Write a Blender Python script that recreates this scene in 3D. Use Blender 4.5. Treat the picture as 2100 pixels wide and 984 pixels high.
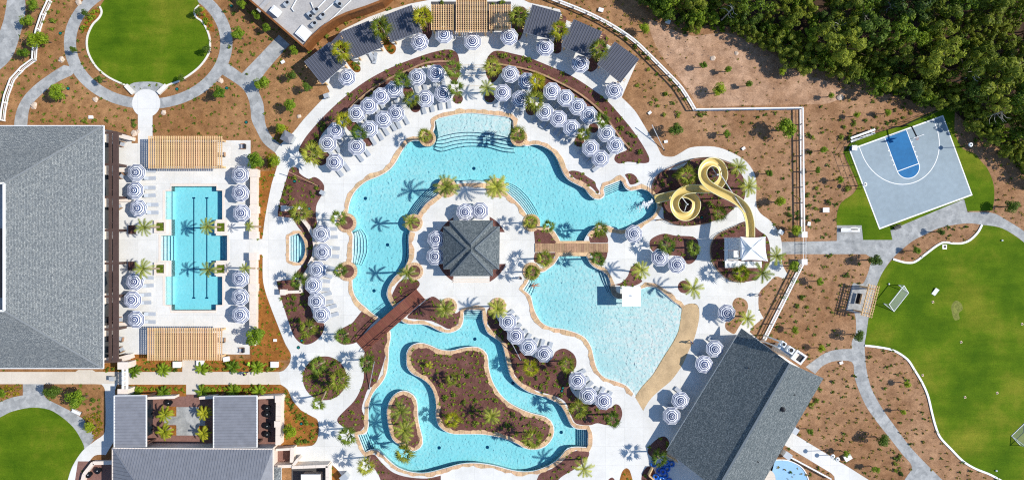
import bpy, bmesh, math, random
import numpy as np
from mathutils import Vector, Matrix, Euler
from mathutils.geometry import delaunay_2d_cdt

for o in list(bpy.data.objects):
    bpy.data.objects.remove(o)
scene = bpy.context.scene
C = scene.collection
R = math.radians

# ------------------------------------------------------------------ camera: a drone 118 m above the resort, looking straight down
H = 118.0          # flying height
S = 12.0           # survey scale: plan units per metre (2100 x 984 plan units cover the site in view)
CX, CY = 1050.0, 492.0
cd = bpy.data.cameras.new('camera')
cam = bpy.data.objects.new('camera', cd); C.objects.link(cam)
cam.location = (0, 0, H); cam.rotation_euler = (0, 0, 0)
cd.sensor_fit = 'HORIZONTAL'; cd.sensor_width = 36.0; cd.lens = 36.0 * H / (2100 / S)
cd.clip_start = 1.0; cd.clip_end = 6000
scene.camera = cam

# ------------------------------------------------------------------ light
SUN_EL, SUN_AZ = R(45), R(2)     # azimuth measured from +x towards +y
w = bpy.data.worlds.new('World'); scene.world = w; w.use_nodes = True
nt = w.node_tree; nt.nodes.clear()
sky = nt.nodes.new('ShaderNodeTexSky'); sky.sky_type = 'NISHITA'; sky.sun_disc = False
sky.sun_elevation = SUN_EL; sky.sun_rotation = R(90) - SUN_AZ
sky.air_density = 1.0; sky.dust_density = 0.0; sky.ozone_density = 1.6
bg = nt.nodes.new('ShaderNodeBackground'); bg.inputs['Strength'].default_value = 0.15
ow = nt.nodes.new('ShaderNodeOutputWorld')
nt.links.new(sky.outputs[0], bg.inputs[0]); nt.links.new(bg.outputs[0], ow.inputs[0])
sl = bpy.data.lights.new('sun', 'SUN'); sl.energy = 5.0; sl.angle = R(0.55); sl.color = (1.0, 0.92, 0.79)
sun = bpy.data.objects.new('sun', sl); C.objects.link(sun)
sd = Vector((math.cos(SUN_EL) * math.cos(SUN_AZ), math.cos(SUN_EL) * math.sin(SUN_AZ), math.sin(SUN_EL)))
sun.rotation_euler = sd.to_track_quat('Z', 'Y').to_euler(); sun.location = sd * 300
scene.view_settings.view_transform = 'Standard'
scene.view_settings.look = 'None'
scene.view_settings.exposure = 0.0
scene.view_settings.gamma = 1.0
scene.view_settings.use_curve_mapping = False
scene.view_settings.use_white_balance = True      # camera balanced to the warm sunlight
scene.view_settings.white_balance_temperature = 6150
scene.view_settings.white_balance_tint = 10
cy = scene.cycles
cy.use_denoising = False
cy.max_bounces = 8; cy.diffuse_bounces = 3; cy.glossy_bounces = 2; cy.transmission_bounces = 3
cy.transparent_max_bounces = 16; cy.volume_bounces = 0
cy.pixel_filter_type = 'BLACKMAN_HARRIS'; cy.filter_width = 1.15
cy.caustics_reflective = False; cy.caustics_refractive = False

# ------------------------------------------------------------------ helpers
def XY(px, py, z=0.0):
    k = (H - z) / H
    return ((px - CX) / S * k, (CY - py) / S * k)

def P(px, py, z=0.0):
    x, y = XY(px, py, z)
    return Vector((x, y, z))

def G(pts, z=0.0):
    return [XY(p[0], p[1], z) for p in pts]

def srgb(r, g, b):
    f = lambda c: ((c / 255) / 12.92 if c <= 10 else (((c / 255) + 0.055) / 1.055) ** 2.4)
    return (f(r), f(g), f(b), 1.0)

def smooth(pts, n=4, closed=True, ten=0.5):
    """rounded curve through the points; a third value of 1 keeps a corner sharp"""
    N = len(pts); out = []
    rng = range(N) if closed else range(N - 1)
    def tan(i):
        p = pts[i % N]
        if len(p) > 2 and p[2]: return (0.0, 0.0)
        if not closed and i in (0, N - 1): return (0.0, 0.0)
        a, b = pts[(i - 1) % N], pts[(i + 1) % N]
        return ((b[0] - a[0]) * ten, (b[1] - a[1]) * ten)
    for i in rng:
        a, b = pts[i], pts[(i + 1) % N]
        ta, tb = tan(i), tan((i + 1) % N)
        L = math.hypot(b[0] - a[0], b[1] - a[1])
        def lim(t):
            m = math.hypot(*t)
            return t if m <= L or m == 0 else (t[0] * L / m, t[1] * L / m)
        ta, tb = lim(ta), lim(tb)
        for k in range(n):
            s = k / n
            h1 = 2 * s**3 - 3 * s**2 + 1; h2 = -2 * s**3 + 3 * s**2; h3 = s**3 - 2 * s**2 + s; h4 = s**3 - s**2
            out.append((h1 * a[0] + h2 * b[0] + h3 * ta[0] + h4 * tb[0], h1 * a[1] + h2 * b[1] + h3 * ta[1] + h4 * tb[1]))
    if not closed: out.append((pts[-1][0], pts[-1][1]))
    return out

def circ(cx, cy_, r, n=28, ry=None, a0=0, a1=360):
    ry = ry or r
    full = abs(a1 - a0) >= 360
    m = n if full else n + 1
    return [(cx + r * math.cos(R(a0 + (a1 - a0) * i / n)), cy_ + ry * math.sin(R(a0 + (a1 - a0) * i / n))) for i in range(m)]

def inside(poly, pts):
    """even-odd test, vectorised: poly list of xy, pts Nx2 array"""
    pts = np.asarray(pts, float); x, y = pts[:, 0], pts[:, 1]
    r = np.zeros(len(pts), bool)
    q = np.asarray(poly, float); x0, y0 = q[:, 0], q[:, 1]
    x1, y1 = np.roll(x0, -1), np.roll(y0, -1)
    for a, b, c, d in zip(x0, y0, x1, y1):
        if b == d: continue
        m = (b > y) != (d > y)
        r ^= m & (x < (c - a) * (y - b) / (d - b) + a)
    return r

def area(poly):
    return 0.5 * sum(a[0] * b[1] - b[0] * a[1] for a, b in zip(poly, poly[1:] + poly[:1]))

def fill(outer, holes=(), extra=()):
    vs, es = [], []
    for lp in [outer] + list(holes):
        s = len(vs); n = len(lp)
        vs += [Vector((p[0], p[1])) for p in lp]
        es += [(s + i, s + (i + 1) % n) for i in range(n)]
    vs += [Vector((p[0], p[1])) for p in extra]
    v, e, f, *_ = delaunay_2d_cdt(vs, es, [], 0, 1e-5)
    v = [(p.x, p.y) for p in v]
    cen = np.array([[sum(v[i][0] for i in t) / len(t), sum(v[i][1] for i in t) / len(t)] for t in f])
    keep = inside(outer, cen)
    for h in holes: keep &= ~inside(h, cen)
    return v, [t for t, k in zip(f, keep) if k]

def mesh(name, verts, faces, mats=(), mi=None, smooth_=False):
    me = bpy.data.meshes.new(name)
    me.from_pydata([tuple(v) for v in verts], [], [tuple(f) for f in faces])
    for m in mats: me.materials.append(m)
    if mi is not None: me.polygons.foreach_set('material_index', list(mi))
    if smooth_: me.polygons.foreach_set('use_smooth', [True] * len(me.polygons))
    me.update()
    return me

def link(name, me, parent=None, loc=None, rz=None, label=None, cat=None, group=None, kind=None):
    o = bpy.data.objects.new(name, me); C.objects.link(o)
    if parent is not None: o.parent = parent
    if loc is not None: o.location = loc
    if rz is not None: o.rotation_euler = (0, 0, rz) if not hasattr(rz, '__len__') else rz
    tag(o, label, cat, group, kind)
    return o

def tag(o, label=None, cat=None, group=None, kind=None):
    if label: o['label'] = label
    if cat: o['category'] = cat
    if group: o['group'] = group
    if kind: o['kind'] = kind
    return o

def empty(name, loc, rz=0.0, label=None, cat=None, group=None):
    o = bpy.data.objects.new(name, None); C.objects.link(o)
    o.location = loc; o.rotation_euler = (0, 0, rz); o.empty_display_size = 0.3
    return tag(o, label, cat, group)

def copy_tree(o, parent=None):
    c = o.copy(); C.objects.link(c); c.parent = parent
    for ch in [x for x in o.children]: copy_tree(ch, c)
    return c

class MB:
    """collects simple solids into one mesh"""
    def __init__(s): s.v, s.f, s.m = [], [], []
    def add(s, vs, fs, m=0):
        b = len(s.v); s.v += [tuple(v) for v in vs]; s.f += [tuple(b + i for i in f) for f in fs]; s.m += [m] * len(fs)
        return s
    def box(s, x0, x1, y0, y1, z0, z1, m=0):
        return s.add([(x0, y0, z0), (x1, y0, z0), (x1, y1, z0), (x0, y1, z0), (x0, y0, z1), (x1, y0, z1), (x1, y1, z1), (x0, y1, z1)],
                     [(3, 2, 1, 0), (4, 5, 6, 7), (0, 1, 5, 4), (1, 2, 6, 5), (2, 3, 7, 6), (3, 0, 4, 7)], m)
    def prism(s, poly, z0, z1, m=0, zt=None):
        if area(list(poly)) < 0: poly = list(poly)[::-1]
        n = len(poly)
        vs = [(p[0], p[1], z0) for p in poly] + [(p[0], p[1], z1) for p in poly]
        fs = [tuple(range(n, 2 * n)), tuple(range(n - 1, -1, -1))] + [(i, (i + 1) % n, n + (i + 1) % n, n + i) for i in range(n)]
        return s.add(vs, fs, m)
    def bar(s, a, b, w, h=None, m=0):
        a, b = Vector(a), Vector(b); h = h or w
        d = (b - a).normalized()
        up = Vector((0, 0, 1)) if abs(d.z) < 0.95 else Vector((1, 0, 0))
        x = d.cross(up).normalized() * (w / 2); z = x.cross(d).normalized() * (h / 2)
        q = [a - x - z, a + x - z, a + x + z, a - x + z]
        return s.add(q + [p + (b - a) for p in q], [(0, 1, 2, 3), (7, 6, 5, 4), (0, 4, 5, 1), (1, 5, 6, 2), (2, 6, 7, 3), (3, 7, 4, 0)], m)
    def tube(s, path, rad, n=8, m=0, cap=True):
        path = [Vector(p) for p in path]
        if not hasattr(rad, '__len__'): rad = [rad] * len(path)
        vs = []
        for i, p in enumerate(path):
            d = (path[min(i + 1, len(path) - 1)] - path[max(i - 1, 0)]).normalized()
            up = Vector((0, 0, 1)) if abs(d.z) < 0.9 else Vector((1, 0, 0))
            x = d.cross(up).normalized(); y = d.cross(x).normalized()
            for k in range(n):
                a = 2 * math.pi * k / n
                vs.append(p + (x * math.cos(a) + y * math.sin(a)) * rad[i])
        fs = []
        for i in range(len(path) - 1):
            for k in range(n):
                fs.append((i * n + k, i * n + (k + 1) % n, (i + 1) * n + (k + 1) % n, (i + 1) * n + k))
        if cap: fs += [tuple(range(n - 1, -1, -1)), tuple((len(path) - 1) * n + k for k in range(n))]
        return s.add(vs, fs, m)
    def lathe(s, prof, n=20, m=0, c=(0, 0)):
        vs = [(c[0] + r * math.cos(2 * math.pi * k / n), c[1] + r * math.sin(2 * math.pi * k / n), z) for r, z in prof for k in range(n)]
        fs = [(i * n + k, i * n + (k + 1) % n, (i + 1) * n + (k + 1) % n, (i + 1) * n + k) for i in range(len(prof) - 1) for k in range(n)]
        return s.add(vs, fs, m)
    def mesh(s, name, *mats, smooth_=False):
        return mesh(name, s.v, s.f, mats, s.m, smooth_)
    def build(s, name, mats, parent=None, **k):
        sm = k.pop('smooth_', False)
        mats = mats if isinstance(mats, (list, tuple)) else [mats]
        return link(name, s.mesh(name, *mats, smooth_=sm), parent, **k)

# ------------------------------------------------------------------ materials
def node_mat(name):
    m = bpy.data.materials.new(name); m.use_nodes = True
    n = m.node_tree; b = n.nodes['Principled BSDF']
    return m, n, b

def M(name, col, rough=0.75, var=0.12, scale=2.0, detail=4, bump=0.0, bscale=20.0, spec=0.3, metal=0.0, col2=None, obj_var=0.0, fine=None, coord='Object'):
    """procedural paint, stone, cloth ...: two tones mixed by noise, a fine grain and a bump"""
    m, n, b = node_mat(name)
    tc = n.nodes.new('ShaderNodeTexCoord')
    nz = n.nodes.new('ShaderNodeTexNoise'); nz.inputs['Scale'].default_value = scale; nz.inputs['Detail'].default_value = detail
    nz.inputs['Roughness'].default_value = 0.65
    n.links.new(tc.outputs[coord], nz.inputs['Vector'])
    cr = n.nodes.new('ShaderNodeValToRGB')
    c = srgb(*col) if max(col) > 1 else (*col, 1)
    c2 = (srgb(*col2) if col2 else None)
    lo = tuple(x * (1 - var) for x in c[:3]) + (1,); hi = c2 or tuple(min(1, x * (1 + var)) for x in c[:3]) + (1,)
    cr.color_ramp.elements[0].color = lo; cr.color_ramp.elements[0].position = 0.32
    cr.color_ramp.elements[1].color = hi; cr.color_ramp.elements[1].position = 0.68
    n.links.new(nz.outputs['Fac'], cr.inputs[0])
    last = cr.outputs[0]
    if fine:
        fs, fa = fine
        n2 = n.nodes.new('ShaderNodeTexNoise'); n2.inputs['Scale'].default_value = fs; n2.inputs['Detail'].default_value = 3
        n.links.new(tc.outputs[coord], n2.inputs['Vector'])
        mr = n.nodes.new('ShaderNodeMapRange'); mr.inputs['From Min'].default_value = 0.3; mr.inputs['From Max'].default_value = 0.7
        mr.inputs['To Min'].default_value = 1 - fa; mr.inputs['To Max'].default_value = 1 + fa
        n.links.new(n2.outputs['Fac'], mr.inputs['Value'])
        mx = n.nodes.new('ShaderNodeMix'); mx.data_type = 'RGBA'; mx.blend_type = 'MULTIPLY'; mx.inputs['Factor'].default_value = 1
        n.links.new(last, mx.inputs['A']); n.links.new(mr.outputs[0], mx.inputs['B']); last = mx.outputs['Result']
    if obj_var:
        oi = n.nodes.new('ShaderNodeObjectInfo')
        hs = n.nodes.new('ShaderNodeHueSaturation')
        a = n.nodes.new('ShaderNodeMapRange'); a.inputs['To Min'].default_value = 1 - obj_var; a.inputs['To Max'].default_value = 1 + obj_var
        n.links.new(oi.outputs['Random'], a.inputs['Value']); n.links.new(a.outputs[0], hs.inputs['Value'])
        h = n.nodes.new('ShaderNodeMath'); h.operation = 'MULTIPLY'; h.inputs[1].default_value = 7.31
        fr = n.nodes.new('ShaderNodeMath'); fr.operation = 'FRACT'
        n.links.new(oi.outputs['Random'], h.inputs[0]); n.links.new(h.outputs[0], fr.inputs[0])
        a2 = n.nodes.new('ShaderNodeMapRange'); a2.inputs['To Min'].default_value = 0.5 - obj_var * 0.07; a2.inputs['To Max'].default_value = 0.5 + obj_var * 0.07
        n.links.new(fr.outputs[0], a2.inputs['Value']); n.links.new(a2.outputs[0], hs.inputs['Hue'])
        n.links.new(last, hs.inputs['Color']); last = hs.outputs[0]
    n.links.new(last, b.inputs['Base Color'])
    b.inputs['Roughness'].default_value = rough; b.inputs['Metallic'].default_value = metal
    b.inputs['Specular IOR Level'].default_value = spec
    if bump:
        bz = n.nodes.new('ShaderNodeTexNoise'); bz.inputs['Scale'].default_value = bscale; bz.inputs['Detail'].default_value = 5
        n.links.new(tc.outputs[coord], bz.inputs['Vector'])
        bp = n.nodes.new('ShaderNodeBump'); bp.inputs['Strength'].default_value = bump; bp.inputs['Distance'].default_value = 0.05
        n.links.new(bz.outputs['Fac'], bp.inputs['Height']); n.links.new(bp.outputs[0], b.inputs['Normal'])
    return m

def leaf_mat(name, c1, c2, var=0.3):
    """foliage: every leaf face its own green"""
    m, n, b = node_mat(name)
    ge = n.nodes.new('ShaderNodeNewGeometry'); oi = n.nodes.new('ShaderNodeObjectInfo')
    ad = n.nodes.new('ShaderNodeMath'); ad.operation = 'ADD'
    sc = n.nodes.new('ShaderNodeMath'); sc.operation = 'MULTIPLY'; sc.inputs[1].default_value = 0.55
    so = n.nodes.new('ShaderNodeMath'); so.operation = 'MULTIPLY'; so.inputs[1].default_value = 0.45
    n.links.new(ge.outputs['Random Per Island'], sc.inputs[0]); n.links.new(oi.outputs['Random'], so.inputs[0])
    n.links.new(sc.outputs[0], ad.inputs[0]); n.links.new(so.outputs[0], ad.inputs[1])
    cr = n.nodes.new('ShaderNodeValToRGB')
    cr.color_ramp.elements[0].color = srgb(*c1); cr.color_ramp.elements[0].position = 0.1
    cr.color_ramp.elements[1].color = srgb(*c2); cr.color_ramp.elements[1].position = 0.9
    n.links.new(ad.outputs[0], cr.inputs[0]); n.links.new(cr.outputs[0], b.inputs['Base Color'])
    b.inputs['Roughness'].default_value = 0.55; b.inputs['Specular IOR Level'].default_value = 0.25
    tr = n.nodes.new('ShaderNodeBsdfTranslucent'); n.links.new(cr.outputs[0], tr.inputs['Color'])
    mx = n.nodes.new('ShaderNodeMixShader'); mx.inputs[0].default_value = 0.28
    out = n.nodes['Material Output']
    n.links.new(b.outputs[0], mx.inputs[1]); n.links.new(tr.outputs[0], mx.inputs[2]); n.links.new(mx.outputs[0], out.inputs['Surface'])
    return m
# ------------------------------------------------------------------ surface materials
def ground_mat(name, base, dark, light, straw=26.0, aniso=3.0, patch=0.07):
    m, n, b = node_mat(name)
    tc = n.nodes.new('ShaderNodeTexCoord')
    def noise(scale, det=4, rough=0.6, vec=None):
        z = n.nodes.new('ShaderNodeTexNoise'); z.inputs['Scale'].default_value = scale; z.inputs['Detail'].default_value = det
        z.inputs['Roughness'].default_value = rough; n.links.new(vec or tc.outputs['Object'], z.inputs['Vector']); return z
    big = noise(patch, 5, 0.7); mid = noise(0.7, 5, 0.7)
    wv = n.nodes.new('ShaderNodeMapping'); wv.inputs['Scale'].default_value = (1, aniso, 1); wv.inputs['Rotation'].default_value = (0, 0, 0.6)
    n.links.new(tc.outputs['Object'], wv.inputs['Vector'])
    fin = noise(3.2, 6, 0.8, wv.outputs[0])
    spk = noise(9.0, 3, 0.7)
    def ramp(src, p0, c0, p1, c1):
        r = n.nodes.new('ShaderNodeValToRGB'); r.color_ramp.elements[0].position = p0; r.color_ramp.elements[0].color = c0
        r.color_ramp.elements[1].position = p1; r.color_ramp.elements[1].color = c1; n.links.new(src, r.inputs[0]); return r
    def mix(f, a, bb, mode='MIX'):
        x = n.nodes.new('ShaderNodeMix'); x.data_type = 'RGBA'; x.blend_type = mode
        if isinstance(f, float): x.inputs['Factor'].default_value = f
        else: n.links.new(f, x.inputs['Factor'])
        n.links.new(a, x.inputs['A']); n.links.new(bb, x.inputs['B']); return x.outputs['Result']
    c1 = ramp(big.outputs['Fac'], 0.35, srgb(*base), 0.65, srgb(*light))
    c2 = ramp(mid.outputs['Fac'], 0.35, (0.72, 0.7, 0.68, 1), 0.66, (1.22, 1.22, 1.2, 1))
    c3 = ramp(fin.outputs['Fac'], 0.34, (0.62, 0.58, 0.54, 1), 0.68, (1.32, 1.34, 1.34, 1))
    c4 = ramp(spk.outputs['Fac'], 0.3, (0.7, 0.68, 0.66, 1), 0.62, (1.12, 1.12, 1.12, 1))
    x = mix(1.0, c1.outputs[0], c2.outputs[0], 'MULTIPLY'); x = mix(1.0, x, c3.outputs[0], 'MULTIPLY'); x = mix(1.0, x, c4.outputs[0], 'MULTIPLY')
    n.links.new(x, b.inputs['Base Color']); b.inputs['Roughness'].default_value = 0.95; b.inputs['Specular IOR Level'].default_value = 0.05
    bp = n.nodes.new('ShaderNodeBump'); bp.inputs['Strength'].default_value = 0.7; bp.inputs['Distance'].default_value = 0.12
    n.links.new(fin.outputs['Fac'], bp.inputs['Height']); n.links.new(bp.outputs[0], b.inputs['Normal'])
    return m, n, b, x, tc

def straw_mat():
    m, n, b, x, tc = ground_mat('pine_straw', (146, 106, 69), None, (174, 134, 95))
    # the eastern half of the site is bare greyer earth: hue follows the place
    m2 = n
    sp = n.nodes.new('ShaderNodeSeparateXYZ'); n.links.new(tc.outputs['Object'], sp.inputs[0])
    wob = n.nodes.new('ShaderNodeTexNoise'); wob.inputs['Scale'].default_value = 0.05; n.links.new(tc.outputs['Object'], wob.inputs['Vector'])
    ad = n.nodes.new('ShaderNodeMath'); ad.operation = 'MULTIPLY_ADD'; ad.inputs[1].default_value = 40; n.links.new(wob.outputs['Fac'], ad.inputs[0]); n.links.new(sp.outputs['X'], ad.inputs[2])
    mr = n.nodes.new('ShaderNodeMapRange'); mr.inputs['From Min'].default_value = 20; mr.inputs['From Max'].default_value = 55
    n.links.new(ad.outputs[0], mr.inputs['Value'])
    tint = n.nodes.new('ShaderNodeMix'); tint.data_type = 'RGBA'; tint.blend_type = 'MULTIPLY'; tint.inputs['B'].default_value = (1.06, 1.14, 1.42, 1)
    n.links.new(mr.outputs[0], tint.inputs['Factor']); n.links.new(x, tint.inputs['A']); n.links.new(tint.outputs['Result'], b.inputs['Base Color'])
    return m
MAT = {}
MAT['straw'] = straw_mat()
MAT['mulch'] = ground_mat('dark_mulch', (108, 74, 68), None, (128, 92, 86))[0]
MAT['amber'] = ground_mat('amber_straw', (150, 98, 48), None, (164, 112, 58))[0]
def concrete_mat(name, col, slab=3.2, tone=0.05):
    """broom finished concrete: every slab its own tone, hairline joints, faint water stains"""
    m, n, b = node_mat(name)
    tc = n.nodes.new('ShaderNodeTexCoord')
    br = n.nodes.new('ShaderNodeTexBrick'); br.inputs['Scale'].default_value = 1.0; br.inputs['Brick Width'].default_value = slab; br.inputs['Row Height'].default_value = slab; br.offset = 0.0
    c = srgb(*col); br.inputs['Color1'].default_value = tuple(x * (1 - tone) for x in c[:3]) + (1,); br.inputs['Color2'].default_value = tuple(min(1, x * (1 + tone * 0.6)) for x in c[:3]) + (1,)
    br.inputs['Mortar'].default_value = tuple(x * 0.72 for x in c[:3]) + (1,); br.inputs['Mortar Size'].default_value = 0.018; br.inputs['Mortar Smooth'].default_value = 0.5
    n.links.new(tc.outputs['Object'], br.inputs['Vector']); last = br.outputs['Color']
    for sc, p0, p1, lo in ((0.16, 0.36, 0.6, (0.9, 0.9, 0.89, 1)), (1.1, 0.3, 0.62, (0.955, 0.955, 0.95, 1)), (7.0, 0.3, 0.6, (0.96, 0.96, 0.96, 1))):
        z = n.nodes.new('ShaderNodeTexNoise'); z.inputs['Scale'].default_value = sc; z.inputs['Detail'].default_value = 6; z.inputs['Roughness'].default_value = 0.7; n.links.new(tc.outputs['Object'], z.inputs['Vector'])
        r = n.nodes.new('ShaderNodeValToRGB'); r.color_ramp.elements[0].position = p0; r.color_ramp.elements[0].color = lo; r.color_ramp.elements[1].position = p1; r.color_ramp.elements[1].color = (1.02, 1.02, 1.02, 1); n.links.new(z.outputs['Fac'], r.inputs[0])
        q = n.nodes.new('ShaderNodeMix'); q.data_type = 'RGBA'; q.blend_type = 'MULTIPLY'; q.inputs['Factor'].default_value = 1; n.links.new(last, q.inputs['A']); n.links.new(r.outputs[0], q.inputs['B']); last = q.outputs['Result']
    n.links.new(last, b.inputs['Base Color']); b.inputs['Roughness'].default_value = 0.85; b.inputs['Specular IOR Level'].default_value = 0.2
    return m
MAT['concrete'] = concrete_mat('white_concrete', (224, 222, 217))
MAT['cream_concrete'] = concrete_mat('cream_concrete', (216, 206, 192), 4.5)
MAT['joint'] = M('joint_sealant', (168, 164, 158), 0.9, 0.1, 1.0)
MAT['kerb'] = M('kerb_concrete', (226, 220, 208), 0.8, 0.06, 1.0, fine=(8, 0.05))
MAT['stone'] = M('tan_flagstone', (206, 172, 134), 0.85, 0.24, 0.9, 5, bump=0.4, bscale=8, fine=(7, 0.14), obj_var=0.1)
MAT['sandstone'] = M('sand_stone', (198, 170, 130), 0.9, 0.22, 0.35, 7, fine=(5, 0.12), bump=0.3, bscale=6)
MAT['rock'] = M('grey_rock', (128, 118, 104), 0.9, 0.3, 1.2, 6, bump=0.6, bscale=5)
MAT['plaster'] = M('pool_plaster', (240, 244, 242), 0.7, 0.03, 0.3, 4, fine=(3.0, 0.03))
MAT['tile_line'] = M('dark_blue_tile', (20, 74, 108), 0.4, 0.15, 3.0)
MAT['lip'] = M('pool_edge_white', (222, 224, 224), 0.6, 0.04, 1.0)
MAT['white'] = M('white_paint', (236, 236, 234), 0.55, 0.03, 1.0, fine=(4, 0.03))
MAT['cream'] = M('cream_masonry', (228, 214, 200), 0.8, 0.05, 0.8, fine=(6, 0.05))

def lawn_mat():
    m, n, b = node_mat('mown_lawn')
    tc = n.nodes.new('ShaderNodeTexCoord')
    def noise(scale, det, mp=None):
        z = n.nodes.new('ShaderNodeTexNoise'); z.inputs['Scale'].default_value = scale; z.inputs['Detail'].default_value = det; z.inputs['Roughness'].default_value = 0.65
        n.links.new(mp or tc.outputs['Object'], z.inputs['Vector']); return z.outputs['Fac']
    def ramp(src, *st):
        r = n.nodes.new('ShaderNodeValToRGB')
        while len(r.color_ramp.elements) < len(st): r.color_ramp.elements.new(0.5)
        for e, (p, c) in zip(r.color_ramp.elements, st): e.position = p; e.color = c
        n.links.new(src, r.inputs[0]); return r.outputs[0]
    mp = n.nodes.new('ShaderNodeMapping'); mp.inputs['Rotation'].default_value = (0, 0, R(48)); mp.inputs['Scale'].default_value = (0.35, 2.4, 1)
    n.links.new(tc.outputs['Object'], mp.inputs['Vector'])
    a = ramp(noise(0.11, 6), (0.36, srgb(68, 96, 8)), (0.5, srgb(86, 110, 14)), (0.7, srgb(124, 126, 36)))
    s = ramp(noise(0.22, 4, mp.outputs[0]), (0.38, (0.86, 0.9, 0.8, 1)), (0.62, (1.12, 1.1, 1.15, 1)))
    f = ramp(noise(5.5, 5), (0.32, (0.72, 0.74, 0.7, 1)), (0.68, (1.26, 1.24, 1.2, 1)))
    def mul(x, y):
        q = n.nodes.new('ShaderNodeMix'); q.data_type = 'RGBA'; q.blend_type = 'MULTIPLY'; q.inputs['Factor'].default_value = 1
        n.links.new(x, q.inputs['A']); n.links.new(y, q.inputs['B']); return q.outputs['Result']
    n.links.new(mul(mul(a, s), f), b.inputs['Base Color'])
    b.inputs['Roughness'].default_value = 0.9; b.inputs['Specular IOR Level'].default_value = 0.1
    bz = n.nodes.new('ShaderNodeTexNoise'); bz.inputs['Scale'].default_value = 14; bz.inputs['Detail'].default_value = 4; n.links.new(tc.outputs['Object'], bz.inputs['Vector'])
    bp = n.nodes.new('ShaderNodeBump'); bp.inputs['Strength'].default_value = 0.5; bp.inputs['Distance'].default_value = 0.05
    n.links.new(bz.outputs['Fac'], bp.inputs['Height']); n.links.new(bp.outputs[0], b.inputs['Normal'])
    return m
MAT['lawn'] = lawn_mat()

def paver_mat():
    m, n, b = node_mat('stamped_grey_paving')
    tc = n.nodes.new('ShaderNodeTexCoord')
    vo = n.nodes.new('ShaderNodeTexVoronoi'); vo.inputs['Scale'].default_value = 1.5
    wz = n.nodes.new('ShaderNodeTexNoise'); wz.inputs['Scale'].default_value = 1.3; wz.inputs['Detail'].default_value = 3
    n.links.new(tc.outputs['Object'], wz.inputs['Vector'])
    va = n.nodes.new('ShaderNodeMix'); va.data_type = 'VECTOR'; va.inputs['Factor'].default_value = 0.35
    n.links.new(tc.outputs['Object'], va.inputs['A']); n.links.new(wz.outputs['Color'], va.inputs['B'])
    n.links.new(va.outputs['Result'], vo.inputs['Vector'])
    bw = n.nodes.new('ShaderNodeRGBToBW'); n.links.new(vo.outputs['Color'], bw.inputs[0])
    r = n.nodes.new('ShaderNodeValToRGB'); r.color_ramp.elements[0].color = srgb(152, 153, 152); r.color_ramp.elements[1].color = srgb(182, 182, 180)
    n.links.new(bw.outputs[0], r.inputs[0])
    z = n.nodes.new('ShaderNodeTexNoise'); z.inputs['Scale'].default_value = 0.8; z.inputs['Detail'].default_value = 8; z.inputs['Roughness'].default_value = 0.75
    n.links.new(tc.outputs['Object'], z.inputs['Vector'])
    r2 = n.nodes.new('ShaderNodeValToRGB'); r2.color_ramp.elements[0].position = 0.36; r2.color_ramp.elements[0].color = (0.7, 0.71, 0.72, 1); r2.color_ramp.elements[1].position = 0.6; r2.color_ramp.elements[1].color = (1.1, 1.1, 1.09, 1)
    n.links.new(z.outputs['Fac'], r2.inputs[0])
    q = n.nodes.new('ShaderNodeMix'); q.data_type = 'RGBA'; q.blend_type = 'MULTIPLY'; q.inputs['Factor'].default_value = 1
    n.links.new(r.outputs[0], q.inputs['A']); n.links.new(r2.outputs[0], q.inputs['B'])
    n.links.new(q.outputs['Result'], b.inputs['Base Color']); b.inputs['Roughness'].default_value = 0.85; b.inputs['Specular IOR Level'].default_value = 0.2
    bp = n.nodes.new('ShaderNodeBump'); bp.inputs['Strength'].default_value = 0.25; bp.inputs['Distance'].default_value = 0.03
    n.links.new(vo.outputs['Distance'], bp.inputs['Height']); n.links.new(bp.outputs[0], b.inputs['Normal'])
    return m
MAT['paver'] = paver_mat()

# ------------------------------------------------------------------ pool outlines (plan units)
LAGOON = smooth([(892,245),(925,236),(960,231),(1000,234),(1050,242),(1054,262),(1064,290),(1080,298),(1095,295),(1112,298),(1130,308),(1142,323),(1150,341),
 (1157,356),(1167,368),(1185,378),(1200,386),(1212,401),(1225,408),(1238,402),(1235,383,1),(1276,367,1),(1279,376),(1285,386),(1295,390),(1315,386),(1330,391),
 (1338,399),(1346,410),(1349,421),(1347,433),(1337,446),(1320,456),(1300,466),(1280,472),(1262,471),(1245,463),(1225,465),(1210,476),(1201,490),(1199,497,1),
 (1148,497,1),(1146,491),(1132,471),(1110,466),(1090,457),(1076,436),(1065,421),(1050,406),(1035,393),(1017,385),(1000,377),(970,376),(940,378),(917,385),(895,403),
 (875,418),(860,438),(849,458),(841,478),(839,492),(840,517),(838,535),(825,558),(812,567),(800,584),(795,600),(796,609),(806,628),(825,657),(840,663),(860,663),
 (880,666),(900,676),(917,681),(932,678),(945,669),(949,654),(950,634,1),(990,634,1),(991,652),(995,667),(1002,682),(1017,692),(1030,704),(1036,722),(1039,738),
 (1044,758),(1051,775),(1065,789),(1085,802),(1110,810),(1132,818),(1150,830),(1160,845),(1167,860),(1175,873),(1185,878,1),(1207,879,1),(1207,918,1),(1185,917,1),
 (1165,920),(1152,935),(1135,950),(1115,960),(1097,966),(1075,968),(1050,965),(1012,955),(975,950),(945,952),(915,960),(875,970),(845,969),(817,960),(797,945),
 (782,930),(772,923),(760,923,1),(747,929,1),(732,890,1),(750,888,1),(754,873),(754,838),(759,815),(767,800),(782,783),(791,765),(795,738),(796,712),(800,689),
 (798,678),(777,653),(762,643),(750,632),(735,619),(725,604),(721,587),(721,574),(714,556),(721,535),(721,517),(722,492),(722,480),(711,457),(712,436),(714,421),
 (721,401),(732,386),(750,371),(777,360),(797,348),(811,331),(822,311),(835,293),(847,287),(862,287),(877,284),(890,263)], 3)
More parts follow.
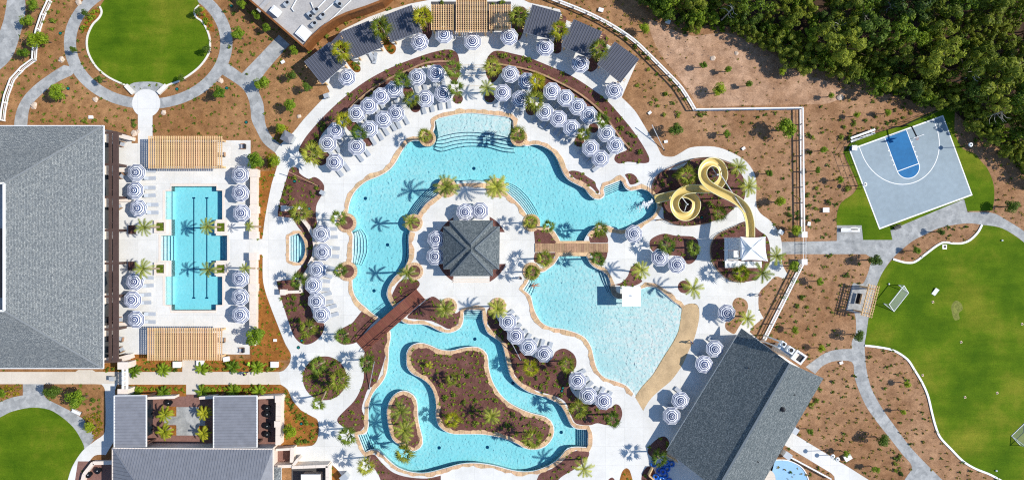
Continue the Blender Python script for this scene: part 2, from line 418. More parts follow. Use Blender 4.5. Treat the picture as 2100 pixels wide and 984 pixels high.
ISLE_A = smooth([(835,738),(836,722),(845,709),(862,704),(882,709),(900,717),(925,720),(950,714),(975,712),(990,718),(999,730),(1000,748),(1007,778),(1022,805),
 (1042,825),(1065,838),(1090,848),(1115,854),(1130,865),(1135,883),(1130,900),(1115,915),(1095,920),(1077,917),(1062,908),(1050,903),(1027,895),(995,889),(962,888),
 (932,888),(915,883),(900,870),(895,850),(896,833),(892,808),(882,788),(865,774),(847,765),(837,753)], 3)
ISLE_B = smooth([(795,853),(796,835),(802,820),(812,808),(827,802),(842,807),(852,818),(855,838),(856,858),(860,878),(865,898),(864,913),(850,923),(835,919),(820,910),
 (807,900),(800,883)], 3)
BEACH = smooth([(1147,522,1),(1175,521),(1203,522,1),(1210,537),(1220,547),(1235,554),(1247,564),(1252,577),(1254,592),(1257,604),(1267,611),(1277,611,1),(1277,592,1),
 (1315,591),(1330,586),(1347,589),(1365,602),(1382,617),(1399,628,1),(1397,652),(1392,680),(1380,704),(1362,732),(1340,768),(1320,790),(1302,813,1),(1296,804),
 (1282,790),(1262,782),(1240,775),(1227,763),(1220,748),(1216,732),(1212,714),(1200,694),(1180,683),(1155,676),(1130,672),(1110,662),(1097,642),(1091,624),(1087,607),
 (1070,594,1),(1082,577),(1090,557),(1112,557),(1125,549),(1137,539)], 3)
LAP = [(351,382),(444,382),(444,391),(456,391),(456,450),(443,450),(443,483),(466,483),(466,534),(443,534),(443,567),(456,567),(456,625),(443,625),(443,636),(351,636),
 (351,625),(339,625),(339,567),(351,567),(351,534),(330,534),(330,483),(351,483),(351,450),(339,450),(339,392),(351,392)]
SPA = smooth([(592,484,1),(613,476,1),(621,487),(626,500),(627,512),(625,524),(619,535),(613,541,1),(592,535,1)], 3)
POOLS_PX = [LAGOON, BEACH, LAP, SPA]
# the deck and the ground also stay clear of the sloping beach
B_OUT = [(1399,628,1),(1415,622),(1431,626),(1434,650),(1425,690),(1412,720),(1398,750),(1376,780),(1352,800),(1332,820),(1319,842,1),(1302,813,1)]
near_ = lambda pts, q: min(range(len(pts)), key=lambda i: math.hypot(pts[i][0] - q[0], pts[i][1] - q[1]))
ib0, ib1 = near_(BEACH, (1399,628)), near_(BEACH, (1302,813))
B_OUT = smooth(B_OUT, 4, False)
BEACH_H = BEACH[:ib0] + B_OUT + BEACH[ib1 + 1:]
HOLES = [G(LAGOON), G(BEACH_H), G(LAP), G(SPA)]

# ------------------------------------------------------------------ ground
def sheet(name, poly, z, mat, holes=(), kind='structure', **k):
    v, f = fill(poly, holes)
    o = link(name, mesh(name, [(x, y, z) for x, y in v], f, [mat]), kind=kind, **k)
    return o
BARE = smooth([(1330,42),(1375,60),(1420,74),(1490,68),(1545,92),(1600,120),(1640,150),(1700,168),(1735,190),(1700,212),(1640,214),(1540,216),(1440,217),(1415,190),(1385,150),(1350,105)], 4)
HARD = []      # plan outlines where nothing grows
sheet('ground', [(-900, -900), (900, -900), (900, 900), (-900, 900)], 0.0, MAT['straw'], HOLES)

sheet('bare_earth', G(BARE), 0.004, ground_mat('bare_earth', (168, 132, 104), None, (200, 166, 140), patch=0.12)[0])
DECK = smooth([(676,188,1),(668,172,1),(627,128,1),(680,86,1),(702,62,1),(755,36,1),(788,24,1),(842,8,1),(884,0,1),(884,-12,1),(1048,-12,1),(1085,6,1),(1148,20,1),(1155,40,1),
 (1232,66,1),(1235,86,1),(1308,124,1),(1290,165,1),(1275,200,1),(1300,225),(1314,246),(1332,276),(1347,298),(1356,316),(1365,321),(1382,321),(1400,311),(1415,303),
 (1445,300),(1475,303),(1507,316),(1532,333),(1547,356),(1551,376),(1551,421),(1560,438),(1580,453),(1595,473),(1602,492),(1604,515),(1604,540),(1615,562,1),(1607,572,1),
 (1590,567),(1572,584),(1557,600),(1556,632),(1566,652,1),(1550,664),(1537,680,1),(1560,700,1),(1650,760,1),(1600,900,1),(1560,1060,1),(690,1060,1),(700,973,1),(690,960),(675,948,1),(602,945,1),
 (602,915,1),(640,913),(651,900),(654,878),(651,860),(640,853),(617,840),(600,820),(590,798),(576,788,1),(572,762,1),(582,759),(592,748),(596,738),(596,724),(585,704),
 (570,667),(557,634),(545,600),(539,570),(539,525,1),(512,525,1),(512,484,1),(539,484,1),(542,458),(547,428),(557,378),(567,346),(571,326),(564,313,1),(575,296,1),(602,271),(622,246)], 3)
deck = sheet('pool_deck', G(DECK), 0.02, MAT['concrete'], HOLES[:2] + HOLES[3:])
HARD.append(DECK)
LAPDECK = [(235,271),(270,283),(270,294),(283,294),(283,288),(514,288),(514,350),(512,350),(512,726),(303,726),(303,741),(266,741),(266,726),(235,730)]
LAPDECK = [(235,271),(270,283),(270,294),(283,294),(283,288),(514,288),(514,350),(512,350),(512,726),(235,726)]
sheet('lap_pool_deck', G(LAPDECK), 0.024, MAT['concrete'], [HOLES[2]]); HARD.append(LAPDECK)
def path(name, pts, z, mat, sm=True, n=4):
    p = smooth(pts, n) if sm else pts
    sheet(name, G(p), z, mat); HARD.append(p); return p
path('north_walk', [(283,225),(313,225),(313,289),(283,289)], 0.028, MAT['concrete'], False)
path('south_walk', [(-120,762),(155,762),(160,758),(190,758),(196,762),(574,762),(576,788),(412,788),(410,812),(382,812),(380,788),(212,788),(196,787),(-120,787)], 0.016, MAT['cream_concrete'], False)
path('south_walk_stub', [(374,736),(404,736),(404,763),(374,763)], 0.024, MAT['cream_concrete'], False)
path('west_walk', [(207,786,1),(240,786,1),(236,800,1),(236,900,1),(217,932,1),(195,933),(180,950),(165,970),(158,1000,1),(135,1000,1),(139,984),(150,953),(170,923),(195,903),(215,885),(215,798)], 0.022, MAT['concrete'])
path('service_walk', [(1600,880),(1623,886),(1740,957),(1840,1020),(1715,1020),(1711,976),(1704,969),(1609,912),(1590,900)], 0.016, MAT['concrete'], False)
# paved loops
EL_O = circ(304, 88, 173, 72, 136); EL_I = circ(304, 88, 148, 72, 115)
sheet('garden_loop_path', G(EL_O), 0.008, MAT['paver'], [G(EL_I)]); HARD_RING = (EL_O, EL_I)
path('garden_branch_path', [(131,134,1),(110,147),(75,172),(50,197),(36,222),(30,246),(28,275,1),(55,275,1),(57,246),(62,220),(82,197),(112,172),(147,155,1),(160,140,1)], 0.012, MAT['paver'])
path('terrace_link_path', [(467,130,1),(496,151,1),(572,72,1),(594,92,1),(542,152),(530,182),(540,212),(543,246),(547,262),(557,280),(575,296,1),(564,313,1),(540,293),(525,266),(516,246),(514,225),(510,205),(500,185),(482,170),(450,150,1)], 0.012, MAT['paver'])
path('west_court_path', [(17,-20,1),(8,40),(-10,90),(-30,160,1),(0,143),(25,117),(42,70),(52,25),(50,-20,1)], 0.008, MAT['paver'])
path('circle_lawn_path', [(47,787,1),(90,787,1),(92,813),(127,833),(150,845),(175,863),(195,898,1),(174,923,1),(140,990,1),(-60,990,1),(-60,850,1),(0,824),(22,815),(47,810,1)], 0.008, MAT['paver'])
FIELDPATH = path('field_path', [(1600,496,1),(1716,494,1),(1716,462,1),(1767,462,1),(1770,492,1),(1830,491,1),(1826,472,1),(1977,408,1),(1984,435,1),(2015,435),(2040,438),(2062,450),(2100,474),(2180,540,1),(2160,560,1),(2100,497),
 (2055,468),(2015,461),(1987,458),(1957,461),(1925,468),(1897,481),(1875,492),(1855,507),(1830,530),(1812,555),(1800,580),(1790,612),(1782,647),(1777,682),(1773,707),(1775,738),(1777,758),(1787,796),(1810,838),
 (1837,876),(1867,916),(1905,956),(1960,1010,1),(1840,1010,1),(1857,980),(1870,956),(1850,930),(1825,898),(1795,860),(1775,830),(1760,796),(1752,770),(1747,742),(1712,740),(1687,750),(1672,766,1),(1652,752,1),
 (1670,738),(1695,722),(1720,716),(1747,715,1),(1747,700),(1755,682),(1755,654),(1752,641,1),(1735,636,1),(1749,579,1),(1768,582),(1778,565),(1784,545),(1787,530),(1775,521,1),(1600,521,1)], 0.008, MAT['paver'])
# lawns
LAWN_A = smooth([(205,14),(209,25),(204,37),(190,52),(180,75),(179,97),(185,117),(200,140),(225,160),(260,176),(275,175),(302,168),(327,175),(350,173),(365,168),(385,157),(407,140),(422,122),(430,105),(431,82),(425,62),
 (415,45),(402,35),(400,22),(409,12),(397,-10),(360,-30),(300,-40),(240,-25)], 4)
LAWN_C = smooth([(-60,900),(-40,870),(0,855),(25,843),(65,835),(100,839),(125,853),(150,875),(165,898),(173,920),(160,938),(147,958),(139,984),(130,1020),(-60,1020)], 3)
LAWN_F = smooth([(1831,531,1),(1812,555),(1800,580),(1790,612),(1782,647),(1777,682),(1773,707,1),(1800,711),(1832,718),(1860,736),(1875,758),(1890,783),(1902,810),(1910,843),(1917,870),(1927,895),(1950,920),(1975,945),(2000,960),
 (2032,973),(2080,1000),(2200,1060,1),(2200,560,1),(2160,545,1),(2100,497),(2055,468),(2013,461,1),(2005,476),(1990,491),(1975,498),(1957,499),(1935,497),(1920,504),(1900,519),(1875,537),(1855,538)], 3)
LAWN_K = smooth([(1729,312,1),(1745,290,1),(1790,274),(1849,258),(1880,243),(1947,217),(1958,225,1),(1957,271,1),(1965,291),(1975,306),(2000,316),(2012,331),(2025,346),(2037,376),(2039,406),(2035,432,1),(1984,433,1),(1977,408,1),(1826,472,1),(1830,492,1),(1770,492,1),
 (1767,462,1),(1716,462,1),(1716,441),(1725,416),(1750,397),(1760,380,1)], 3)
for nm, pl in (('garden_lawn', LAWN_A), ('circle_lawn', LAWN_C), ('playing_field', LAWN_F), ('court_lawn', LAWN_K)):
    sheet(nm, G(pl), 0.016, MAT['lawn']); HARD.append(pl)
PLAZA = circ(300, 212, 29, 40)
sheet('plaza', G(PLAZA), 0.034, MAT['concrete']); HARD.append(PLAZA)
sheet('plaza_apron', G(smooth([(262,177,1),(275,170),(302,168),(327,170),(341,177,1),(325,195),(300,200),(278,195)], 3)), 0.03, MAT['paver'])

def strip(name, pts, wid, z0, z1, mat, closed=False, n=4, sm=True, kind='structure', parent=None, **k):
    """kerb, wall or rail of constant width along a plan line (wid in metres)"""
    p = G(smooth(pts, n, closed) if sm else pts)
    v, f = band(p, -wid / 2, wid / 2, z0, z1, closed)
    return link(name, mesh(name, v, f, [mat]), parent, kind=kind if parent is None else None, **k)

def normals(p, closed):
    out = []; n = len(p)
    for i in range(n):
        a = p[(i - 1) % n] if closed or i else p[i]; b = p[(i + 1) % n] if closed or i < n - 1 else p[i]
        dx, dy = b[0] - a[0], b[1] - a[1]; L = math.hypot(dx, dy) or 1
        out.append((-dy / L, dx / L))
    return out

def band(p, o0, o1, z0, z1, closed):
    nn = normals(p, closed); n = len(p); v = []
    for q, m in zip(p, nn):
        a = (q[0] + m[0] * o0, q[1] + m[1] * o0); b = (q[0] + m[0] * o1, q[1] + m[1] * o1)
        v += [(a[0], a[1], z0), (a[0], a[1], z1), (b[0], b[1], z1), (b[0], b[1], z0)]
    f = []
    for i in range(n if closed else n - 1):
        j = (i + 1) % n
        for k in range(4):
            f.append((i * 4 + k, i * 4 + (k + 1) % 4, j * 4 + (k + 1) % 4, j * 4 + k))
    if not closed: f += [(0, 3, 2, 1), ((n - 1) * 4, (n - 1) * 4 + 1, (n - 1) * 4 + 2, (n - 1) * 4 + 3)]
    # wind outwards
    return v, f
strip('garden_kerb', [(205,14),(209,25),(204,37),(190,52),(180,75),(179,97),(185,117),(200,140),(225,160),(262,177)], 0.3, 0, 0.14, MAT['kerb'])
strip('garden_kerb', [(341,177),(350,173),(365,168),(385,157),(407,140),(422,122),(430,105),(431,82),(425,62),(415,45),(402,35),(400,22),(409,12)], 0.3, 0, 0.14, MAT['kerb'])
strip('field_kerb', [(1773,708),(1800,711),(1832,718),(1860,736),(1875,758),(1890,783),(1902,810),(1910,843),(1917,870),(1927,895),(1950,920),(1975,945),(2000,960),(2032,973),(2080,1000)], 0.34, 0, 0.15, MAT['white'])
strip('field_kerb', [(1831,531),(1855,538),(1875,537),(1900,519),(1920,504),(1935,497),(1957,499),(1975,498),(1990,491),(2005,476),(2013,461)], 0.34, 0, 0.15, MAT['white'])
for a in (((260,176),(275,192)), ((343,176),(326,192))):
    strip('plaza_seat_wall', list(a), 0.7, 0, 0.42, MAT['kerb'], sm=False)

# ------------------------------------------------------------------ planting beds
BEDS = []
def bed(pts, z=0.03, mat='mulch', kerb=False, sm=True, name='mulch_bed'):
    p = smooth(pts, 4) if sm else pts
    sheet(name, G(p), z, MAT[mat]); BEDS.append((mat, p))
    return p
B_NW = bed([(942,125),(942,155),(932,170),(922,160),(905,137),(870,136),(840,152),(820,168),(790,178),(765,192),(740,212),(715,238),(690,252),(668,266),(654,289),(655,305),(674,315),(668,335),(654,339),(629,324),(614,312),(614,304),(628,280),(661,242),(700,205),(750,167),(800,140),(850,120),(890,107),(920,102),(936,108)])
B_NE = bed([(1012,106),(1000,118),(997,135),(997,154),(1008,170),(1019,163),(1028,150),(1060,152),(1090,165),(1110,182),(1145,184),(1180,205),(1215,225),(1240,250),(1262,275),(1280,298),(1285,308),(1264,317),(1260,328),(1270,336),(1287,332),(1317,335),(1330,333),(1331,323),(1320,301),(1300,271),(1280,246),(1245,207),(1210,180),(1170,155),(1125,135),(1082,118),(1050,110),(1027,105)])
bed([(1166,353),(1175,350),(1190,353),(1205,363),(1220,373),(1223,383),(1229,393),(1225,398),(1220,391),(1210,382),(1190,373),(1175,363)])
bed([(1282,358),(1295,356),(1305,363),(1308,373),(1300,378),(1292,378),(1287,368)])
B_SL = bed([(1338,390,1),(1337,378),(1348,360),(1364,349),(1393,347),(1412,332),(1430,325),(1458,324),(1476,328),(1498,336),(1515,351),(1525,366),(1528,396),(1525,410),(1512,418),(1505,428),(1482,446),(1457,455),(1420,461),(1400,461),(1382,458),(1362,448),(1360,428),(1350,415)])
B_TW = bed([(1466,485),(1480,475),(1505,464),(1532,454),(1558,474),(1572,484),(1578,500),(1580,525),(1578,540),(1572,549),(1558,566),(1548,574),(1523,578),(1502,576),(1487,568),(1472,554),(1461,537),(1457,519),(1458,500)])
bed([(1332,496),(1343,485),(1363,479),(1385,483),(1420,485),(1431,494),(1432,508),(1429,528),(1420,539),(1409,541),(1402,530),(1384,524),(1368,523),(1338,515)])
bed([(1302,542),(1310,544),(1314,549),(1311,560),(1313,571),(1317,577),(1299,586),(1261,584),(1275,579),(1287,566),(1293,550)])
bed(circ(1403, 588, 13, 12))
bed([(1502,622),(1508,612),(1518,610),(1530,616),(1534,627),(1531,640),(1524,656),(1514,672),(1506,684),(1496,680),(1488,673),(1488,661),(1500,654),(1507,643),(1504,632)], mat='straw')
bed([(1538,680,1),(1545,668),(1552,665),(1560,666,1),(1556,692,1)], mat='straw')
bed([(1095,475,1),(1110,468),(1125,477),(1140,493),(1139,499,1),(1097,499,1)]); bed([(1211,498,1),(1208,488),(1215,476),(1228,469),(1240,476),(1247,490),(1246,498,1)])
bed([(1097,518,1),(1140,518,1),(1134,532),(1122,544),(1108,541),(1095,535)]); bed([(1209,517,1),(1246,517,1),(1243,530),(1231,543),(1221,534)])
bed([(805,602),(817,580),(830,572),(855,574),(861,582),(855,592),(810,624),(802,615)])
bed([(745,637),(762,646),(773,653),(760,667),(732,700),(720,705),(700,705),(690,692),(697,677),(707,670),(722,662),(732,650)])
bed([(792,682),(794,700),(790,730),(787,742),(780,763),(770,788),(755,797),(747,818),(742,838),(748,855),(747,873),(733,886),(715,880),(695,868),(692,858),(705,843),(725,823),(737,803),(746,775),(745,745),(750,717),(768,700)])
bed([(835,650),(860,627),(885,608),(900,614),(915,630),(935,642),(944,637),(944,654),(934,669),(920,674),(905,667),(885,658),(860,655)])
bed([(1000,634),(998,652),(1005,672),(1020,688),(1040,715),(1046,738),(1049,753),(1057,770),(1075,788),(1105,802),(1142,813),(1160,825),(1172,853),(1182,868),(1210,871),(1225,867),(1245,871),(1267,868),(1276,850),(1272,833),(1262,828),(1250,836),(1215,828),(1190,820),(1170,798),(1167,770),(1180,753),(1182,738),(1175,724),(1157,714),(1140,720),(1132,733),(1115,738),(1085,727),(1060,707),(1040,682),(1025,662),(1015,645),(1010,630)])
bed([(1207,925),(1175,925),(1155,943),(1132,960),(1105,973),(1100,1010),(1130,1000),(1150,978),(1180,960),(1202,943)])
bed([(752,938),(767,931),(782,947),(805,967),(835,977),(875,980),(904,974,1),(904,1010,1),(797,1010),(775,970)])
B_RD = bed(circ(666, 775, 45, 24))
B_SPA = bed([(592,352),(594,347),(603,342),(612,347),(615,356),(633,367),(644,363),(655,368),(664,379),(664,392),(659,402),(651,416),(648,428),(648,444),(650,460),(640,474),(644,489),(648,505),(644,526),(633,543),(626,555),(616,572,1),(603,568,1),(609,557),(621,543),(630,526),(632,511),(630,493),(621,478),(609,462),(601,447,1),(570,444,1),(570,433),(578,398)])
B_SPB = bed([(567,576,1),(600,573),(625,573),(640,582),(634,612),(640,640),(650,655),(665,664),(661,684),(647,699),(630,706),(615,702),(602,687),(584,636),(571,593)])
bed([(1275,968),(1284,959),(1292,965),(1298,1000),(1270,1000)], mat='amber'); bed([(1317,970),(1328,956),(1340,959),(1345,990),(1318,990)])
bed([(1328,927),(1333,913),(1348,899),(1362,894),(1372,904),(1371,923),(1360,932),(1343,940)])
bed([(1246,985),(1256,978),(1262,990),(1246,1000)])
B_LP = [bed([(266,726),(304,726),(304,762),(266,762)], mat='amber', sm=False, z=0.028), bed([(304,738),(374,738),(374,762),(304,762)], mat='amber', sm=False), bed([(404,736),(560,736),(584,745),(575,757),(560,762),(404,762)], mat='amber', sm=False),
 bed([(212,745),(268,742),(268,762),(212,762)], mat='amber', sm=False, z=0.036), bed([(262,788),(382,788),(382,812),(262,812)], mat='amber', sm=False), bed([(412,788),(575,788),(590,800),(601,822),(601,912),(573,912),(573,812),(412,812)], mat='amber', sm=False),
 bed([(617,840),(640,854),(651,862),(653,878),(650,900),(640,912),(601,912),(601,822)], mat='amber', sm=False), bed([(604,946),(672,948),(690,962),(700,984),(700,1010),(672,1010),(672,955),(604,955)], mat='amber', sm=False)]
# garden crescents in the loop and the strip east of the lap pool
bed([(205,14),(209,25),(204,37),(190,52),(180,66),(168,60),(176,40),(190,22)], mat='amber', z=0.02)
bed([(409,12),(400,24),(403,36),(415,46),(425,60),(440,66),(436,45),(422,22)], mat='amber', z=0.02)
bed([(527,352,1),(566,350,1),(556,378),(546,428),(541,458),(538,490,1),(527,490,1)], mat='amber', z=0.032)
bed([(527,522,1),(538,522,1),(538,572),(545,600),(557,634),(570,668),(584,706),(596,728),(590,738,1),(514,738,1),(514,706,1),(527,706,1)], mat='amber', z=0.032)
# mulch circles round the terrace palms
CIRC_BEDS = [(939,203,10.5),(852,220,11),(836,190,12),(755,290,10.5),(722,258,12),(1004,200,11),(1089,226,11),(1105,187,14),(1217,263,10),(1188,291,10.5)]
for x, y, r in CIRC_BEDS: bed(circ(x, y, r, 20), sm=False)
# narrow beds between the cabanas, rounded towards the walk
for pts in ([(690,90),(700,84),(715,118),(738,136),(739,146),(731,149),(722,143),(706,120)], [(774,50),(786,46),(796,82),(811,95),(811,106),(803,112),(794,106),(786,92)], [(838,30),(880,20),(886,62),(884,76),(876,83),(868,76),(862,50)],
            [(1052,20),(1078,18),(1074,60),(1067,80),(1055,84),(1050,60)], [(1148,34),(1162,38),(1152,78),(1151,105),(1140,111),(1132,103),(1140,70)], [(1232,70),(1248,82),(1230,120),(1224,140),(1212,148),(1203,142),(1212,112)]):
    bed(pts, z=0.034, mat='amber' if pts[0][0] < 800 else 'mulch')
# ------------------------------------------------------------------ water
def water_mat(name, ripple=1.0, density=0.5, tint=(0.0, 0.87, 0.98, 1)):
    m, n, b = node_mat(name); n.nodes.remove(b)
    out = n.nodes['Material Output']
    tc = n.nodes.new('ShaderNodeTexCoord')
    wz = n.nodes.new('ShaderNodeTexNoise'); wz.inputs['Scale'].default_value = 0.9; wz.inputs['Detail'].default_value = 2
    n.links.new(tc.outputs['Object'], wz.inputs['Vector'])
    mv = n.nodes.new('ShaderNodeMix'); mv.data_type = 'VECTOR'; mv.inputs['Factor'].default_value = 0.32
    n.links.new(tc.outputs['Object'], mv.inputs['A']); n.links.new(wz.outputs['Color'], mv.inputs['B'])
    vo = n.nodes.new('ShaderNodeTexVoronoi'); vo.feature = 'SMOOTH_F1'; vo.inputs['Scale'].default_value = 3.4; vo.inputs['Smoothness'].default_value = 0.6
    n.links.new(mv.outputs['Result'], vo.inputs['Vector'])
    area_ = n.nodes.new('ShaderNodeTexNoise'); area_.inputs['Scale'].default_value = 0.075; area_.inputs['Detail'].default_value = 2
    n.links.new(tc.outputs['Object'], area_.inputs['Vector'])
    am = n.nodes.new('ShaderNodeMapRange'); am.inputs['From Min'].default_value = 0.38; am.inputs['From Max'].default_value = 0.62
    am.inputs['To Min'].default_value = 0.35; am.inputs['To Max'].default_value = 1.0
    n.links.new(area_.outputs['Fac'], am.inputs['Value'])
    # caustic light put into the water's tint: thin crests brighter than the troughs
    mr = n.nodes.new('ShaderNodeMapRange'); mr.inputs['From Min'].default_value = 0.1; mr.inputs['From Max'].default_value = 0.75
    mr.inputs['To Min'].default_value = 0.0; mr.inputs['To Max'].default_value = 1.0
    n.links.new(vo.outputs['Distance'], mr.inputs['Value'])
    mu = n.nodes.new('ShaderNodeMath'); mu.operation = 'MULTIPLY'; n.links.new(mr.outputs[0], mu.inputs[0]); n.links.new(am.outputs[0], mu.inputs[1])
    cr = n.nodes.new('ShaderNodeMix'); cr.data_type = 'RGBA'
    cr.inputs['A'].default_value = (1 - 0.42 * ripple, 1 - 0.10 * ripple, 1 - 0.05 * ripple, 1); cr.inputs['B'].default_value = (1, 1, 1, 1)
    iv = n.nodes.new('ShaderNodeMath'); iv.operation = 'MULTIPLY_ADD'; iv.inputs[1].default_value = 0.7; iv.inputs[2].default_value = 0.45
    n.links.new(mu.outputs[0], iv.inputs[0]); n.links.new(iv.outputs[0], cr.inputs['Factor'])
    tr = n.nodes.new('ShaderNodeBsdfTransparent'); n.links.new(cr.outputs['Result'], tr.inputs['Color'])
    gl = n.nodes.new('ShaderNodeBsdfGlossy'); gl.inputs['Roughness'].default_value = 0.08
    bz = n.nodes.new('ShaderNodeTexNoise'); bz.inputs['Scale'].default_value = 3.0; bz.inputs['Detail'].default_value = 3; n.links.new(mv.outputs['Result'], bz.inputs['Vector'])
    bp = n.nodes.new('ShaderNodeBump'); bp.inputs['Strength'].default_value = 0.5 * ripple; bp.inputs['Distance'].default_value = 0.08
    n.links.new(bz.outputs['Fac'], bp.inputs['Height']); n.links.new(bp.outputs[0], gl.inputs['Normal'])
    fr = n.nodes.new('ShaderNodeFresnel'); fr.inputs['IOR'].default_value = 1.33; n.links.new(bp.outputs[0], fr.inputs['Normal'])
    mx = n.nodes.new('ShaderNodeMixShader'); n.links.new(fr.outputs[0], mx.inputs[0]); n.links.new(tr.outputs[0], mx.inputs[1]); n.links.new(gl.outputs[0], mx.inputs[2])
    n.links.new(mx.outputs[0], out.inputs['Surface'])
    va = n.nodes.new('ShaderNodeVolumeAbsorption'); va.inputs['Color'].default_value = tint; va.inputs['Density'].default_value = density
    n.links.new(va.outputs[0], out.inputs['Volume'])
    return m
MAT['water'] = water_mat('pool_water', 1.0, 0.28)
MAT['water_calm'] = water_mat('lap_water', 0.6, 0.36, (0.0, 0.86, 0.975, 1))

WZ = -0.10       # water level
def wall_mesh(poly, z0, z1):
    n = len(poly)
    return [(p[0], p[1], z0) for p in poly] + [(p[0], p[1], z1) for p in poly], [(i, (i + 1) % n, n + (i + 1) % n, n + i) for i in range(n)]

def pool(name, px, isl=(), depth=1.3, mat='water', floor=None, grid=None, lip=True):
    o = G(px); hs = [G(i) for i in isl]
    mb = MB()
    v, f = fill(o, hs, grid or ())
    zf = floor or (lambda x, y: -depth)
    mb.add([(x, y, zf(x, y)) for x, y in v], f)
    for lp in [o] + hs:
        wv, wf = wall_mesh(lp, -depth - 0.3, 0.02)
        if name == 'beach_pool':      # no wall where the beach runs into the water
            wf = [q for q in wf if not (ib0 <= q[0] < ib1)]
        mb.add(wv, wf)
    mb.build(name + '_basin', MAT['plaster'], kind='structure')
    # the body of water, a closed volume that reaches just behind the plaster
    wb = MB(); 
    v, f = fill(o, hs); nv = len(v)
    wb.add([(x, y, WZ) for x, y in v] + [(x, y, -depth - 0.25) for x, y in v], [tuple(t) for t in f] + [tuple(i + nv for i in t[::-1]) for t in f])
    cnt = {}
    for t in f:
        for i in range(3):
            cnt[(t[i], t[(i + 1) % 3])] = 1
    sides = [(a, b, b + nv, a + nv)[::-1] for (a, b) in cnt if (b, a) not in cnt]
    wb.add([], []); wb.f += sides; wb.m += [0] * len(sides)
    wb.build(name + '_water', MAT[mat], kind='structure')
    if lip:
        for lp in [o] + hs:
            sgn = 1 if (area(lp) > 0) == (lp is o) else -1
            a, b = (0.0, 0.16 * sgn)
            if name == 'beach_pool': v, f = band(lp[ib1:] + lp[:ib0 + 1], min(a, b), max(a, b), -0.3, -0.02, False)
            else: v, f = band(lp, min(a, b), max(a, b), -0.3, -0.02, True)
            link(name + '_edge', mesh(name + '_edge', v, f, [MAT['lip']]), kind='structure')

def beach_floor(x, y):
    ax, ay = XY(1397, 652); bx, by = XY(1302, 813)
    dx, dy = bx - ax, by - ay; L = math.hypot(dx, dy)
    d = ((x - ax) * dy - (y - ay) * dx) / L
    d = abs(d)
    return -(0.12 + min(1.1, max(0, d) * 0.042))
gp = [XY(x, y) for x in range(1080, 1400, 14) for y in range(530, 812, 14)]
ins = inside(G(BEACH), np.array(gp)); gp = [p for p, k in zip(gp, ins) if k]
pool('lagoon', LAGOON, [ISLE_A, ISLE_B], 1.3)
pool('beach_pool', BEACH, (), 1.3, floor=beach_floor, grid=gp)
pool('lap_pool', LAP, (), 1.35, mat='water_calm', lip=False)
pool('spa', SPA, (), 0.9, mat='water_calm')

def resample(pts, n):
    d = [0]
    for a, b in zip(pts, pts[1:]): d.append(d[-1] + math.hypot(b[0] - a[0], b[1] - a[1]))
    out = []
    for i in range(n):
        t = d[-1] * i / (n - 1); k = max(j for j in range(len(d)) if d[j] <= t + 1e-9); k = min(k, len(pts) - 2)
        s = (t - d[k]) / ((d[k + 1] - d[k]) or 1)
        out.append((pts[k][0] + (pts[k + 1][0] - pts[k][0]) * s, pts[k][1] + (pts[k + 1][1] - pts[k][1]) * s))
    return out

def steps(name, top, bot, n, z0=-0.22, z1=-1.25, sm=True, line=0.11, label='steps'):
    """treads going down from the line top to the line bot, each with a dark tiled nosing"""
    A = resample(smooth(top, 5, False) if sm else top, 24); B = resample(smooth(bot, 5, False) if sm else bot, 24)
    root = link(name, None, kind='structure')
    for i in range(n):
        s0, s1 = i / n, (i + 1) / n
        p0 = [XY(a[0] + (b[0] - a[0]) * s0, a[1] + (b[1] - a[1]) * s0) for a, b in zip(A, B)]
        p1 = [XY(a[0] + (b[0] - a[0]) * s1, a[1] + (b[1] - a[1]) * s1) for a, b in zip(A, B)]
        z = z0 + (z1 - z0) * i / n
        v = [(x, y, z) for x, y in p0] + [(x, y, z) for x, y in p1] + [(x, y, z1 - 0.1) for x, y in p1]
        m = len(p0)
        f = [(k, k + 1, m + k + 1, m + k) for k in range(m - 1)] + [(m + k, m + k + 1, 2 * m + k + 1, 2 * m + k) for k in range(m - 1)]
        tr = link('tread', mesh('tread', v, f, [MAT['plaster']]), root)
        w0 = max(0.0, 1 - line / max(0.05, math.hypot(p1[12][0] - p0[12][0], p1[12][1] - p0[12][1])))
        q = [(a[0] + (b[0] - a[0]) * w0, a[1] + (b[1] - a[1]) * w0) for a, b in zip(p0, p1)]
        v = [(x, y, z + 0.012) for x, y in q] + [(x, y, z + 0.012) for x, y in p1] + [(x, y, z - 0.06) for x, y in p1]
        v[m:2 * m] = [(b[0] + (b[0] - a[0]) * 0.004, b[1] + (b[1] - a[1]) * 0.004, z + 0.012) for a, b in zip(p0, p1)]
        v[2 * m:] = [(x, y, z - 0.06) for x, y, _ in v[m:2 * m]]
        link('nosing', mesh('nosing', v, f, [MAT['tile_line']]), tr)
# sun shelf at the head of the lagoon
SHELF_A = [(899,278),(910,272),(932,267),(962,265),(1000,268),(1030,273),(1046,278)]
SHELF_B = [(889,305),(905,310),(932,303),(962,299),(1000,301),(1032,310),(1056,312)]
sheet('sun_shelf', G(smooth([(893,246,1),(925,237),(960,232),(1000,235),(1049,243,1)], 3, False) + smooth(SHELF_A, 3, False)[::-1]), -0.26, MAT['plaster'])
steps('shelf_steps', SHELF_A, SHELF_B, 5, -0.3)
steps('island_steps', [(850,446),(860,438),(875,418),(895,403),(903,396)], [(834,440),(848,418),(868,395),(888,379),(904,371)], 6)
steps('island_steps', [(936,379),(970,377),(1000,378)], [(936,370),(970,369),(1000,370)], 1)
steps('island_steps', [(1032,391),(1050,406),(1065,421),(1080,440)], [(1040,373),(1060,382),(1078,398),(1093,418),(1105,440)], 6)
steps('west_steps', [(725,478),(722,492),(721,517),(721,538)], [(738,470),(747,482),(750,500),(749,520),(739,544)], 5)
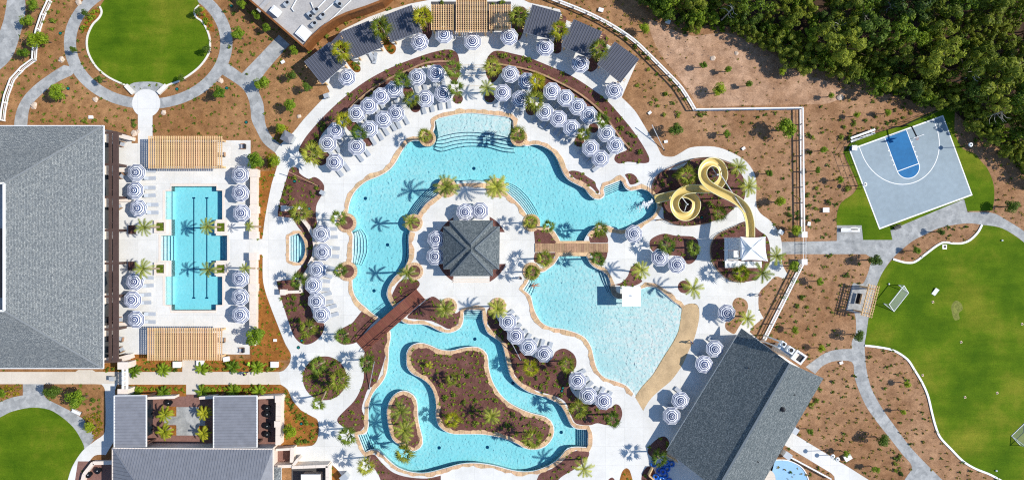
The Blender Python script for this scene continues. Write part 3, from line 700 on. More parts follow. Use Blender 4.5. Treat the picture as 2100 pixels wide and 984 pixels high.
steps('island_side_steps', [(842,480),(840,492),(841,517),(839,538)], [(832,480),(831,492),(832,517),(829,538)], 2, -0.3)
steps('corner_steps', [(1236,383),(1276,368)], [(1240,402),(1279,385)], 5, sm=False)
steps('river_steps', [(950,634),(990,634)], [(950,655),(990,655)], 5, sm=False)
steps('river_steps', [(732,890),(747,929)], [(750,886),(765,923)], 5, sm=False)
steps('river_steps', [(1207,879),(1207,918)], [(1184,879),(1184,918)], 6, sm=False)
steps('cove_steps', [(1242,558),(1250,570),(1253,585),(1254,598)], [(1218,548),(1221,563),(1226,577),(1236,592),(1243,602)], 5)
steps('planter_steps', [(1083,575),(1070,594)], [(1100,582),(1090,606)], 4, sm=False)
steps('lap_steps', [(330,484),(330,534)], [(351,484),(351,534)], 4, sm=False)
steps('lap_steps', [(466,484),(466,534)], [(449,484),(449,534)], 4, sm=False)
steps('lap_ledge', [(339,392),(339,450)], [(349,392),(349,450)], 1, -0.75, sm=False); steps('lap_ledge', [(339,567),(339,625)], [(349,567),(349,625)], 1, -0.75, sm=False)
steps('lap_ledge', [(456,391),(456,450)], [(450,391),(450,450)], 2, -0.75, sm=False); steps('lap_ledge', [(456,567),(456,625)], [(450,567),(450,625)], 2, -0.75, sm=False)
steps('spa_steps', [(592,485),(592,535)], [(612,482),(612,538)], 4, -0.18, -0.8, sm=False)
# lane marks of the lap pool
for x in (390, 417):
    mb = MB(); a = P(x, 405); b = P(x, 612)
    mb.box(a.x - 0.1, a.x + 0.1, b.y, a.y, -1.34, -1.335)
    for q in (a, b): mb.box(q.x - 0.27, q.x + 0.27, q.y - 0.13, q.y + 0.13, -1.34, -1.332)
    mb.build('lane_mark', MAT['tile_line'], kind='structure')
# drains on the lagoon floor
for x, y in ((746,406),(792,502),(764,597),(971,344),(1052,788),(899,922),(999,921),(973,697),(1152,890)):
    MB().lathe([(0, 0.0), (0.3, 0.0), (0.3, -0.1)], 14).build('drain_cover', MAT['tile_line'], kind='structure', loc=P(x, y, 0) + Vector((0, 0, -1.28)))

# ------------------------------------------------------------------ stone coping
def coping(name, px, outward, w0=0.62, step=0.85, seed=1, skip=None, closed=True, jag=0.22):
    rnd = random.Random(seed)
    p = G(px); n = len(p)
    L = sum(math.hypot(p[(i + 1) % n][0] - p[i][0], p[(i + 1) % n][1] - p[i][1]) for i in range(n if closed else n - 1))
    pts = p + [p[0]] if closed else p
    m = max(4, int(L / step)); q = resample(pts, m + 1)
    # uneven stone lengths
    nn = normals(q[:-1] if closed else q, closed); nn = nn + [nn[0]] if closed else nn
    wob = [w0 + rnd.uniform(-jag, jag) for _ in q]; wob[-1] = wob[0]
    root = link(name, None, kind='structure')
    for i in range(m):
        if skip is not None and skip((q[i][0] + q[i + 1][0]) / 2 * S + CX, CY - (q[i][1] + q[i + 1][1]) / 2 * S): continue
        a, b = q[i], q[i + 1]; na, nb = nn[i], nn[i + 1]; g = 0.02
        dx, dy = (b[0] - a[0]), (b[1] - a[1]); l = math.hypot(dx, dy) or 1; dx, dy = dx / l * g, dy / l * g
        a = (a[0] + dx, a[1] + dy); b = (b[0] - dx, b[1] - dy)
        wa, wb = wob[i] * outward, wob[i + 1] * outward; wm = (wob[i] + wob[i + 1]) / 2 * outward + rnd.uniform(-0.08, 0.12) * outward
        inn = -0.05 * outward
        z = 0.075 + rnd.uniform(-0.012, 0.02)
        mid = ((a[0] + b[0]) / 2 + (na[0] + nb[0]) / 2 * wm, (a[1] + b[1]) / 2 + (na[1] + nb[1]) / 2 * wm)
        poly = [(a[0] + na[0] * inn, a[1] + na[1] * inn), (b[0] + nb[0] * inn, b[1] + nb[1] * inn), (b[0] + nb[0] * wb, b[1] + nb[1] * wb), mid, (a[0] + na[0] * wa, a[1] + na[1] * wa)]
        MB().prism(poly, 0.0, z).build('stone', MAT['stone'], root)
def lag_skip(x, y):
    for cx_, cy_, r in PLANTERS:
        if math.hypot(x - cx_, y - cy_) < r - 1: return True
    return (800 < x < 830 and 628 < y < 660) or (777 < x < 800 and 652 < y < 680) or (1145 < x < 1203 and 488 < y < 530)
PLANTERS = [(877,284,17),(1064,283,17.5),(711,457,20),(713,556,20),(849,457,18),(850,556,18),(917,385,20),(1017,385,20),(1090,457,18),(1090,556,18),(920,628,17.5),(1021,627,17)]
def out_of(px): return -1 if area(G(px)) > 0 else 1
# the lagoon has more than 300 m of edge: two structures, north basin and river
iN = [p for p in LAGOON]
half = next(i for i, p in enumerate(LAGOON) if abs(p[0] - 825) < 1 and abs(p[1] - 657) < 1.5)
half2 = next(i for i, p in enumerate(LAGOON) if i > half and abs(p[0] - 798) < 1 and abs(p[1] - 678) < 1.5)
coping('river_coping', LAGOON[half:half2 + 1], out_of(LAGOON), 0.5, 0.95, 3, lag_skip, closed=False)
coping('lagoon_coping', LAGOON[half2:] + LAGOON[:half + 1], out_of(LAGOON), 0.62, 0.95, 4, lag_skip, closed=False)
coping('island_coping', ISLE_A, -out_of(ISLE_A), 0.55, 0.95, 5); coping('island_coping', ISLE_B, -out_of(ISLE_B), 0.48, 0.9, 6)
coping('beach_pool_coping', BEACH, out_of(BEACH), 0.6, 0.95, 7, lambda x, y: lag_skip(x, y) or (x > 1299 and y > 630) or (1255 < x < 1318 and 583 < y < 613))
coping('spa_coping', SPA, out_of(SPA), 0.42, 0.7, 8, jag=0.03)
# lap pool: pale square-cut coping
lapo = G(LAP)
for i in range(len(lapo)):
    a, b = lapo[i], lapo[(i + 1) % len(lapo)]
v, f = band(lapo, *(sorted((0.0, 0.42 * out_of(LAP)))), 0.0, 0.055, True)
link('lap_coping', mesh('lap_coping', v, f, [MAT['cream']]), kind='structure')
# beds on the river islands sit inside the coping
def inset(px, d):
    p = G(px); nn = normals(p, True); s = -out_of(px)
    return [((x + a * d * s) * S + CX, CY - (y + b * d * s) * S) for (x, y), (a, b) in zip(p, nn)]
for isl, nm in ((ISLE_A, 'river_island'), (ISLE_B, 'river_island')):
    i2 = inset(isl, 0.5)
    sheet(nm, G(isl), 0.0, MAT['stone'])
    sheet('mulch_bed', G(i2), 0.05, MAT['mulch']); BEDS.append(('isle', i2))
# sand coloured beach entry
bo, bi = G(B_OUT), G(BEACH[ib0:ib1 + 1])
bo2 = resample(bo, 30); bi2 = resample(bi, 30)
bv = [(x, y, 0.024) for x, y in bo2] + [((x + u) / 2, (y + v_) / 2, -0.03) for (x, y), (u, v_) in zip(bo2, bi2)] + [(x + (x - u) * 0.03, y + (y - v_) * 0.03, -0.125) for (u, v_), (x, y) in zip(bo2, bi2)]
link('beach_entry', mesh('beach_entry', bv, [(r * 30 + i, r * 30 + i + 1, (r + 1) * 30 + i + 1, (r + 1) * 30 + i) for r in range(2) for i in range(29)], [MAT['sandstone']]), kind='structure')
# dark rock lip of the cove
mbk = MB(); mbk.add(*band(G(smooth([(1252,585),(1256,602),(1266,610),(1279,611)], 5, False)), -0.1, 0.75, -1.2, 0.25, False)); mbk.build('cove_rock', MAT['rock'], kind='structure')
# islet walls and planter cylinders
for x, y, r in PLANTERS:
    root = empty('stone_planter', P(x, y), 0, None, 'planter', 'round stone planters on the pool edge')
    mb = MB(); ro = r / S; ri = ro * 0.68
    mb.lathe([(ro * 0.97, -1.3), (ro * 0.97, 0.02), (ro * 0.97, 0.05)], 40); mb.build('drum', MAT['lip'], root)
    ns = 22
    for k in range(ns):
        a0 = 2 * math.pi * k / ns + 0.012; a1 = 2 * math.pi * (k + 1) / ns - 0.012
        rr = [(ro * math.cos(a), ro * math.sin(a)) for a in (a0, (a0 + a1) / 2, a1)] + [(ri * math.cos(a), ri * math.sin(a)) for a in (a1, a0)]
        MB().prism(rr, 0.03, 0.16 + 0.012 * ((k * 7) % 3)).build('stone', MAT['stone'], root)
    MB().lathe([(0.0, 0.15), (ri * 0.6, 0.14), (ri + 0.05, 0.1)], 24).build('soil', MAT['mulch'], root)
    where = {(877,284): 'left of the sun shelf', (1064,283): 'right of the sun shelf', (711,457): 'above the curved west steps', (713,556): 'below the curved west steps', (849,457): 'at the island left edge, upper',
             (850,556): 'at the island left edge, lower', (917,385): 'at the island top left', (1017,385): 'at the island top right', (1090,457): 'at the island right edge, above the plank bridge', (1090,556): 'at the island right edge, below the plank bridge',
             (920,628): 'left of the river steps', (1021,627): 'right of the river steps'}[(x, y)]
    root['label'] = 'round stone ringed planter ' + where
# ------------------------------------------------------------------ building materials
def shingle_mat(name, c1, c2, rotz=0.0, row=0.2):
    m, n, b = node_mat(name)
    tc = n.nodes.new('ShaderNodeTexCoord'); mp = n.nodes.new('ShaderNodeMapping')
    n.links.new(tc.outputs['UV'], mp.inputs['Vector'])
    br = n.nodes.new('ShaderNodeTexBrick'); br.inputs['Scale'].default_value = 1.0
    br.inputs['Brick Width'].default_value = 0.36; br.inputs['Row Height'].default_value = row; br.inputs['Mortar Size'].default_value = 0.014
    br.inputs['Color1'].default_value = srgb(*c1); br.inputs['Color2'].default_value = srgb(*c2); br.inputs['Mortar'].default_value = srgb(*[x * 0.5 for x in c1])
    br.offset = 0.5; br.inputs['Bias'].default_value = -0.25
    n.links.new(mp.outputs[0], br.inputs['Vector'])
    wn = n.nodes.new('ShaderNodeTexNoise'); wn.inputs['Scale'].default_value = 4.5; wn.inputs['Detail'].default_value = 2; n.links.new(mp.outputs[0], wn.inputs['Vector'])
    r = n.nodes.new('ShaderNodeValToRGB'); r.color_ramp.elements[0].position = 0.34; r.color_ramp.elements[0].color = (0.66, 0.68, 0.7, 1); r.color_ramp.elements[1].position = 0.66; r.color_ramp.elements[1].color = (1.45, 1.42, 1.36, 1)
    n.links.new(wn.outputs['Fac'], r.inputs[0])
    q = n.nodes.new('ShaderNodeMix'); q.data_type = 'RGBA'; q.blend_type = 'MULTIPLY'; q.inputs['Factor'].default_value = 1
    n.links.new(br.outputs['Color'], q.inputs['A']); n.links.new(r.outputs[0], q.inputs['B']); n.links.new(q.outputs['Result'], b.inputs['Base Color'])
    b.inputs['Roughness'].default_value = 0.9; b.inputs['Specular IOR Level'].default_value = 0.15
    bp = n.nodes.new('ShaderNodeBump'); bp.inputs['Strength'].default_value = 0.5; bp.inputs['Distance'].default_value = 0.03; bp.invert = True
    n.links.new(br.outputs['Fac'], bp.inputs['Height']); n.links.new(bp.outputs[0], b.inputs['Normal'])
    return m
MAT['shingle'] = shingle_mat('grey_shingle', (118, 123, 126), (148, 151, 150))
MAT['slate'] = shingle_mat('blue_grey_shingle', (96, 104, 108), (128, 134, 136))
MAT['capstone'] = M('ridge_shingle', (128, 132, 134), 0.9, 0.1, 3.0); MAT['capslate'] = M('ridge_slate', (104, 112, 118), 0.9, 0.1, 3.0)
MAT['navy_roof'] = M('charcoal_metal_roof', (82, 84, 93), 0.5, 0.06, 1.2, spec=0.4, fine=(1.5, 0.06))
MAT['grey_roof'] = M('grey_metal_roof', (128, 130, 137), 0.5, 0.07, 0.9, spec=0.4, fine=(1.2, 0.06))
MAT['navy_seam'] = M('charcoal_seam', (104, 107, 120), 0.5, 0.05, 1.0)
MAT['gravel'] = M('roof_gravel', (176, 172, 168), 0.95, 0.14, 0.3, 7, fine=(4, 0.1))
MAT['wood'] = M('cedar_timber', (220, 184, 136), 0.7, 0.2, 1.5, obj_var=0.12, fine=(10, 0.1))
MAT['plank'] = M('weathered_plank', (168, 134, 104), 0.8, 0.18, 2.0, obj_var=0.14, fine=(9, 0.12))
MAT['rust'] = M('red_brown_decking', (122, 74, 58), 0.7, 0.12, 2.0, obj_var=0.08, fine=(7, 0.1))
MAT['brown_wall'] = M('brown_cladding', (132, 84, 44), 0.75, 0.2, 1.0, fine=(4, 0.15))
MAT['bronze'] = M('bronze_metal', (84, 66, 60), 0.5, 0.12, 1.0)
MAT['dark'] = M('dark_metal', (34, 34, 38), 0.5, 0.15, 1.5)
MAT['brick_pave'] = M('brown_brick_paving', (132, 98, 88), 0.9, 0.16, 2.5, fine=(6, 0.14))
MAT['terrace'] = M('dark_paving_and_shade', (84, 82, 82), 0.9, 0.12, 1.0)  # dark paving tone, also painted shade below the top pergola
MAT['galv'] = M('galvanised_metal', (196, 200, 202), 0.35, 0.06, 1.0, metal=0.3)
MAT['glass'] = M('dark_window_glass', (30, 40, 48), 0.08, 0.2, 0.5, spec=0.6)
MAT['yellow_in'] = M('golden_flume', (220, 196, 122), 0.3, 0.08, 0.6, spec=0.5)
MAT['yellow_out'] = M('pale_yellow_fibreglass', (236, 224, 172), 0.35, 0.05, 0.8, spec=0.5)
MAT['court_grey'] = M('court_grey', (148, 162, 170), 0.8, 0.08, 0.14, 7, fine=(1.3, 0.06))
MAT['court_blue'] = M('court_blue', (40, 108, 160), 0.75, 0.12, 0.25, 7, fine=(1.6, 0.08))
MAT['fabric_white'] = M('white_canopy_fabric', (240, 240, 238), 0.8, 0.02, 0.6)
MAT['teal'] = M('teal_plastic', (20, 110, 104), 0.5, 0.1, 2.0)
MAT['black'] = M('black_paint', (22, 22, 25), 0.5, 0.15, 2.0)

def face_uv(me):
    """roof faces get a map laid along the eaves: u along the contour, v up the slope, in metres"""
    uv = me.uv_layers.new(name='slope')
    for p in me.polygons:
        n = p.normal; u = Vector((-n.y, n.x, 0))
        u = u.normalized() if u.length > 1e-4 else Vector((1, 0, 0)); v = n.cross(u)
        for li in p.loop_indices:
            c = me.vertices[me.loops[li].vertex_index].co
            uv.data[li].uv = (c.dot(u), c.dot(v))

def roof(name, verts, faces, mat, parent, thick=0.18):
    """verts are 3D points; a slab of small thickness so that the eaves have a face"""
    vs = [Vector(v) for v in verts]
    nv = len(vs)
    top = []
    for f in faces:
        a, b, c = vs[f[0]], vs[f[1]], vs[f[2]]
        top.append(tuple(f) if (b - a).cross(c - a).z > 0 else tuple(f[::-1]))
    edges = {}
    for f in top:
        for i in range(len(f)): edges[(f[i], f[(i + 1) % len(f)])] = 1
    rim = [(b, a, a + nv, b + nv) for (a, b) in edges if (b, a) not in edges]
    allv = vs + [v - Vector((0, 0, thick)) for v in vs]
    me = mesh(name, allv, top + rim + [tuple(i + nv for i in f[::-1]) for f in top], [mat, MAT['white']], [0] * len(top) + [1] * len(rim) + [1] * len(top))
    face_uv(me)
    return link(name, me, parent)

def seams(parent, a, b, c, d, n, mat, h=0.05, w=0.05, name='seam'):
    """standing seams from edge a-b to edge d-c"""
    a, b, c, d = map(Vector, (a, b, c, d))
    for i in range(n + 1):
        t = i / n
        p, q = a.lerp(b, t), d.lerp(c, t); up = Vector((0, 0, h * 0.4))
        MB().bar(p + up, q + up, w, h).build(name, mat, parent)

def roots(name, label, cat, loc=(0, 0, 0), group=None): return empty(name, loc, 0, label, cat, group)

def wall_line(parent, pts, wid, z0, z1, mat, name='wall', closed=False):
    v, f = band([(p[0], p[1]) for p in pts], -wid / 2, wid / 2, z0, z1, closed)
    return link(name, mesh(name, v, f, [mat]), parent)

# ------------------------------------------------------------------ clubhouse on the left
t = roots('clubhouse', 'large clubhouse with grey shingled hip roof at the left edge', 'building')
e, tz = 4.2, 9.0
E0, E1, E2, E3 = P(-420, 258, e), P(212, 258, e), P(211, 755, e), P(-420, 755, e)
T0, T1 = P(9, 376, tz), P(9, 637, tz); T2, T3 = P(-420, 376, tz), P(-420, 637, tz)
roof('roof', [E0, E1, E2, E3, T2, T0, T1, T3], [(0, 1, 5, 4), (1, 2, 6, 5), (2, 3, 7, 6)], MAT['shingle'], t, 0.3)
MB().prism([(T0.x, T0.y), (T1.x, T1.y), (T3.x, T3.y), (T2.x, T2.y)], tz - 1.6, tz - 1.5).build('roof_well', MAT['gravel'], t)
for a, b in ((T0, T1), (T0, T2), (T1, T3)):
    MB().bar(a + Vector((0, 0, 0.02)), b + Vector((0, 0, 0.02)), 0.3, 0.35).build('well_curb', MAT['white'], t)
MB().box(T0.x - 1.4, T0.x - 0.25, T1.y + 2, T1.y + 13, tz - 1.5, tz - 0.4).build('roof_unit', MAT['dark'], t)
for a, b in ((E1, T0), (E2, T1)):
    MB().bar(a.lerp(b, 0.01) + Vector((0, 0, 0.04)), b + Vector((0, 0, 0.04)), 0.28, 0.06).build('hip_cap', MAT['capstone'], t)
bx = [(E0.x, E0.y - 0.6), (E1.x - 0.7, E1.y - 0.6), (E2.x - 0.7, E2.y + 0.6), (E3.x, E3.y + 0.6)]
MB().prism(bx, 0.0, e - 0.35).build('wall', MAT['cream'], t)
for k in range(7):
    y0 = E1.y - 2.5 - k * 5.4
    MB().box(E1.x - 0.72, E1.x - 0.66, y0 - 3.6, y0, 0.3, 3.2).build('window', MAT['glass'], t)
for a, b in ((E0, E1), (E1, E2), (E2, E3)):
    MB().bar(a + Vector((0.08, 0, -0.05)), b + Vector((0.08, 0, -0.05)), 0.14, 0.16).build('gutter', MAT['white'], t)
# bronze veranda along its east side
t = roots('veranda', 'dark bronze beamed veranda along the clubhouse east side', 'veranda')
vz = 3.1
xo, xm, xi = P(236.5, 0, vz).x, P(225, 0, vz).x, P(210, 0, vz).x
ya, yb = P(0, 272, vz).y, P(0, 742, vz).y
MB().box(xo - 0.42, xo + 0.42, yb, ya, vz - 0.35, vz).build('front_beam', MAT['bronze'], t)
MB().box(xm - 0.2, xm + 0.2, yb, ya, vz - 0.3, vz - 0.02).build('middle_beam', MAT['bronze'], t)
for py in (272, 337, 404, 472, 540, 608, 675, 741):
    yy = P(0, py, vz).y
    MB().box(xi, xo, yy - 0.18, yy + 0.18, vz - 0.26, vz + 0.03).build('cross_beam', MAT['bronze'], t)
    MB().box(xo - 0.2, xo + 0.2, yy - 0.2, yy + 0.2, 0.02, vz - 0.35).build('post', MAT['bronze'], t)
for k in range(14):
    yy = ya - (k + 0.5) * (ya - yb) / 14
    MB().box(xm, xo, yy - 0.05, yy + 0.05, vz - 0.2, vz - 0.06).build('rafter', MAT['bronze'], t)
sheet('veranda_floor', G([(196, 262), (240, 270), (240, 735), (196, 745)]), 0.04, MAT['terrace'])

# ------------------------------------------------------------------ service building at the top
t = roots('service_building', 'flat gravel roofed service building with rooftop plant at top', 'building')
rz = 3.0
RP = [(470,-40),(512,0),(625,98),(640,79),(664,57),(689,40),(713,29),(750,17),(784,4),(830,-40)]
rp = [XY(x, y, rz) for x, y in RP]
MB().prism(rp, 0, rz).build('wall', MAT['brown_wall'], t)
mb = MB(); mb.prism([((x - 0.0) * 1.0, y) for x, y in rp], rz, rz + 0.03); mb.build('roof', MAT['gravel'], t)
wall_line(t, rp[:3], 0.3, rz, rz + 0.35, MAT['brown_wall'], 'parapet'); wall_line(t, rp[2:], 0.4, rz, rz + 0.5, MAT['brown_wall'], 'parapet')
# plant standing on that roof: each piece can be lifted off
def roofbox(px, py, sx, sy, rot, h, label, name='rooftop_unit', z=rz + 0.03, mat='white', cat='rooftop unit', curb=True):
    o = empty(name, P(px, py, z), R(rot), label, cat, 'plant on the flat roof')
    MB().box(-sx / 2, sx / 2, -sy / 2, sy / 2, 0.12, h).build('casing', MAT[mat], o)
    if curb: MB().box(-sx / 2 + 0.1, sx / 2 - 0.1, -sy / 2 + 0.1, sy / 2 - 0.1, 0, 0.12).build('curb', MAT['galv'], o)
    MB().box(-sx / 2 + 0.15, -sx / 2 + 0.22, -sy / 2 + 0.2, sy / 2 - 0.2, h, h + 0.03).build('lid_rib', MAT['galv'], o)
    return o
roofbox(568, 26, 1.5, 1.25, -40, 0.9, 'white square rooftop unit nearest the garden path')
roofbox(624, 70, 1.9, 2.1, 50, 0.5, 'large white rooftop hatch at the lower corner of the flat roof')
roofbox(541, 12, 0.8, 2.6, -42, 0.25, 'long flat skylight curb at the left edge of the flat roof', mat='gravel')
def pipe(pts, label, r=0.09, z=rz + 0.25, d=None):
    o = empty('roof_pipe', P(pts[0][0], pts[0][1], rz), 0, label, 'pipe', 'pipes on the flat roof')
    q = [P(x, y, z) - o.location for x, y in pts]
    mb = MB(); mb.tube(q, r, 8); mb.build('duct', MAT['white'], o)
    for p in q[::1]:
        MB().box(p.x - 0.12, p.x + 0.12, p.y - 0.12, p.y + 0.12, 0.0, z - rz).build('saddle', MAT['galv'], o)
pipe([(611, -5), (598, 18), (602, 23)], 'short bent white pipe on the flat roof')
pipe([(668, 0), (645, 24), (638, 6)], 'white pipe with a sharp kink at mid roof')
pipe([(692, 0), (662, 27), (655, 34)], 'straight white pipe right of the kinked one')
pipe([(721, 0), (700, 20), (684, 36), (668, 49)], 'longest white pipe beside the curved parapet')
def condenser(px, py, rot, label):
    o = empty('condenser', P(px, py, rz), R(rot), label, 'condenser', 'condensers on the flat roof')
    MB().box(-0.55, 0.55, -0.3, 0.3, 0.1, 0.75).build('casing', MAT['galv'], o)
    MB().lathe([(0.26, 0.76), (0.26, 0.8), (0.2, 0.8), (0.2, 0.76)], 16, c=(0.2, 0)).build('fan_ring', MAT['black'], o)
    MB().lathe([(0.0, 0.765), (0.19, 0.765)], 12, c=(0.2, 0)).build('fan_grille', MAT['dark'], o)
    for x in (-0.45, 0.45): MB().box(x - 0.06, x + 0.06, -0.32, 0.32, 0, 0.1).build('foot', MAT['galv'], o)
condenser(650, 24, 42, 'upper of the two condensers with round fans'); condenser(663, 35, 42, 'lower of the two condensers with round fans')
condenser(638, 34, -48, 'condenser left of the paired fans, shadow thrown left'); condenser(697, 10, -38, 'condenser beside the longest roof pipe'); condenser(590, 10, 40, 'condenser near the bent pipe')
condenser(646, 52, 42, 'lowest condenser, next to the large hatch')

# ------------------------------------------------------------------ cabanas
def cabana(q, label, shadow=None):
    z = 3.0
    pts = [P(x, y, z) for x, y in q]          # back-left, back-right, front-right, front-left
    c = sum(pts, Vector()) / 4; c.z = 0
    o = empty('cabana', c, 0, label, 'cabana', 'cabanas round the upper terrace')
    l = [p - c for p in pts]; l[0].z += 0.25; l[1].z += 0.25
    r = roof('roof', l, [(0, 1, 2, 3)], MAT['navy_roof'], o, 0.14)
    n = 11
    for i in range(n + 1):
        u = i / n
        MB().bar(l[0].lerp(l[1], u) + Vector((0, 0, 0.03)), l[3].lerp(l[2], u) + Vector((0, 0, 0.03)), 0.1, 0.1).build('seam', MAT['navy_seam'], r)
    cen = sum(l, Vector()) / 4
    for i, p in enumerate(l):
        q2 = p.lerp(cen, 0.16)
        MB().box(q2.x - 0.12, q2.x + 0.12, q2.y - 0.12, q2.y + 0.12, 0.02, p.z - 0.15).build('post', MAT['wood'], o)
    for a, b in ((0, 3), (1, 2)):            # paired rafter tails that stick out past the roof sides
        out = (l[a] - l[1 - a if a < 2 else 0]); side = (l[a] - l[1 if a == 0 else 0]).normalized()
        for s in (0.16, 0.84):
            p = l[a].lerp(l[b], s)
            for k in (-0.16, 0.16):
                d = (l[b] - l[a]).normalized() * k
                MB().bar(p + d - side * 0.6 + Vector((0, 0, -0.2)), p + d + side * 0.42 + Vector((0, 0, -0.2)), 0.1, 0.16).build('rafter_tail', MAT['wood'], o)
    for a, b in ((0, 1), (3, 2)):
        p, q2 = l[a].lerp(cen, 0.16), l[b].lerp(cen, 0.16)
        MB().bar(p + Vector((0, 0, -0.25)), q2 + Vector((0, 0, -0.25)), 0.14, 0.2).build('beam', MAT['wood'], o)
    p, q2 = l[0].lerp(cen, 0.12), l[1].lerp(cen, 0.12)
    v, f = band([(p.x, p.y), (q2.x, q2.y)], -0.05, 0.05, 0.02, 2.7, False); link('back_panel', mesh('back_panel', v, f, [MAT['dark']]), o)
    mb = MB(); a, b = l[0].lerp(cen, 0.4), l[1].lerp(cen, 0.4); d = (l[3] - l[0]).normalized()
    v, f = band([(a.x, a.y), (b.x, b.y)], -0.4, 0.4, 0.03, 0.42, False); link('bench', mesh('bench', v, f, [MAT['galv']]), o)
CAB = [([(625,127),(675,88),(710,131),(661,173)], 'lowest left cabana, beside the garden path'), ([(700,67),(756,44),(785,97),(730,120)], 'second cabana from the left, palm shadow on its roof'),
 ([(786,34),(844,12),(864,66),(804,86)], 'cabana just left of the timber pergola'), ([(1092,11),(1150,27),(1134,82),(1074,67)], 'cabana just right of the timber pergola'),
 ([(1177,41),(1234,66),(1210,120),(1152,95)], 'second cabana right of the timber pergola'), ([(1261,87),(1310,122),(1272,170),(1225,132)], 'last cabana on the right, by the white fence')]
for q, lb in CAB: cabana(q, 'charcoal metal roofed ' + lb)

# ------------------------------------------------------------------ pergolas
def pergola(name, x0, y0, x1, y1, z, label, nx, ny, vert_top=True, sw=0.13, posts=True, group='timber pergolas', cross=0.09):
    a, b = P(x0, y0, z), P(x1, y1, z); cx_, cy_ = (a.x + b.x) / 2, (a.y + b.y) / 2
    o = empty(name, (cx_, cy_, 0), 0, label, 'pergola', group)
    hx, hy = (b.x - a.x) / 2, (a.y - b.y) / 2
    me = MB().box(-sw / 2, sw / 2, -hy, hy, z - 0.16, z).mesh('slat', MAT['wood'])
    for i in range(nx): link('slat', me, o, (-hx + 2 * hx * i / (nx - 1), 0, 0))
    me2 = MB().box(-hx - 0.1, hx + 0.1, -cross / 2, cross / 2, z - 0.26, z - 0.162).mesh('purlin', MAT['wood'])
    for i in range(ny): link('purlin', me2, o, (0, -hy + 0.15 + (2 * hy - 0.3) * i / (ny - 1), 0))
    me3 = MB().box(-hx, hx, -0.09, 0.09, z - 0.52, z - 0.265).mesh('beam', MAT['wood'])
    for s in (-0.82, 0.82): link('beam', me3, o, (0, hy * s, 0))
    me4 = MB().box(-0.14, 0.14, -0.14, 0.14, 0.02, z - 0.525).mesh('post', MAT['wood'])
    for sx in (-0.9, 0.0, 0.9) if hx > 4 else (-0.88, 0.88):
        for sy in (-0.82, 0.82): link('post', me4, o, (hx * sx, hy * sy, 0))
    return o
sheet('pergola_shade_floor', G([(884,4),(1048,4),(1048,64),(884,64)]), 0.04, MAT['terrace']); sheet('pergola_shade_floor', G([(318,292),(446,292),(446,340),(318,340)]), 0.04, MAT['brick_pave']); sheet('pergola_shade_floor', G([(318,682),(446,682),(446,732),(318,732)]), 0.04, MAT['brick_pave'])  # dark sheet under the top pergola puts the lattice's shade into the floor colour
pergola('pergola', 305, 279, 454, 346, 3.0, 'wide cedar pergola above the lap pool', 33, 15, sw=0.16, cross=0.06)
pergola('pergola', 303, 672, 454, 739, 3.0, 'wide cedar pergola below the lap pool', 33, 15, sw=0.16, cross=0.06)
pergola('pergola', 885, 9, 929, 62, 3.0, 'left bay of the timber pergola at the top', 10, 13)
pergola('pergola', 936, -6, 998, 67, 3.4, 'taller middle bay of the timber pergola at the top', 14, 18)
pergola('pergola', 1004, 9, 1046, 61, 3.0, 'right bay of the timber pergola at the top', 10, 13)

# ------------------------------------------------------------------ island pavilion
sheet('pavilion_bed', G(circ(968, 511, 76, 48)), 0.03, MAT['mulch']); HARD.append(circ(966, 510, 71, 24))
sheet('pavilion_floor', G([(930,430),(1004,430),(1004,476),(1048,476),(1048,541),(1004,541),(1004,592),(930,592),(930,541),(888,541),(888,476),(930,476)]), 0.036, MAT['concrete'])
t = roots('pavilion', 'island pavilion with cross shaped blue grey shingle roof', 'pavilion', P(966, 508))
z0, z1 = 3.1, 5.9
PO = [(922,452),(1011,452),(1011,464),(1025,464),(1024,552),(1011,552),(1011,566),(923,566),(923,552),(909,552),(909,464),(922,464)]
L = t.location
vs = [P(x, y, z0) - L for x, y in PO] + [P(966, 509, z1 - 0.12) - L] + [P(x, y, z1) - L for x, y in ((966, 501), (974, 509), (966, 517), (958, 509))]
for i in (2, 5, 8, 11): vs[i].z += 0.06
roof('roof', vs, [(0, 1, 13), (3, 4, 14), (6, 7, 15), (9, 10, 16), (1, 2, 12, 13), (2, 3, 14, 12), (4, 5, 12, 14), (5, 6, 15, 12), (7, 8, 12, 15), (8, 9, 16, 12), (10, 11, 12, 16), (11, 0, 13, 12)], MAT['slate'], t, 0.2)
for i in (0, 1, 3, 4, 6, 7, 9, 10):
    MB().bar(vs[i].lerp(vs[13 + (i // 3 if i != 1 else 0)], 0.02) + Vector((0, 0, 0.04)), vs[13 + i // 3] + Vector((0, 0, 0.04)), 0.2, 0.1).build('hip_cap', MAT['capslate'], t)
for x, y in ((930,460),(1003,460),(1017,472),(1017,545),(1003,558),(931,558),(917,545),(917,472)):
    p = P(x, y, 1.5) - L; MB().box(p.x - 0.25, p.x + 0.25, p.y - 0.25, p.y + 0.25, 0.03 - 0, z0 - 0.2).build('column', MAT['cream'], t)
p, q = P(940, 480) - L, P(992, 540) - L
MB().box(p.x, q.x, q.y, p.y, 0.04, 2.6).build('bar_core', MAT['cream'], t)
MB().box(p.x - 0.8, q.x + 0.8, q.y - 0.8, q.y - 0.4, 0.04, 1.1).build('counter', MAT['cream'], t)
for a, b in ((928, 1004),):
    for yy in (572, 577): MB().box((P(a, 0) - L).x, (P(b, 0) - L).x, (P(0, yy + 2) - L).y, (P(0, yy) - L).y, 0.04, 0.12).build('step', MAT['cream'], t)

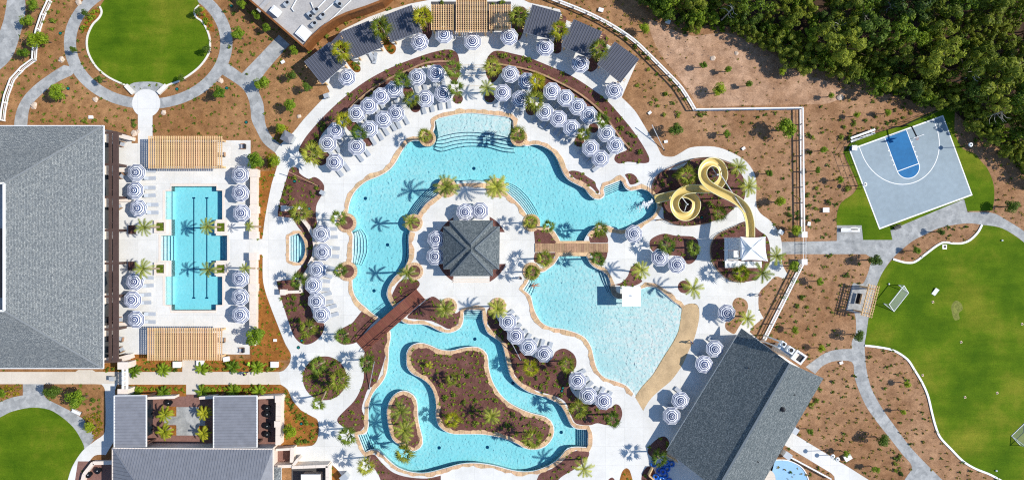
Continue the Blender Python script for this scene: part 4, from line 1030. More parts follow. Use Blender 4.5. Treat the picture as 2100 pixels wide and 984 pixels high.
# ------------------------------------------------------------------ snack bar at the lower right
t = roots('snack_bar', 'long gabled grey shingle snack bar building at lower right', 'building', P(1530, 850))
L = t.location
a, b, c, d = P(1521,673,3.0) - L, P(1620,745,8.6) - L, P(1689,775,3.0) - L, None
A2, B2, C2 = P(1367,923,3.0) - L, P(1470,1004,8.6) - L, P(1533,1043,3.0) - L
roof('roof', [a, b, c, A2, B2, C2], [(0, 3, 4, 1), (1, 4, 5, 2)], MAT['slate'], t, 0.25)
MB().bar(b + Vector((0, 0, 0.05)), B2 + Vector((0, 0, 0.05)), 0.35, 0.1).build('ridge_cap', MAT['capslate'], t)
ins_ = lambda p, q, k: p.lerp(q, k)
ct = (a + c + A2 + C2) / 4
wp = [p.lerp(ct, 0.1) for p in (a, c, C2, A2)]
MB().prism([(p.x, p.y) for p in wp], 0.0, 2.95).build('wall', MAT['cream'], t)
for g0, g1, g2 in ((wp[0], wp[1], b), (wp[3], wp[2], B2)):
    gm = g2.lerp((b + B2) / 2, 0.1); mb = MB(); mb.add([(g0.x, g0.y, 2.9), (g1.x, g1.y, 2.9), (gm.x, gm.y, 7.6)], [(0, 1, 2)]); mb.build('gable', MAT['cream'], t)
for k in range(5):
    u = 0.12 + k * 0.17
    p, q = wp[0].lerp(wp[3], u), wp[0].lerp(wp[3], u + 0.11)
    v, f = band([(p.x, p.y), (q.x, q.y)], -0.08, 0.08, 1.0, 2.4, False); link('serving_hatch', mesh('serving_hatch', v, f, [MAT['glass']]), t)
def on_slope(px, py, q0, q1, q2):
    n_ = (q1 - q0).cross(q2 - q0); f_ = lambda z_: (P(px, py, z_) - L - q0).dot(n_)
    lo, hi = 0.0, 15.0
    for _ in range(40):
        mid = (lo + hi) / 2
        if (f_(lo) > 0) != (f_(mid) > 0): hi = mid
        else: lo = mid
    return lo
for px, py in ((1629,809),(1554,946),(1535,754)):
    zz = on_slope(px, py, *((b, B2, C2) if px > 1545 else (a, A2, B2)))
    p = P(px, py, zz) - L; MB().lathe([(0.1, -0.5), (0.1, 0.25), (0.0, 0.25)], 10, c=(p.x, p.y)).build('vent_pipe', MAT['dark'], t, loc=(0, 0, zz))
ze = on_slope(1604, 838, b, B2, C2); p = P(1604, 838, ze) - L; MB().lathe([(0.36, -0.4), (0.34, 0.4), (0.42, 0.42), (0.0, 0.62)], 12, c=(p.x, p.y)).build('exhaust_cap', MAT['dark'], t, loc=(0, 0, ze))
# chimney tower behind its upper gable
t = roots('chimney', 'white masonry chimney at the upper gable of the snack bar', 'chimney', P(1634, 737, 5))
t.location.z = 0
L = t.location; zt = 9.0
q = [P(x, y, zt) - L for x, y in ((1636,719),(1654,731),(1642,746),(1624,734))]
mb = MB(); mb.prism([(p.x, p.y) for p in q], 0, zt - 0.3); mb.build('stack', MAT['cream'], t)
v, f = band([(p.x, p.y) for p in q], -0.18, 0.18, zt - 0.3, zt, True); link('cap', mesh('cap', v, f, [MAT['white']]), t)
mb = MB(); mb.prism([(p.x * 0.7, p.y * 0.7) for p in q], zt - 0.29, zt - 0.28); mb.build('flue', MAT['dark'], t)
t = roots('mechanical_platform', 'narrow plant platform left of the white chimney', 'platform', P(1612, 714, 5)); t.location.z = 0
L = t.location; zt = 8.2
q = [P(x, y, zt) - L for x, y in ((1600,698),(1634,722),(1626,734),(1594,712))]
mb = MB(); mb.prism([(p.x, p.y) for p in q], zt - 0.25, zt); mb.build('deck', MAT['galv'], t)
for p in q: MB().box(p.x * 0.85 - 0.1, p.x * 0.85 + 0.1, p.y * 0.85 - 0.1, p.y * 0.85 + 0.1, 0, zt - 0.26).build('leg', MAT['white'], t)
def fanunit(px, py, z, rot, label, s=1.0):
    o = empty('fan_unit', P(px, py, z), R(rot), label, 'fan unit', 'plant beside the chimney')
    MB().box(-0.55 * s, 0.55 * s, -0.5 * s, 0.5 * s, 0.0, 0.8).build('casing', MAT['white'], o)
    MB().lathe([(0.42 * s, 0.81), (0.42 * s, 0.9), (0.33 * s, 0.9), (0.33 * s, 0.81)], 18).build('fan_ring', MAT['galv'], o)
    MB().lathe([(0, 0.815), (0.32 * s, 0.815)], 14).build('grille', MAT['black'], o)
fanunit(1603, 704, 8.21, -34, 'small white fan unit at the far end of the platform', 0.8); fanunit(1618, 716, 8.21, -34, 'white fan unit with round fan next to the chimney', 1.0)

# ------------------------------------------------------------------ metal roofed complex at the lower left
def shed(name, q, z, n, label, mat='grey_roof', rise=0.35, along=True):
    pts = [P(x, y, z) for x, y in q]; c = sum(pts, Vector()) / 4; c.z = 0
    o = empty(name, c, 0, label, 'building', 'metal roofed wings of the courtyard house')
    l = [p - c for p in pts]; l[0].z += rise; l[3].z += rise
    r = roof('roof', l, [(0, 1, 2, 3)], MAT[mat], o, 0.16)
    for i in range(n + 1):
        u = i / n
        MB().bar(l[0].lerp(l[3], u) + Vector((0, 0, 0.04)), l[1].lerp(l[2], u) + Vector((0, 0, 0.04)), 0.06, 0.08).build('seam', MAT[mat], r)
    for a_, b_ in ((0, 1), (1, 2), (2, 3), (3, 0)):
        MB().bar(l[a_] - Vector((0, 0, 0.03)), l[b_] - Vector((0, 0, 0.03)), 0.16, 0.2).build('trim', MAT['white'], o)
    cen = sum(l, Vector()) / 4
    MB().prism([(p.lerp(cen, 0.3).x, p.lerp(cen, 0.3).y) for p in l], 0, z - 0.2).build('wall', MAT['glass'], o)
    for i_ in range(4): MB().box(l[i_].x * 0.88 - 0.15, l[i_].x * 0.88 + 0.15, l[i_].y * 0.92 - 0.15, l[i_].y * 0.92 + 0.15, 0.03, z - 0.2).build('post', MAT['bronze'], o)
    return o
shed('courtyard_wing', [(237,810),(300,810),(300,916),(237,916)], 3.6, 17, 'grey standing seam roof wing left of the courtyard')
shed('courtyard_wing', [(440,811),(527,811),(527,917),(440,917)], 3.6, 18, 'wider grey standing seam roof wing right of the courtyard')
t = roots('courtyard_hall', 'long hip ended grey metal roof along the bottom left edge', 'building', P(395, 990)); L = t.location
e, rdg = 4.2, 7.6
q = [P(231,918,e) - L, P(560,920,e) - L, P(275,984,6.6) - L, P(300,1020,rdg) - L, P(520,1020,rdg) - L, P(545,1010,6.8) - L, P(231,1110,e) - L, P(560,1110,e) - L]
q[2] = q[0].lerp(q[3], 0.6)
rf = roof('roof', [q[0], q[1], q[4], q[3], q[6], q[7]], [(0, 1, 2, 3), (0, 3, 4), (1, 5, 2), (4, 3, 2, 5)], MAT['grey_roof'], t, 0.2)
n = 58
for i in range(1, n):
    u = i / n; x = q[0].lerp(q[1], u); dx = (q[3].x - q[0].x); tmax = 1.0
    if u * (q[1].x - q[0].x) < dx: tmax = u * (q[1].x - q[0].x) / dx
    if (1 - u) * (q[1].x - q[0].x) < (q[1].x - q[4].x): tmax = min(tmax, (1 - u) * (q[1].x - q[0].x) / (q[1].x - q[4].x))
    top = Vector((x.x, x.y + (q[3].y - q[0].y) * tmax, x.z + (q[3].z - q[0].z) * tmax))
    MB().bar(x + Vector((0, 0, 0.04)), top + Vector((0, 0, 0.04)), 0.06, 0.08).build('seam', MAT['grey_roof'], rf)
for i in range(1, 14):
    u = i / 26; x = q[0].lerp(q[4 + 2], u)
    top_t = min(1.0, u * 2 * 0.98); top = Vector((x.x + (q[3].x - q[0].x) * top_t, x.y, x.z + (q[3].z - q[0].z) * top_t))
    MB().bar(x + Vector((0, 0, 0.04)), top + Vector((0, 0, 0.04)), 0.06, 0.08).build('seam', MAT['grey_roof'], rf)
MB().bar(q[0] + Vector((0, 0, 0.03)), q[3] + Vector((0, 0, 0.05)), 0.22, 0.1).build('hip_cap', MAT['grey_roof'], t)
for a_, b_ in ((0, 1), (0, 6), (1, 7)): MB().bar(q[a_] - Vector((0, 0, 0.03)), q[b_] - Vector((0, 0, 0.03)), 0.18, 0.22).build('trim', MAT['cream'], t)
cen = (q[0] + q[1] + q[6] + q[7]) / 4
MB().prism([(p.lerp(cen, 0.05).x, p.lerp(cen, 0.05).y) for p in (q[0], q[1], q[7], q[6])], 0, e - 0.25).build('wall', MAT['cream'], t)
# courtyard floor, walls
sheet('courtyard_floor', G([(285,808),(568,808),(568,919),(598,919),(598,953),(285,953)]), 0.027, MAT['brick_pave'])
sheet('courtyard_slab', G([(361,834),(421,834),(421,892),(361,892),(361,870),(337,870),(337,850),(361,850)]), 0.036, MAT['paver'])
for x, y in ((352,843),(352,882),(418,843),(418,882)): bed([(x - 10, y - 10), (x + 10, y - 10), (x + 10, y + 10), (x - 10, y + 10)], 0.05, 'amber', sm=False)
sheet('patio_floor', G([(160,945),(240,945),(240,1010),(150,1010)]), 0.03, MAT['brick_pave'])
def gwall(name, pts, label, wid=0.5, h=1.6, mat='cream', cap=True, piers=(), cat='wall', group='cream garden walls', z0=0.0):
    o = empty(name, P(pts[0][0], pts[0][1]), 0, label, cat, group); L = o.location
    p = [(XY(x, y, h)[0] - L.x, XY(x, y, h)[1] - L.y) for x, y in pts]
    v, f = band(p, -wid / 2 * 0.84, wid / 2 * 0.84, z0, h - 0.12, False); link('body', mesh('body', v, f, [MAT[mat]]), o)
    if cap:
        # cap stones laid end to end
        tot = [math.hypot(b_[0] - a_[0], b_[1] - a_[1]) for a_, b_ in zip(p, p[1:])]
        for (a_, b_), l in zip(zip(p, p[1:]), tot):
            n = max(1, int(l / 1.6))
            for k in range(n):
                s0, s1 = (k + 0.006) / n, (k + 0.994) / n
                aa = (a_[0] + (b_[0] - a_[0]) * s0, a_[1] + (b_[1] - a_[1]) * s0); bb = (a_[0] + (b_[0] - a_[0]) * s1, a_[1] + (b_[1] - a_[1]) * s1)
                v, f = band([aa, bb], -wid / 2, wid / 2, h - 0.118, h, False); link('cap_stone', mesh('cap_stone', v, f, [MAT[mat]]), o)
    for x, y, r in piers:
        a_ = XY(x, y, h + 0.15); ax, ay = a_[0] - L.x, a_[1] - L.y
        MB().box(ax - r, ax + r, ay - r, ay + r, z0, h + 0.15).build('pier', MAT[mat], o)
        MB().box(ax - r - 0.06, ax + r + 0.06, ay - r - 0.06, ay + r + 0.06, h + 0.152, h + 0.25).build('pier_cap', MAT[mat], o)
    return o
gwall('garden_wall', [(571,814),(570,912)], 'cream wall along the right side of the small patio', 0.85, 2.0, piers=((571,818,0.5),(569,869,0.45)))
gwall('garden_wall', [(528,815),(576,813)], 'short cream wall at the top of the small patio', 0.5, 1.9)
gwall('garden_wall', [(302,816),(358,814)], 'cream wall at the courtyard top left', 0.45, 1.7); gwall('garden_wall', [(408,816),(440,814)], 'cream wall at the courtyard top right', 0.45, 1.7)
gwall('garden_wall', [(565,922),(600,920)], 'short cream wall above the side gate', 0.4, 1.7); gwall('garden_wall', [(599,917),(598,948)], 'cream wall beside the side gate', 0.6, 1.8)
gwall('garden_wall', [(598,958),(672,955)], 'cream wall over the utility yard at the bottom', 0.5, 2.2); gwall('garden_wall', [(671,955),(671,1000)], 'cream wall on the right of the utility yard', 0.55, 2.2); gwall('garden_wall', [(556,957),(600,955),(612,940)], 'angled cream wall beside the small shingle roof', 0.5, 2.0)
gwall('garden_wall', [(236,948),(190,949),(172,972),(165,1000)], 'curved low cream wall round the lower left patio', 0.6, 0.9)
t = roots('utility_shed', 'white flat topped shed in the utility yard at the bottom', 'shed', P(637, 985)); L = t.location
p, q2 = P(619, 974, 2) - L, P(655, 1000, 2) - L; MB().box(p.x, q2.x, q2.y, p.y, 0, 1.9).build('body', MAT['cream'], t); MB().box(p.x - 0.15, q2.x + 0.15, q2.y - 0.15, p.y + 0.15, 1.902, 2.0).build('roof', MAT['white'], t)
sheet('utility_yard', G([(598,955),(671,955),(671,1010),(598,1010)]), 0.026, MAT['terrace'])
t = roots('porch_roof', 'small hipped grey shingle roof right of the long hall', 'porch', P(566, 985)); L = t.location
roof('roof', [P(553,958,3.2) - L, P(577,958,3.2) - L, P(577,1030,3.2) - L, P(540,1030,3.2) - L, P(556,1000,4.6) - L], [(0, 1, 4), (1, 2, 4), (2, 3, 4), (3, 0, 4)], MAT['shingle'], t)
MB().box(-0.8, 0.8, -2.5, 1.6, 0, 3.0).build('wall', MAT['cream'], t)
# cream arbor over the walk
t = roots('arbor', 'cream arbor with open beams over the walk left of the courtyard', 'arbor', P(252, 775)); L = t.location
for y in (749, 804):
    p = P(253, y, 2.6) - L; MB().box(p.x - 0.75, p.x + 0.75, p.y - 0.5, p.y + 0.5, 0, 2.7).build('pier', MAT['cream'], t)
    MB().box(p.x - 0.85, p.x + 0.85, p.y - 0.6, p.y + 0.6, 2.702, 2.85).build('pier_cap', MAT['cream'], t)
for x in (251.5, 259.5):
    p, q2 = P(x, 755, 2.8) - L, P(x, 800, 2.8) - L; MB().box(p.x - 0.16, p.x + 0.16, q2.y, p.y, 2.55, 2.8).build('beam', MAT['white'], t)
for y in (762, 771, 780, 789):
    p, q2 = P(251, y, 2.9) - L, P(260, y, 2.9) - L; MB().box(p.x, q2.x, p.y - 0.1, p.y + 0.1, 2.802, 2.95).build('rafter', MAT['white'], t)
gwall('garden_wall', [(240,738),(266,731)], 'short cream wall above the arbor', 0.9, 1.5)
gwall('garden_wall', [(237,276),(268,284)], 'slanting cream wall at the top of the veranda', 0.7, 1.5)
# low walls and planters along the veranda
for y, lb in ((411, 'third'), (613, 'fourth'), (664, 'fifth')):
    gwall('low_wall', [(238, y), (266, y)], 'low cream terrace wall, ' + lb + ' one down the veranda', 0.5, 0.7)
gwall('low_wall', [(238, 350), (262, 351)], 'low cream terrace wall, second one down the veranda', 0.4, 0.7)
# wall east of the lap pool
gwall('pool_wall', [(520,352),(519,484)], 'broad cream wall right of the lap pool, upper half', 1.15, 1.3, piers=((520,355,0.62),(520,430,0.62),(519,482,0.6)), group='broad walls by the lap pool')
gwall('pool_wall', [(519,524),(518,704)], 'broad cream wall right of the lap pool, lower half', 1.15, 1.3, piers=((519,526,0.6),(518,590,0.62),(517,700,0.62)), group='broad walls by the lap pool')
# hut beside the ring walk
t = roots('kiosk', 'small grey kiosk with hipped roof where the garden path meets the deck', 'kiosk', P(597, 285)); t.rotation_euler.z = R(-28)
mb = MB(); mb.box(-0.75, 0.75, -0.65, 0.65, 0.02, 2.1); mb.build('body', MAT['galv'], t)
mb = MB(); mb.add([(-0.95, -0.85, 2.1), (0.95, -0.85, 2.1), (0.95, 0.85, 2.1), (-0.95, 0.85, 2.1), (-0.3, 0, 2.55), (0.3, 0, 2.55)], [(0, 1, 5, 4), (1, 2, 5), (2, 3, 4, 5), (3, 0, 4), (3, 2, 1, 0)]); mb.build('roof', MAT['grey_roof'], t)
MB().box(-0.3, 0.3, -0.67, -0.655, 0.3, 1.7).build('shutter', MAT['dark'], t)

# ------------------------------------------------------------------ white fences
def fence(pts, z, label, step=2.5, sm=True, post=0.1, rails=(1.0, 0.12), gap=0.0):
    p = [XY(x, y, z) for x, y in (smooth(pts, 4, False) if sm else pts)]
    o = empty('white_fence', (p[0][0], p[0][1], 0), 0, label, 'fence', 'white fences'); L = o.location
    n = max(2, int(sum(math.hypot(b_[0] - a_[0], b_[1] - a_[1]) for a_, b_ in zip(p, p[1:])) / step) + 1)
    q = resample(p, n); loc = [(x - L.x, y - L.y) for x, y in q]
    for zz, hh, ww in ((z, 0.12, 0.22), (z * 0.5, 0.08, 0.06), (0.2, 0.16, 0.16)):
        v, f = band([(x - L.x, y - L.y) for x, y in p], -ww / 2, ww / 2, zz - hh, zz, False); link('rail', mesh('rail', v, f, [MAT['white']]), o)
    me = MB().box(-post, post, -post, post, 0, z - 0.122).mesh('post', MAT['white'])
    for x, y in loc: link('post', me, o, (x, y, 0))
fence([(97,0),(83,30),(73,60),(67,92),(65,121)], 1.15, 'white rail fence at the far left, upper run', sm=False)
fence([(65,121),(42,138),(20,162),(8,195),(2,225),(0,246)], 1.15, 'white rail fence at the far left, lower bend', sm=False)
fence([(1120,-10),(1145,0),(1200,22),(1250,47),(1300,80),(1337,115),(1367,145),(1400,180),(1427,224)], 1.4, 'curved white fence behind the right hand cabanas')
fence([(1427,224),(1647,221)], 1.4, 'straight white fence running right towards the wood', sm=False)
fence([(1647,221),(1650,480)], 1.4, 'long white fence down the right of the slide garden', sm=False)
fence([(1649,540),(1570,697)], 1.4, 'slanting white fence between the gate and snack bar', sm=False)
for x, y, lb in ((1650, 481, 'upper'), (1650, 537, 'lower')):
    o = empty('gate_pier', P(x, y, 1.6) - Vector((0, 0, 1.6)), 0, 'white gate pier on the field path, ' + lb + ' of the two', 'pier', 'gate piers')
    MB().box(-0.4, 0.4, -0.4, 0.4, 0, 1.5).build('shaft', MAT['white'], o); MB().box(-0.48, 0.48, -0.48, 0.48, 1.502, 1.62).build('cap', MAT['white'], o)
t = roots('gate', 'open framed dark gate across the field path', 'gate', P(1646, 509))
for y in (-2.0, -0.7, 0.7, 2.0): MB().box(-0.05, 0.05, y - 0.05, y + 0.05, 0.02, 1.4).build('upright', MAT['white'], t)
for z in (0.3, 1.35): MB().box(-0.03, 0.03, -2.0, 2.0, z - 0.05, z).build('bar', MAT['white'], t)
# ------------------------------------------------------------------ bridges
def rust_bridge():
    a, b = P(740, 710), P(863, 603); d = b - a; Ln = d.length
    o = empty('footbridge', a, math.atan2(d.y, d.x), 'arched red brown footbridge over the river', 'bridge')
    w = 1.05; arch = lambda x: 0.12 + 1.0 * math.sin(math.pi * min(1, max(0, x / Ln))) ** 0.8
    n = 46
    for i in range(n):
        x0, x1 = Ln * i / n + 0.008, Ln * (i + 1) / n - 0.008
        z0, z1 = arch(x0), arch(x1)
        if i < 9 or i >= n - 9: z0 = z1 = (z0 + z1) / 2
        mb = MB(); mb.add([(x0, -w, z0 - 0.08), (x1, -w, z1 - 0.08), (x1, w, z1 - 0.08), (x0, w, z0 - 0.08), (x0, -w, z0), (x1, -w, z1), (x1, w, z1), (x0, w, z0)],
               [(3, 2, 1, 0), (4, 5, 6, 7), (0, 1, 5, 4), (1, 2, 6, 5), (2, 3, 7, 6), (3, 0, 4, 7)]); mb.build('plank', MAT['rust'], o)
    for s in (-1, 1):
        v = []
        path_ = [(Ln * i / 24, s * (w + 0.06), arch(Ln * i / 24)) for i in range(25)]
        for dz, r, nm in ((1.0, 0.06, 'handrail'), (0.5, 0.035, 'mid_rail'), (-0.1, 0.1, 'stringer')):
            mb = MB(); mb.tube([(x, y, z + dz) for x, y, z in path_], r, 6); mb.build(nm, MAT['rust'], o)
        for i in range(0, 25, 3):
            x, y, z = path_[i]; MB().box(x - 0.05, x + 0.05, y - 0.05, y + 0.05, z - 0.1, z + 1.0).build('baluster_post', MAT['rust'], o)
rust_bridge()
a, b = P(1097, 517), P(1247, 499)
o = empty('plank_bridge', P(1172, 508), 0, 'flat timber plank bridge between the lagoon and beach pool', 'bridge'); L = o.location
n = 30
for i in range(n):
    x0 = a.x - L.x + (b.x - a.x) * i / n
    MB().box(x0 + 0.012, x0 + (b.x - a.x) / n - 0.012, a.y - L.y, b.y - L.y, 0.08, 0.16 + 0.006 * (i % 3)).build('plank', MAT['plank'], o)
for y in (a.y - L.y + 0.3, b.y - L.y - 0.3, 0): MB().box(a.x - L.x, b.x - L.x, y - 0.08, y + 0.08, 0.03, 0.079).build('joist', MAT['plank'], o)
sheet('bridge_abutment', G([(1138,494),(1210,494),(1210,525),(1138,525)]), 0.028, MAT['stone'])

# ------------------------------------------------------------------ water slide
SL = [(1536,486,5.4),(1536,468,5.25),(1534,450,5.0),(1527,430,4.75),(1513,415,4.5),(1495,404,4.3),(1476,395,4.1),(1458,385,3.9),(1446,375,3.7),(1439,362,3.5),(1440,347,3.3),(1449,336,3.1),(1461,333,2.9),
      (1473,338,2.75),(1480,349,2.6),(1481,363,2.45),(1474,377,2.3),(1460,386,2.2),(1440,388,2.1),(1418,388,2.0),(1400,392,1.9),(1387,402,1.8),(1381,416,1.65),(1384,431,1.5),(1394,442,1.4),(1408,444,1.3),(1420,437,1.15),(1426,424,1.0),
      (1424,410,0.9),(1412,400,0.8),(1396,398,0.65),(1378,401,0.5),(1360,405,0.35),(1343,409,0.22)]
def flume():
    pts = [P(*p) for p in SL]
    # smooth in 3D
    q = []
    for i in range(len(pts) - 1):
        p0, p1, p2, p3 = pts[max(i - 1, 0)], pts[i], pts[i + 1], pts[min(i + 2, len(pts) - 1)]
        for k in range(4):
            t_ = k / 4
            q.append(0.5 * ((2 * p1) + (p2 - p0) * t_ + (2 * p0 - 5 * p1 + 4 * p2 - p3) * t_ ** 2 + (3 * p1 - p0 - 3 * p2 + p3) * t_ ** 3))
    q.append(pts[-1])
    o = empty('water_slide', P(1450, 400), 0, 'pale yellow twisting open water slide with two loops', 'water slide'); L = o.location
    def surf(rad, dz, a0, a1, m):
        v = []
        for i, p in enumerate(q):
            d = q[min(i + 1, len(q) - 1)] - q[max(i - 1, 0)]; d.z = 0; d.normalize(); s = Vector((-d.y, d.x, 0))
            for k in range(m + 1):
                a_ = R(a0 + (a1 - a0) * k / m)
                v.append(p - L + s * (rad * math.cos(a_)) + Vector((0, 0, dz + rad * 1.0 * math.sin(a_))))
        w_ = m + 1
        return v, [(i * w_ + k, i * w_ + k + 1, (i + 1) * w_ + k + 1, (i + 1) * w_ + k) for i in range(len(q) - 1) for k in range(m)]
    v, f = surf(0.66, 0.62, 180, 360, 10); link('flume_lining', mesh('flume_lining', v, f, [MAT['yellow_in']], smooth_=True), o)
    v, f = surf(0.71, 0.61, 180, 360, 10); link('flume_shell', mesh('flume_shell', v, f, [MAT['yellow_out']], smooth_=True), o)
    for s in (-1, 1):
        mb = MB(); path_ = []
        for i, p in enumerate(q):
            d = q[min(i + 1, len(q) - 1)] - q[max(i - 1, 0)]; d.z = 0; d.normalize()
            path_.append(p - L + Vector((-d.y, d.x, 0)) * (0.69 * s) + Vector((0, 0, 0.63)))
        mb.tube(path_, 0.075, 6); mb.build('rim', MAT['yellow_out'], o, smooth_=True)
    for (x, y), arms in (((1461, 362), (10, 58, 46)), ((1405, 420), (82, 98))):
        c = P(x, y) - L; MB().lathe([(0.16, 0.02), (0.16, 3.2 if x > 1450 else 1.7), (0, 3.2 if x > 1450 else 1.7)], 12, c=(c.x, c.y)).build('column', MAT['galv'], o)
        for k in arms:
            e_ = q[k] - L; top = Vector((c.x, c.y, max(0.4, e_.z - 0.4)))
            MB().bar(top, Vector((e_.x, e_.y, e_.z - 0.12)).lerp(top, 0.05), 0.12, 0.14).build('arm', MAT['galv'], o)
    for k in (14, 20, 78):
        e_ = q[k] - L; MB().lathe([(0.12, 0.02), (0.12, e_.z - 0.1)], 10, c=(e_.x, e_.y)).build('column', MAT['galv'], o)
flume()
# white foam where the slide enters the water
def foam():
    rnd = random.Random(5); mb = MB()
    for i in range(260):
        t_ = rnd.random(); x = 1338 - 30 * t_ ** 1.3 + rnd.gauss(0, 2.0); y = 414 + 13 * t_ ** 1.3 + rnd.gauss(0, 1.6 + 2.6 * t_); r = rnd.uniform(0.03, 0.15) * (1 - 0.4 * t_)
        c = P(x, y); k = 7
        vs = [(c.x + r * rnd.uniform(0.6, 1.2) * math.cos(6.28 * j / k), c.y + r * rnd.uniform(0.6, 1.2) * math.sin(6.28 * j / k), WZ + 0.02 + 0.004 * (i % 5)) for j in range(k)] + [(c.x, c.y, WZ + 0.08 + 0.06 * r)]
        mb.add(vs, [(j, (j + 1) % k, k) for j in range(k)])
    mb.build('splash_foam', MAT['fabric_white'], kind='stuff', label='white foam where the slide drops into the lagoon')
foam()
# start tower
t = roots('slide_tower', 'white slide tower with stair, deck and ramp under a canopy', 'tower', P(1525, 512)); L = t.location
pl = [P(x, y, 5.3) - L for x, y in ((1518,489),(1570,489),(1570,531),(1518,531))]
mb = MB(); mb.prism([(p.x, p.y) for p in pl], 5.05, 5.25); mb.build('platform', MAT['white'], t)
for p in pl: MB().lathe([(0.13, 0.02), (0.13, 5.04)], 10, c=(p.x * 0.95, p.y * 0.95)).build('column', MAT['galv'], t)
n = 22
for i in range(n):       # stair climbing from the left to the platform in two flights
    z = 2.4 + 2.6 * i / n; x0 = 1492 + 26 * i / n
    p, q2 = P(x0, 488, z) - L, P(x0 + 26 / n, 512, z) - L
    MB().box(p.x, q2.x, q2.y, p.y, z - 0.05, z).build('tread', MAT['white'], t)
for i in range(14):
    z = 0.2 + 2.2 * i / 14; x0 = 1492 + 22 * (1 - i / 14)
    p, q2 = P(x0, 514, z) - L, P(x0 + 1.6, 533, z) - L
    MB().box(p.x, q2.x, q2.y, p.y, z - 0.05, z).build('tread', MAT['white'], t)
p, q2 = P(1486, 488, 2.4) - L, P(1493, 534, 2.4) - L; MB().box(p.x, q2.x, q2.y, p.y, 2.3, 2.38).build('landing', MAT['white'], t)
for y in (487, 512.5, 535):
    a, b = P(1487, y, 3.2) - L, P(1518, y, 5.6 if y < 530 else 3.2) - L
    MB().bar(a, b, 0.06, 0.06).build('handrail', MAT['white'], t)
    for k in range(5):
        m_ = a.lerp(b, k / 4); MB().box(m_.x - 0.03, m_.x + 0.03, m_.y - 0.03, m_.y + 0.03, max(0.1, m_.z - 1.0), m_.z).build('baluster', MAT['white'], t)
for k in range(9):      # ramp of white panels along the lower side
    p, q2 = P(1487 + 8.4 * k, 535.5, 1.0) - L, P(1487 + 8.4 * (k + 1) - 0.3, 549, 1.0) - L
    MB().box(p.x, q2.x, q2.y, p.y, 0.85, 0.95 + 0.02 * (k % 2)).build('ramp_panel', MAT['white'], t)
p, q2 = P(1489, 537, 0.9) - L, P(1560, 548, 0.9) - L; MB().box(p.x, q2.x, q2.y, p.y, 0.02, 0.84).build('ramp_base', MAT['galv'], t)
def shade(name, q, z, peak, label, pk, posts, sag=0.12):
    c0 = sum((P(x, y, z) for x, y in q), Vector()) / 4; c0.z = 0
    o = empty(name, c0, 0, label, 'canopy')
    cs = [P(x, y, z) - c0 for x, y in q]; top = P(pk[0], pk[1], z + peak) - c0
    m = 8; v, f = [], []
    for i in range(4):
        a, b = cs[i], cs[(i + 1) % 4]; base = len(v); mid = (a + b) / 2; inn = (top - mid); inn.z = 0; inn = inn.normalized() if inn.length else inn
        for k in range(m + 1):
            s = k / m; e_ = a.lerp(b, s) + inn * (4 * s * (1 - s) * sag * (b - a).length)
            for j in range(m + 1):
                u = j / m; w_ = e_.lerp(top, u); w_.z = z + peak * (u ** 1.7); v.append(w_)
        for k in range(m):
            for j in range(m): f.append((base + k * (m + 1) + j, base + (k + 1) * (m + 1) + j, base + (k + 1) * (m + 1) + j + 1, base + k * (m + 1) + j + 1))
    link('fabric', mesh('fabric', v, f, [MAT['fabric_white']]), o)
    for i in range(4 if peak > 0.3 else 0):
        MB().bar(cs[i], cs[i].lerp(top, 0.98) + Vector((0, 0, -0.05)), 0.05, 0.05).build('hip_cable', MAT['galv'], o)
    for x, y in posts:
        p = P(x, y, z) - c0; MB().lathe([(0.09, 0.02 if z < 4 else 5.25), (0.09, z)], 10, c=(p.x * 0.92, p.y * 0.92)).build('post', MAT['white'], o)
    MB().lathe([(0.07, z + peak - 0.05), (0.07, z + peak + 0.25), (0, z + peak + 0.3)], 8, c=(top.x, top.y)).build('finial', MAT['galv'], o)
shade('shade_canopy', [(1518,485),(1570,485),(1575,536),(1520,534)], 7.4, 0.9, 'white tension canopy on top of the slide tower', (1541,509), [(1520,488),(1568,488),(1571,532),(1522,531)], 0.045)
shade('shade_canopy', [(1276,588.5),(1314.5,588.5),(1314.5,628),(1275.5,628)], 3.0, 0.14, 'flat white square canopy over the beach pool cove', (1295,606), [(1278,591),(1312,591),(1312,626),(1278,626)], 0.004)
# low rail fence round the slide garden
for pts, lb in (([(1337,398),(1338,378),(1348,360),(1364,349),(1408,331),(1430,325),(1458,324),(1476,328),(1498,336)], 'dark rail around the slide garden, upper side'),
                ([(1528,457),(1505,466),(1480,477),(1466,487),(1458,502),(1457,519),(1461,537),(1472,554),(1487,568),(1502,576),(1525,578)], 'dark rail around the slide tower bed'),
                ([(1345,452),(1362,450),(1382,459),(1400,462),(1420,462),(1457,456)], 'dark rail around the slide garden, lower side')):
    p = [XY(x, y) for x, y in smooth(pts, 3, False)]
    o = empty('garden_rail', (p[0][0], p[0][1], 0), 0, lb, 'rail', 'rails of the slide garden'); L = o.location
    for zz in (0.45, 0.9):
        mb = MB(); mb.tube([(x - L.x, y - L.y, zz) for x, y in p], 0.035, 5); mb.build('rail', MAT['bronze'], o)
    for x, y in p[::3]: MB().box(x - L.x - 0.03, x - L.x + 0.03, y - L.y - 0.03, y - L.y + 0.03, 0.02, 0.95).build('post', MAT['bronze'], o)
    v, f = band([(x - L.x, y - L.y) for x, y in p], -0.09, 0.09, 0.02, 0.14, False); link('kerb', mesh('kerb', v, f, [MAT['plank']]), o)
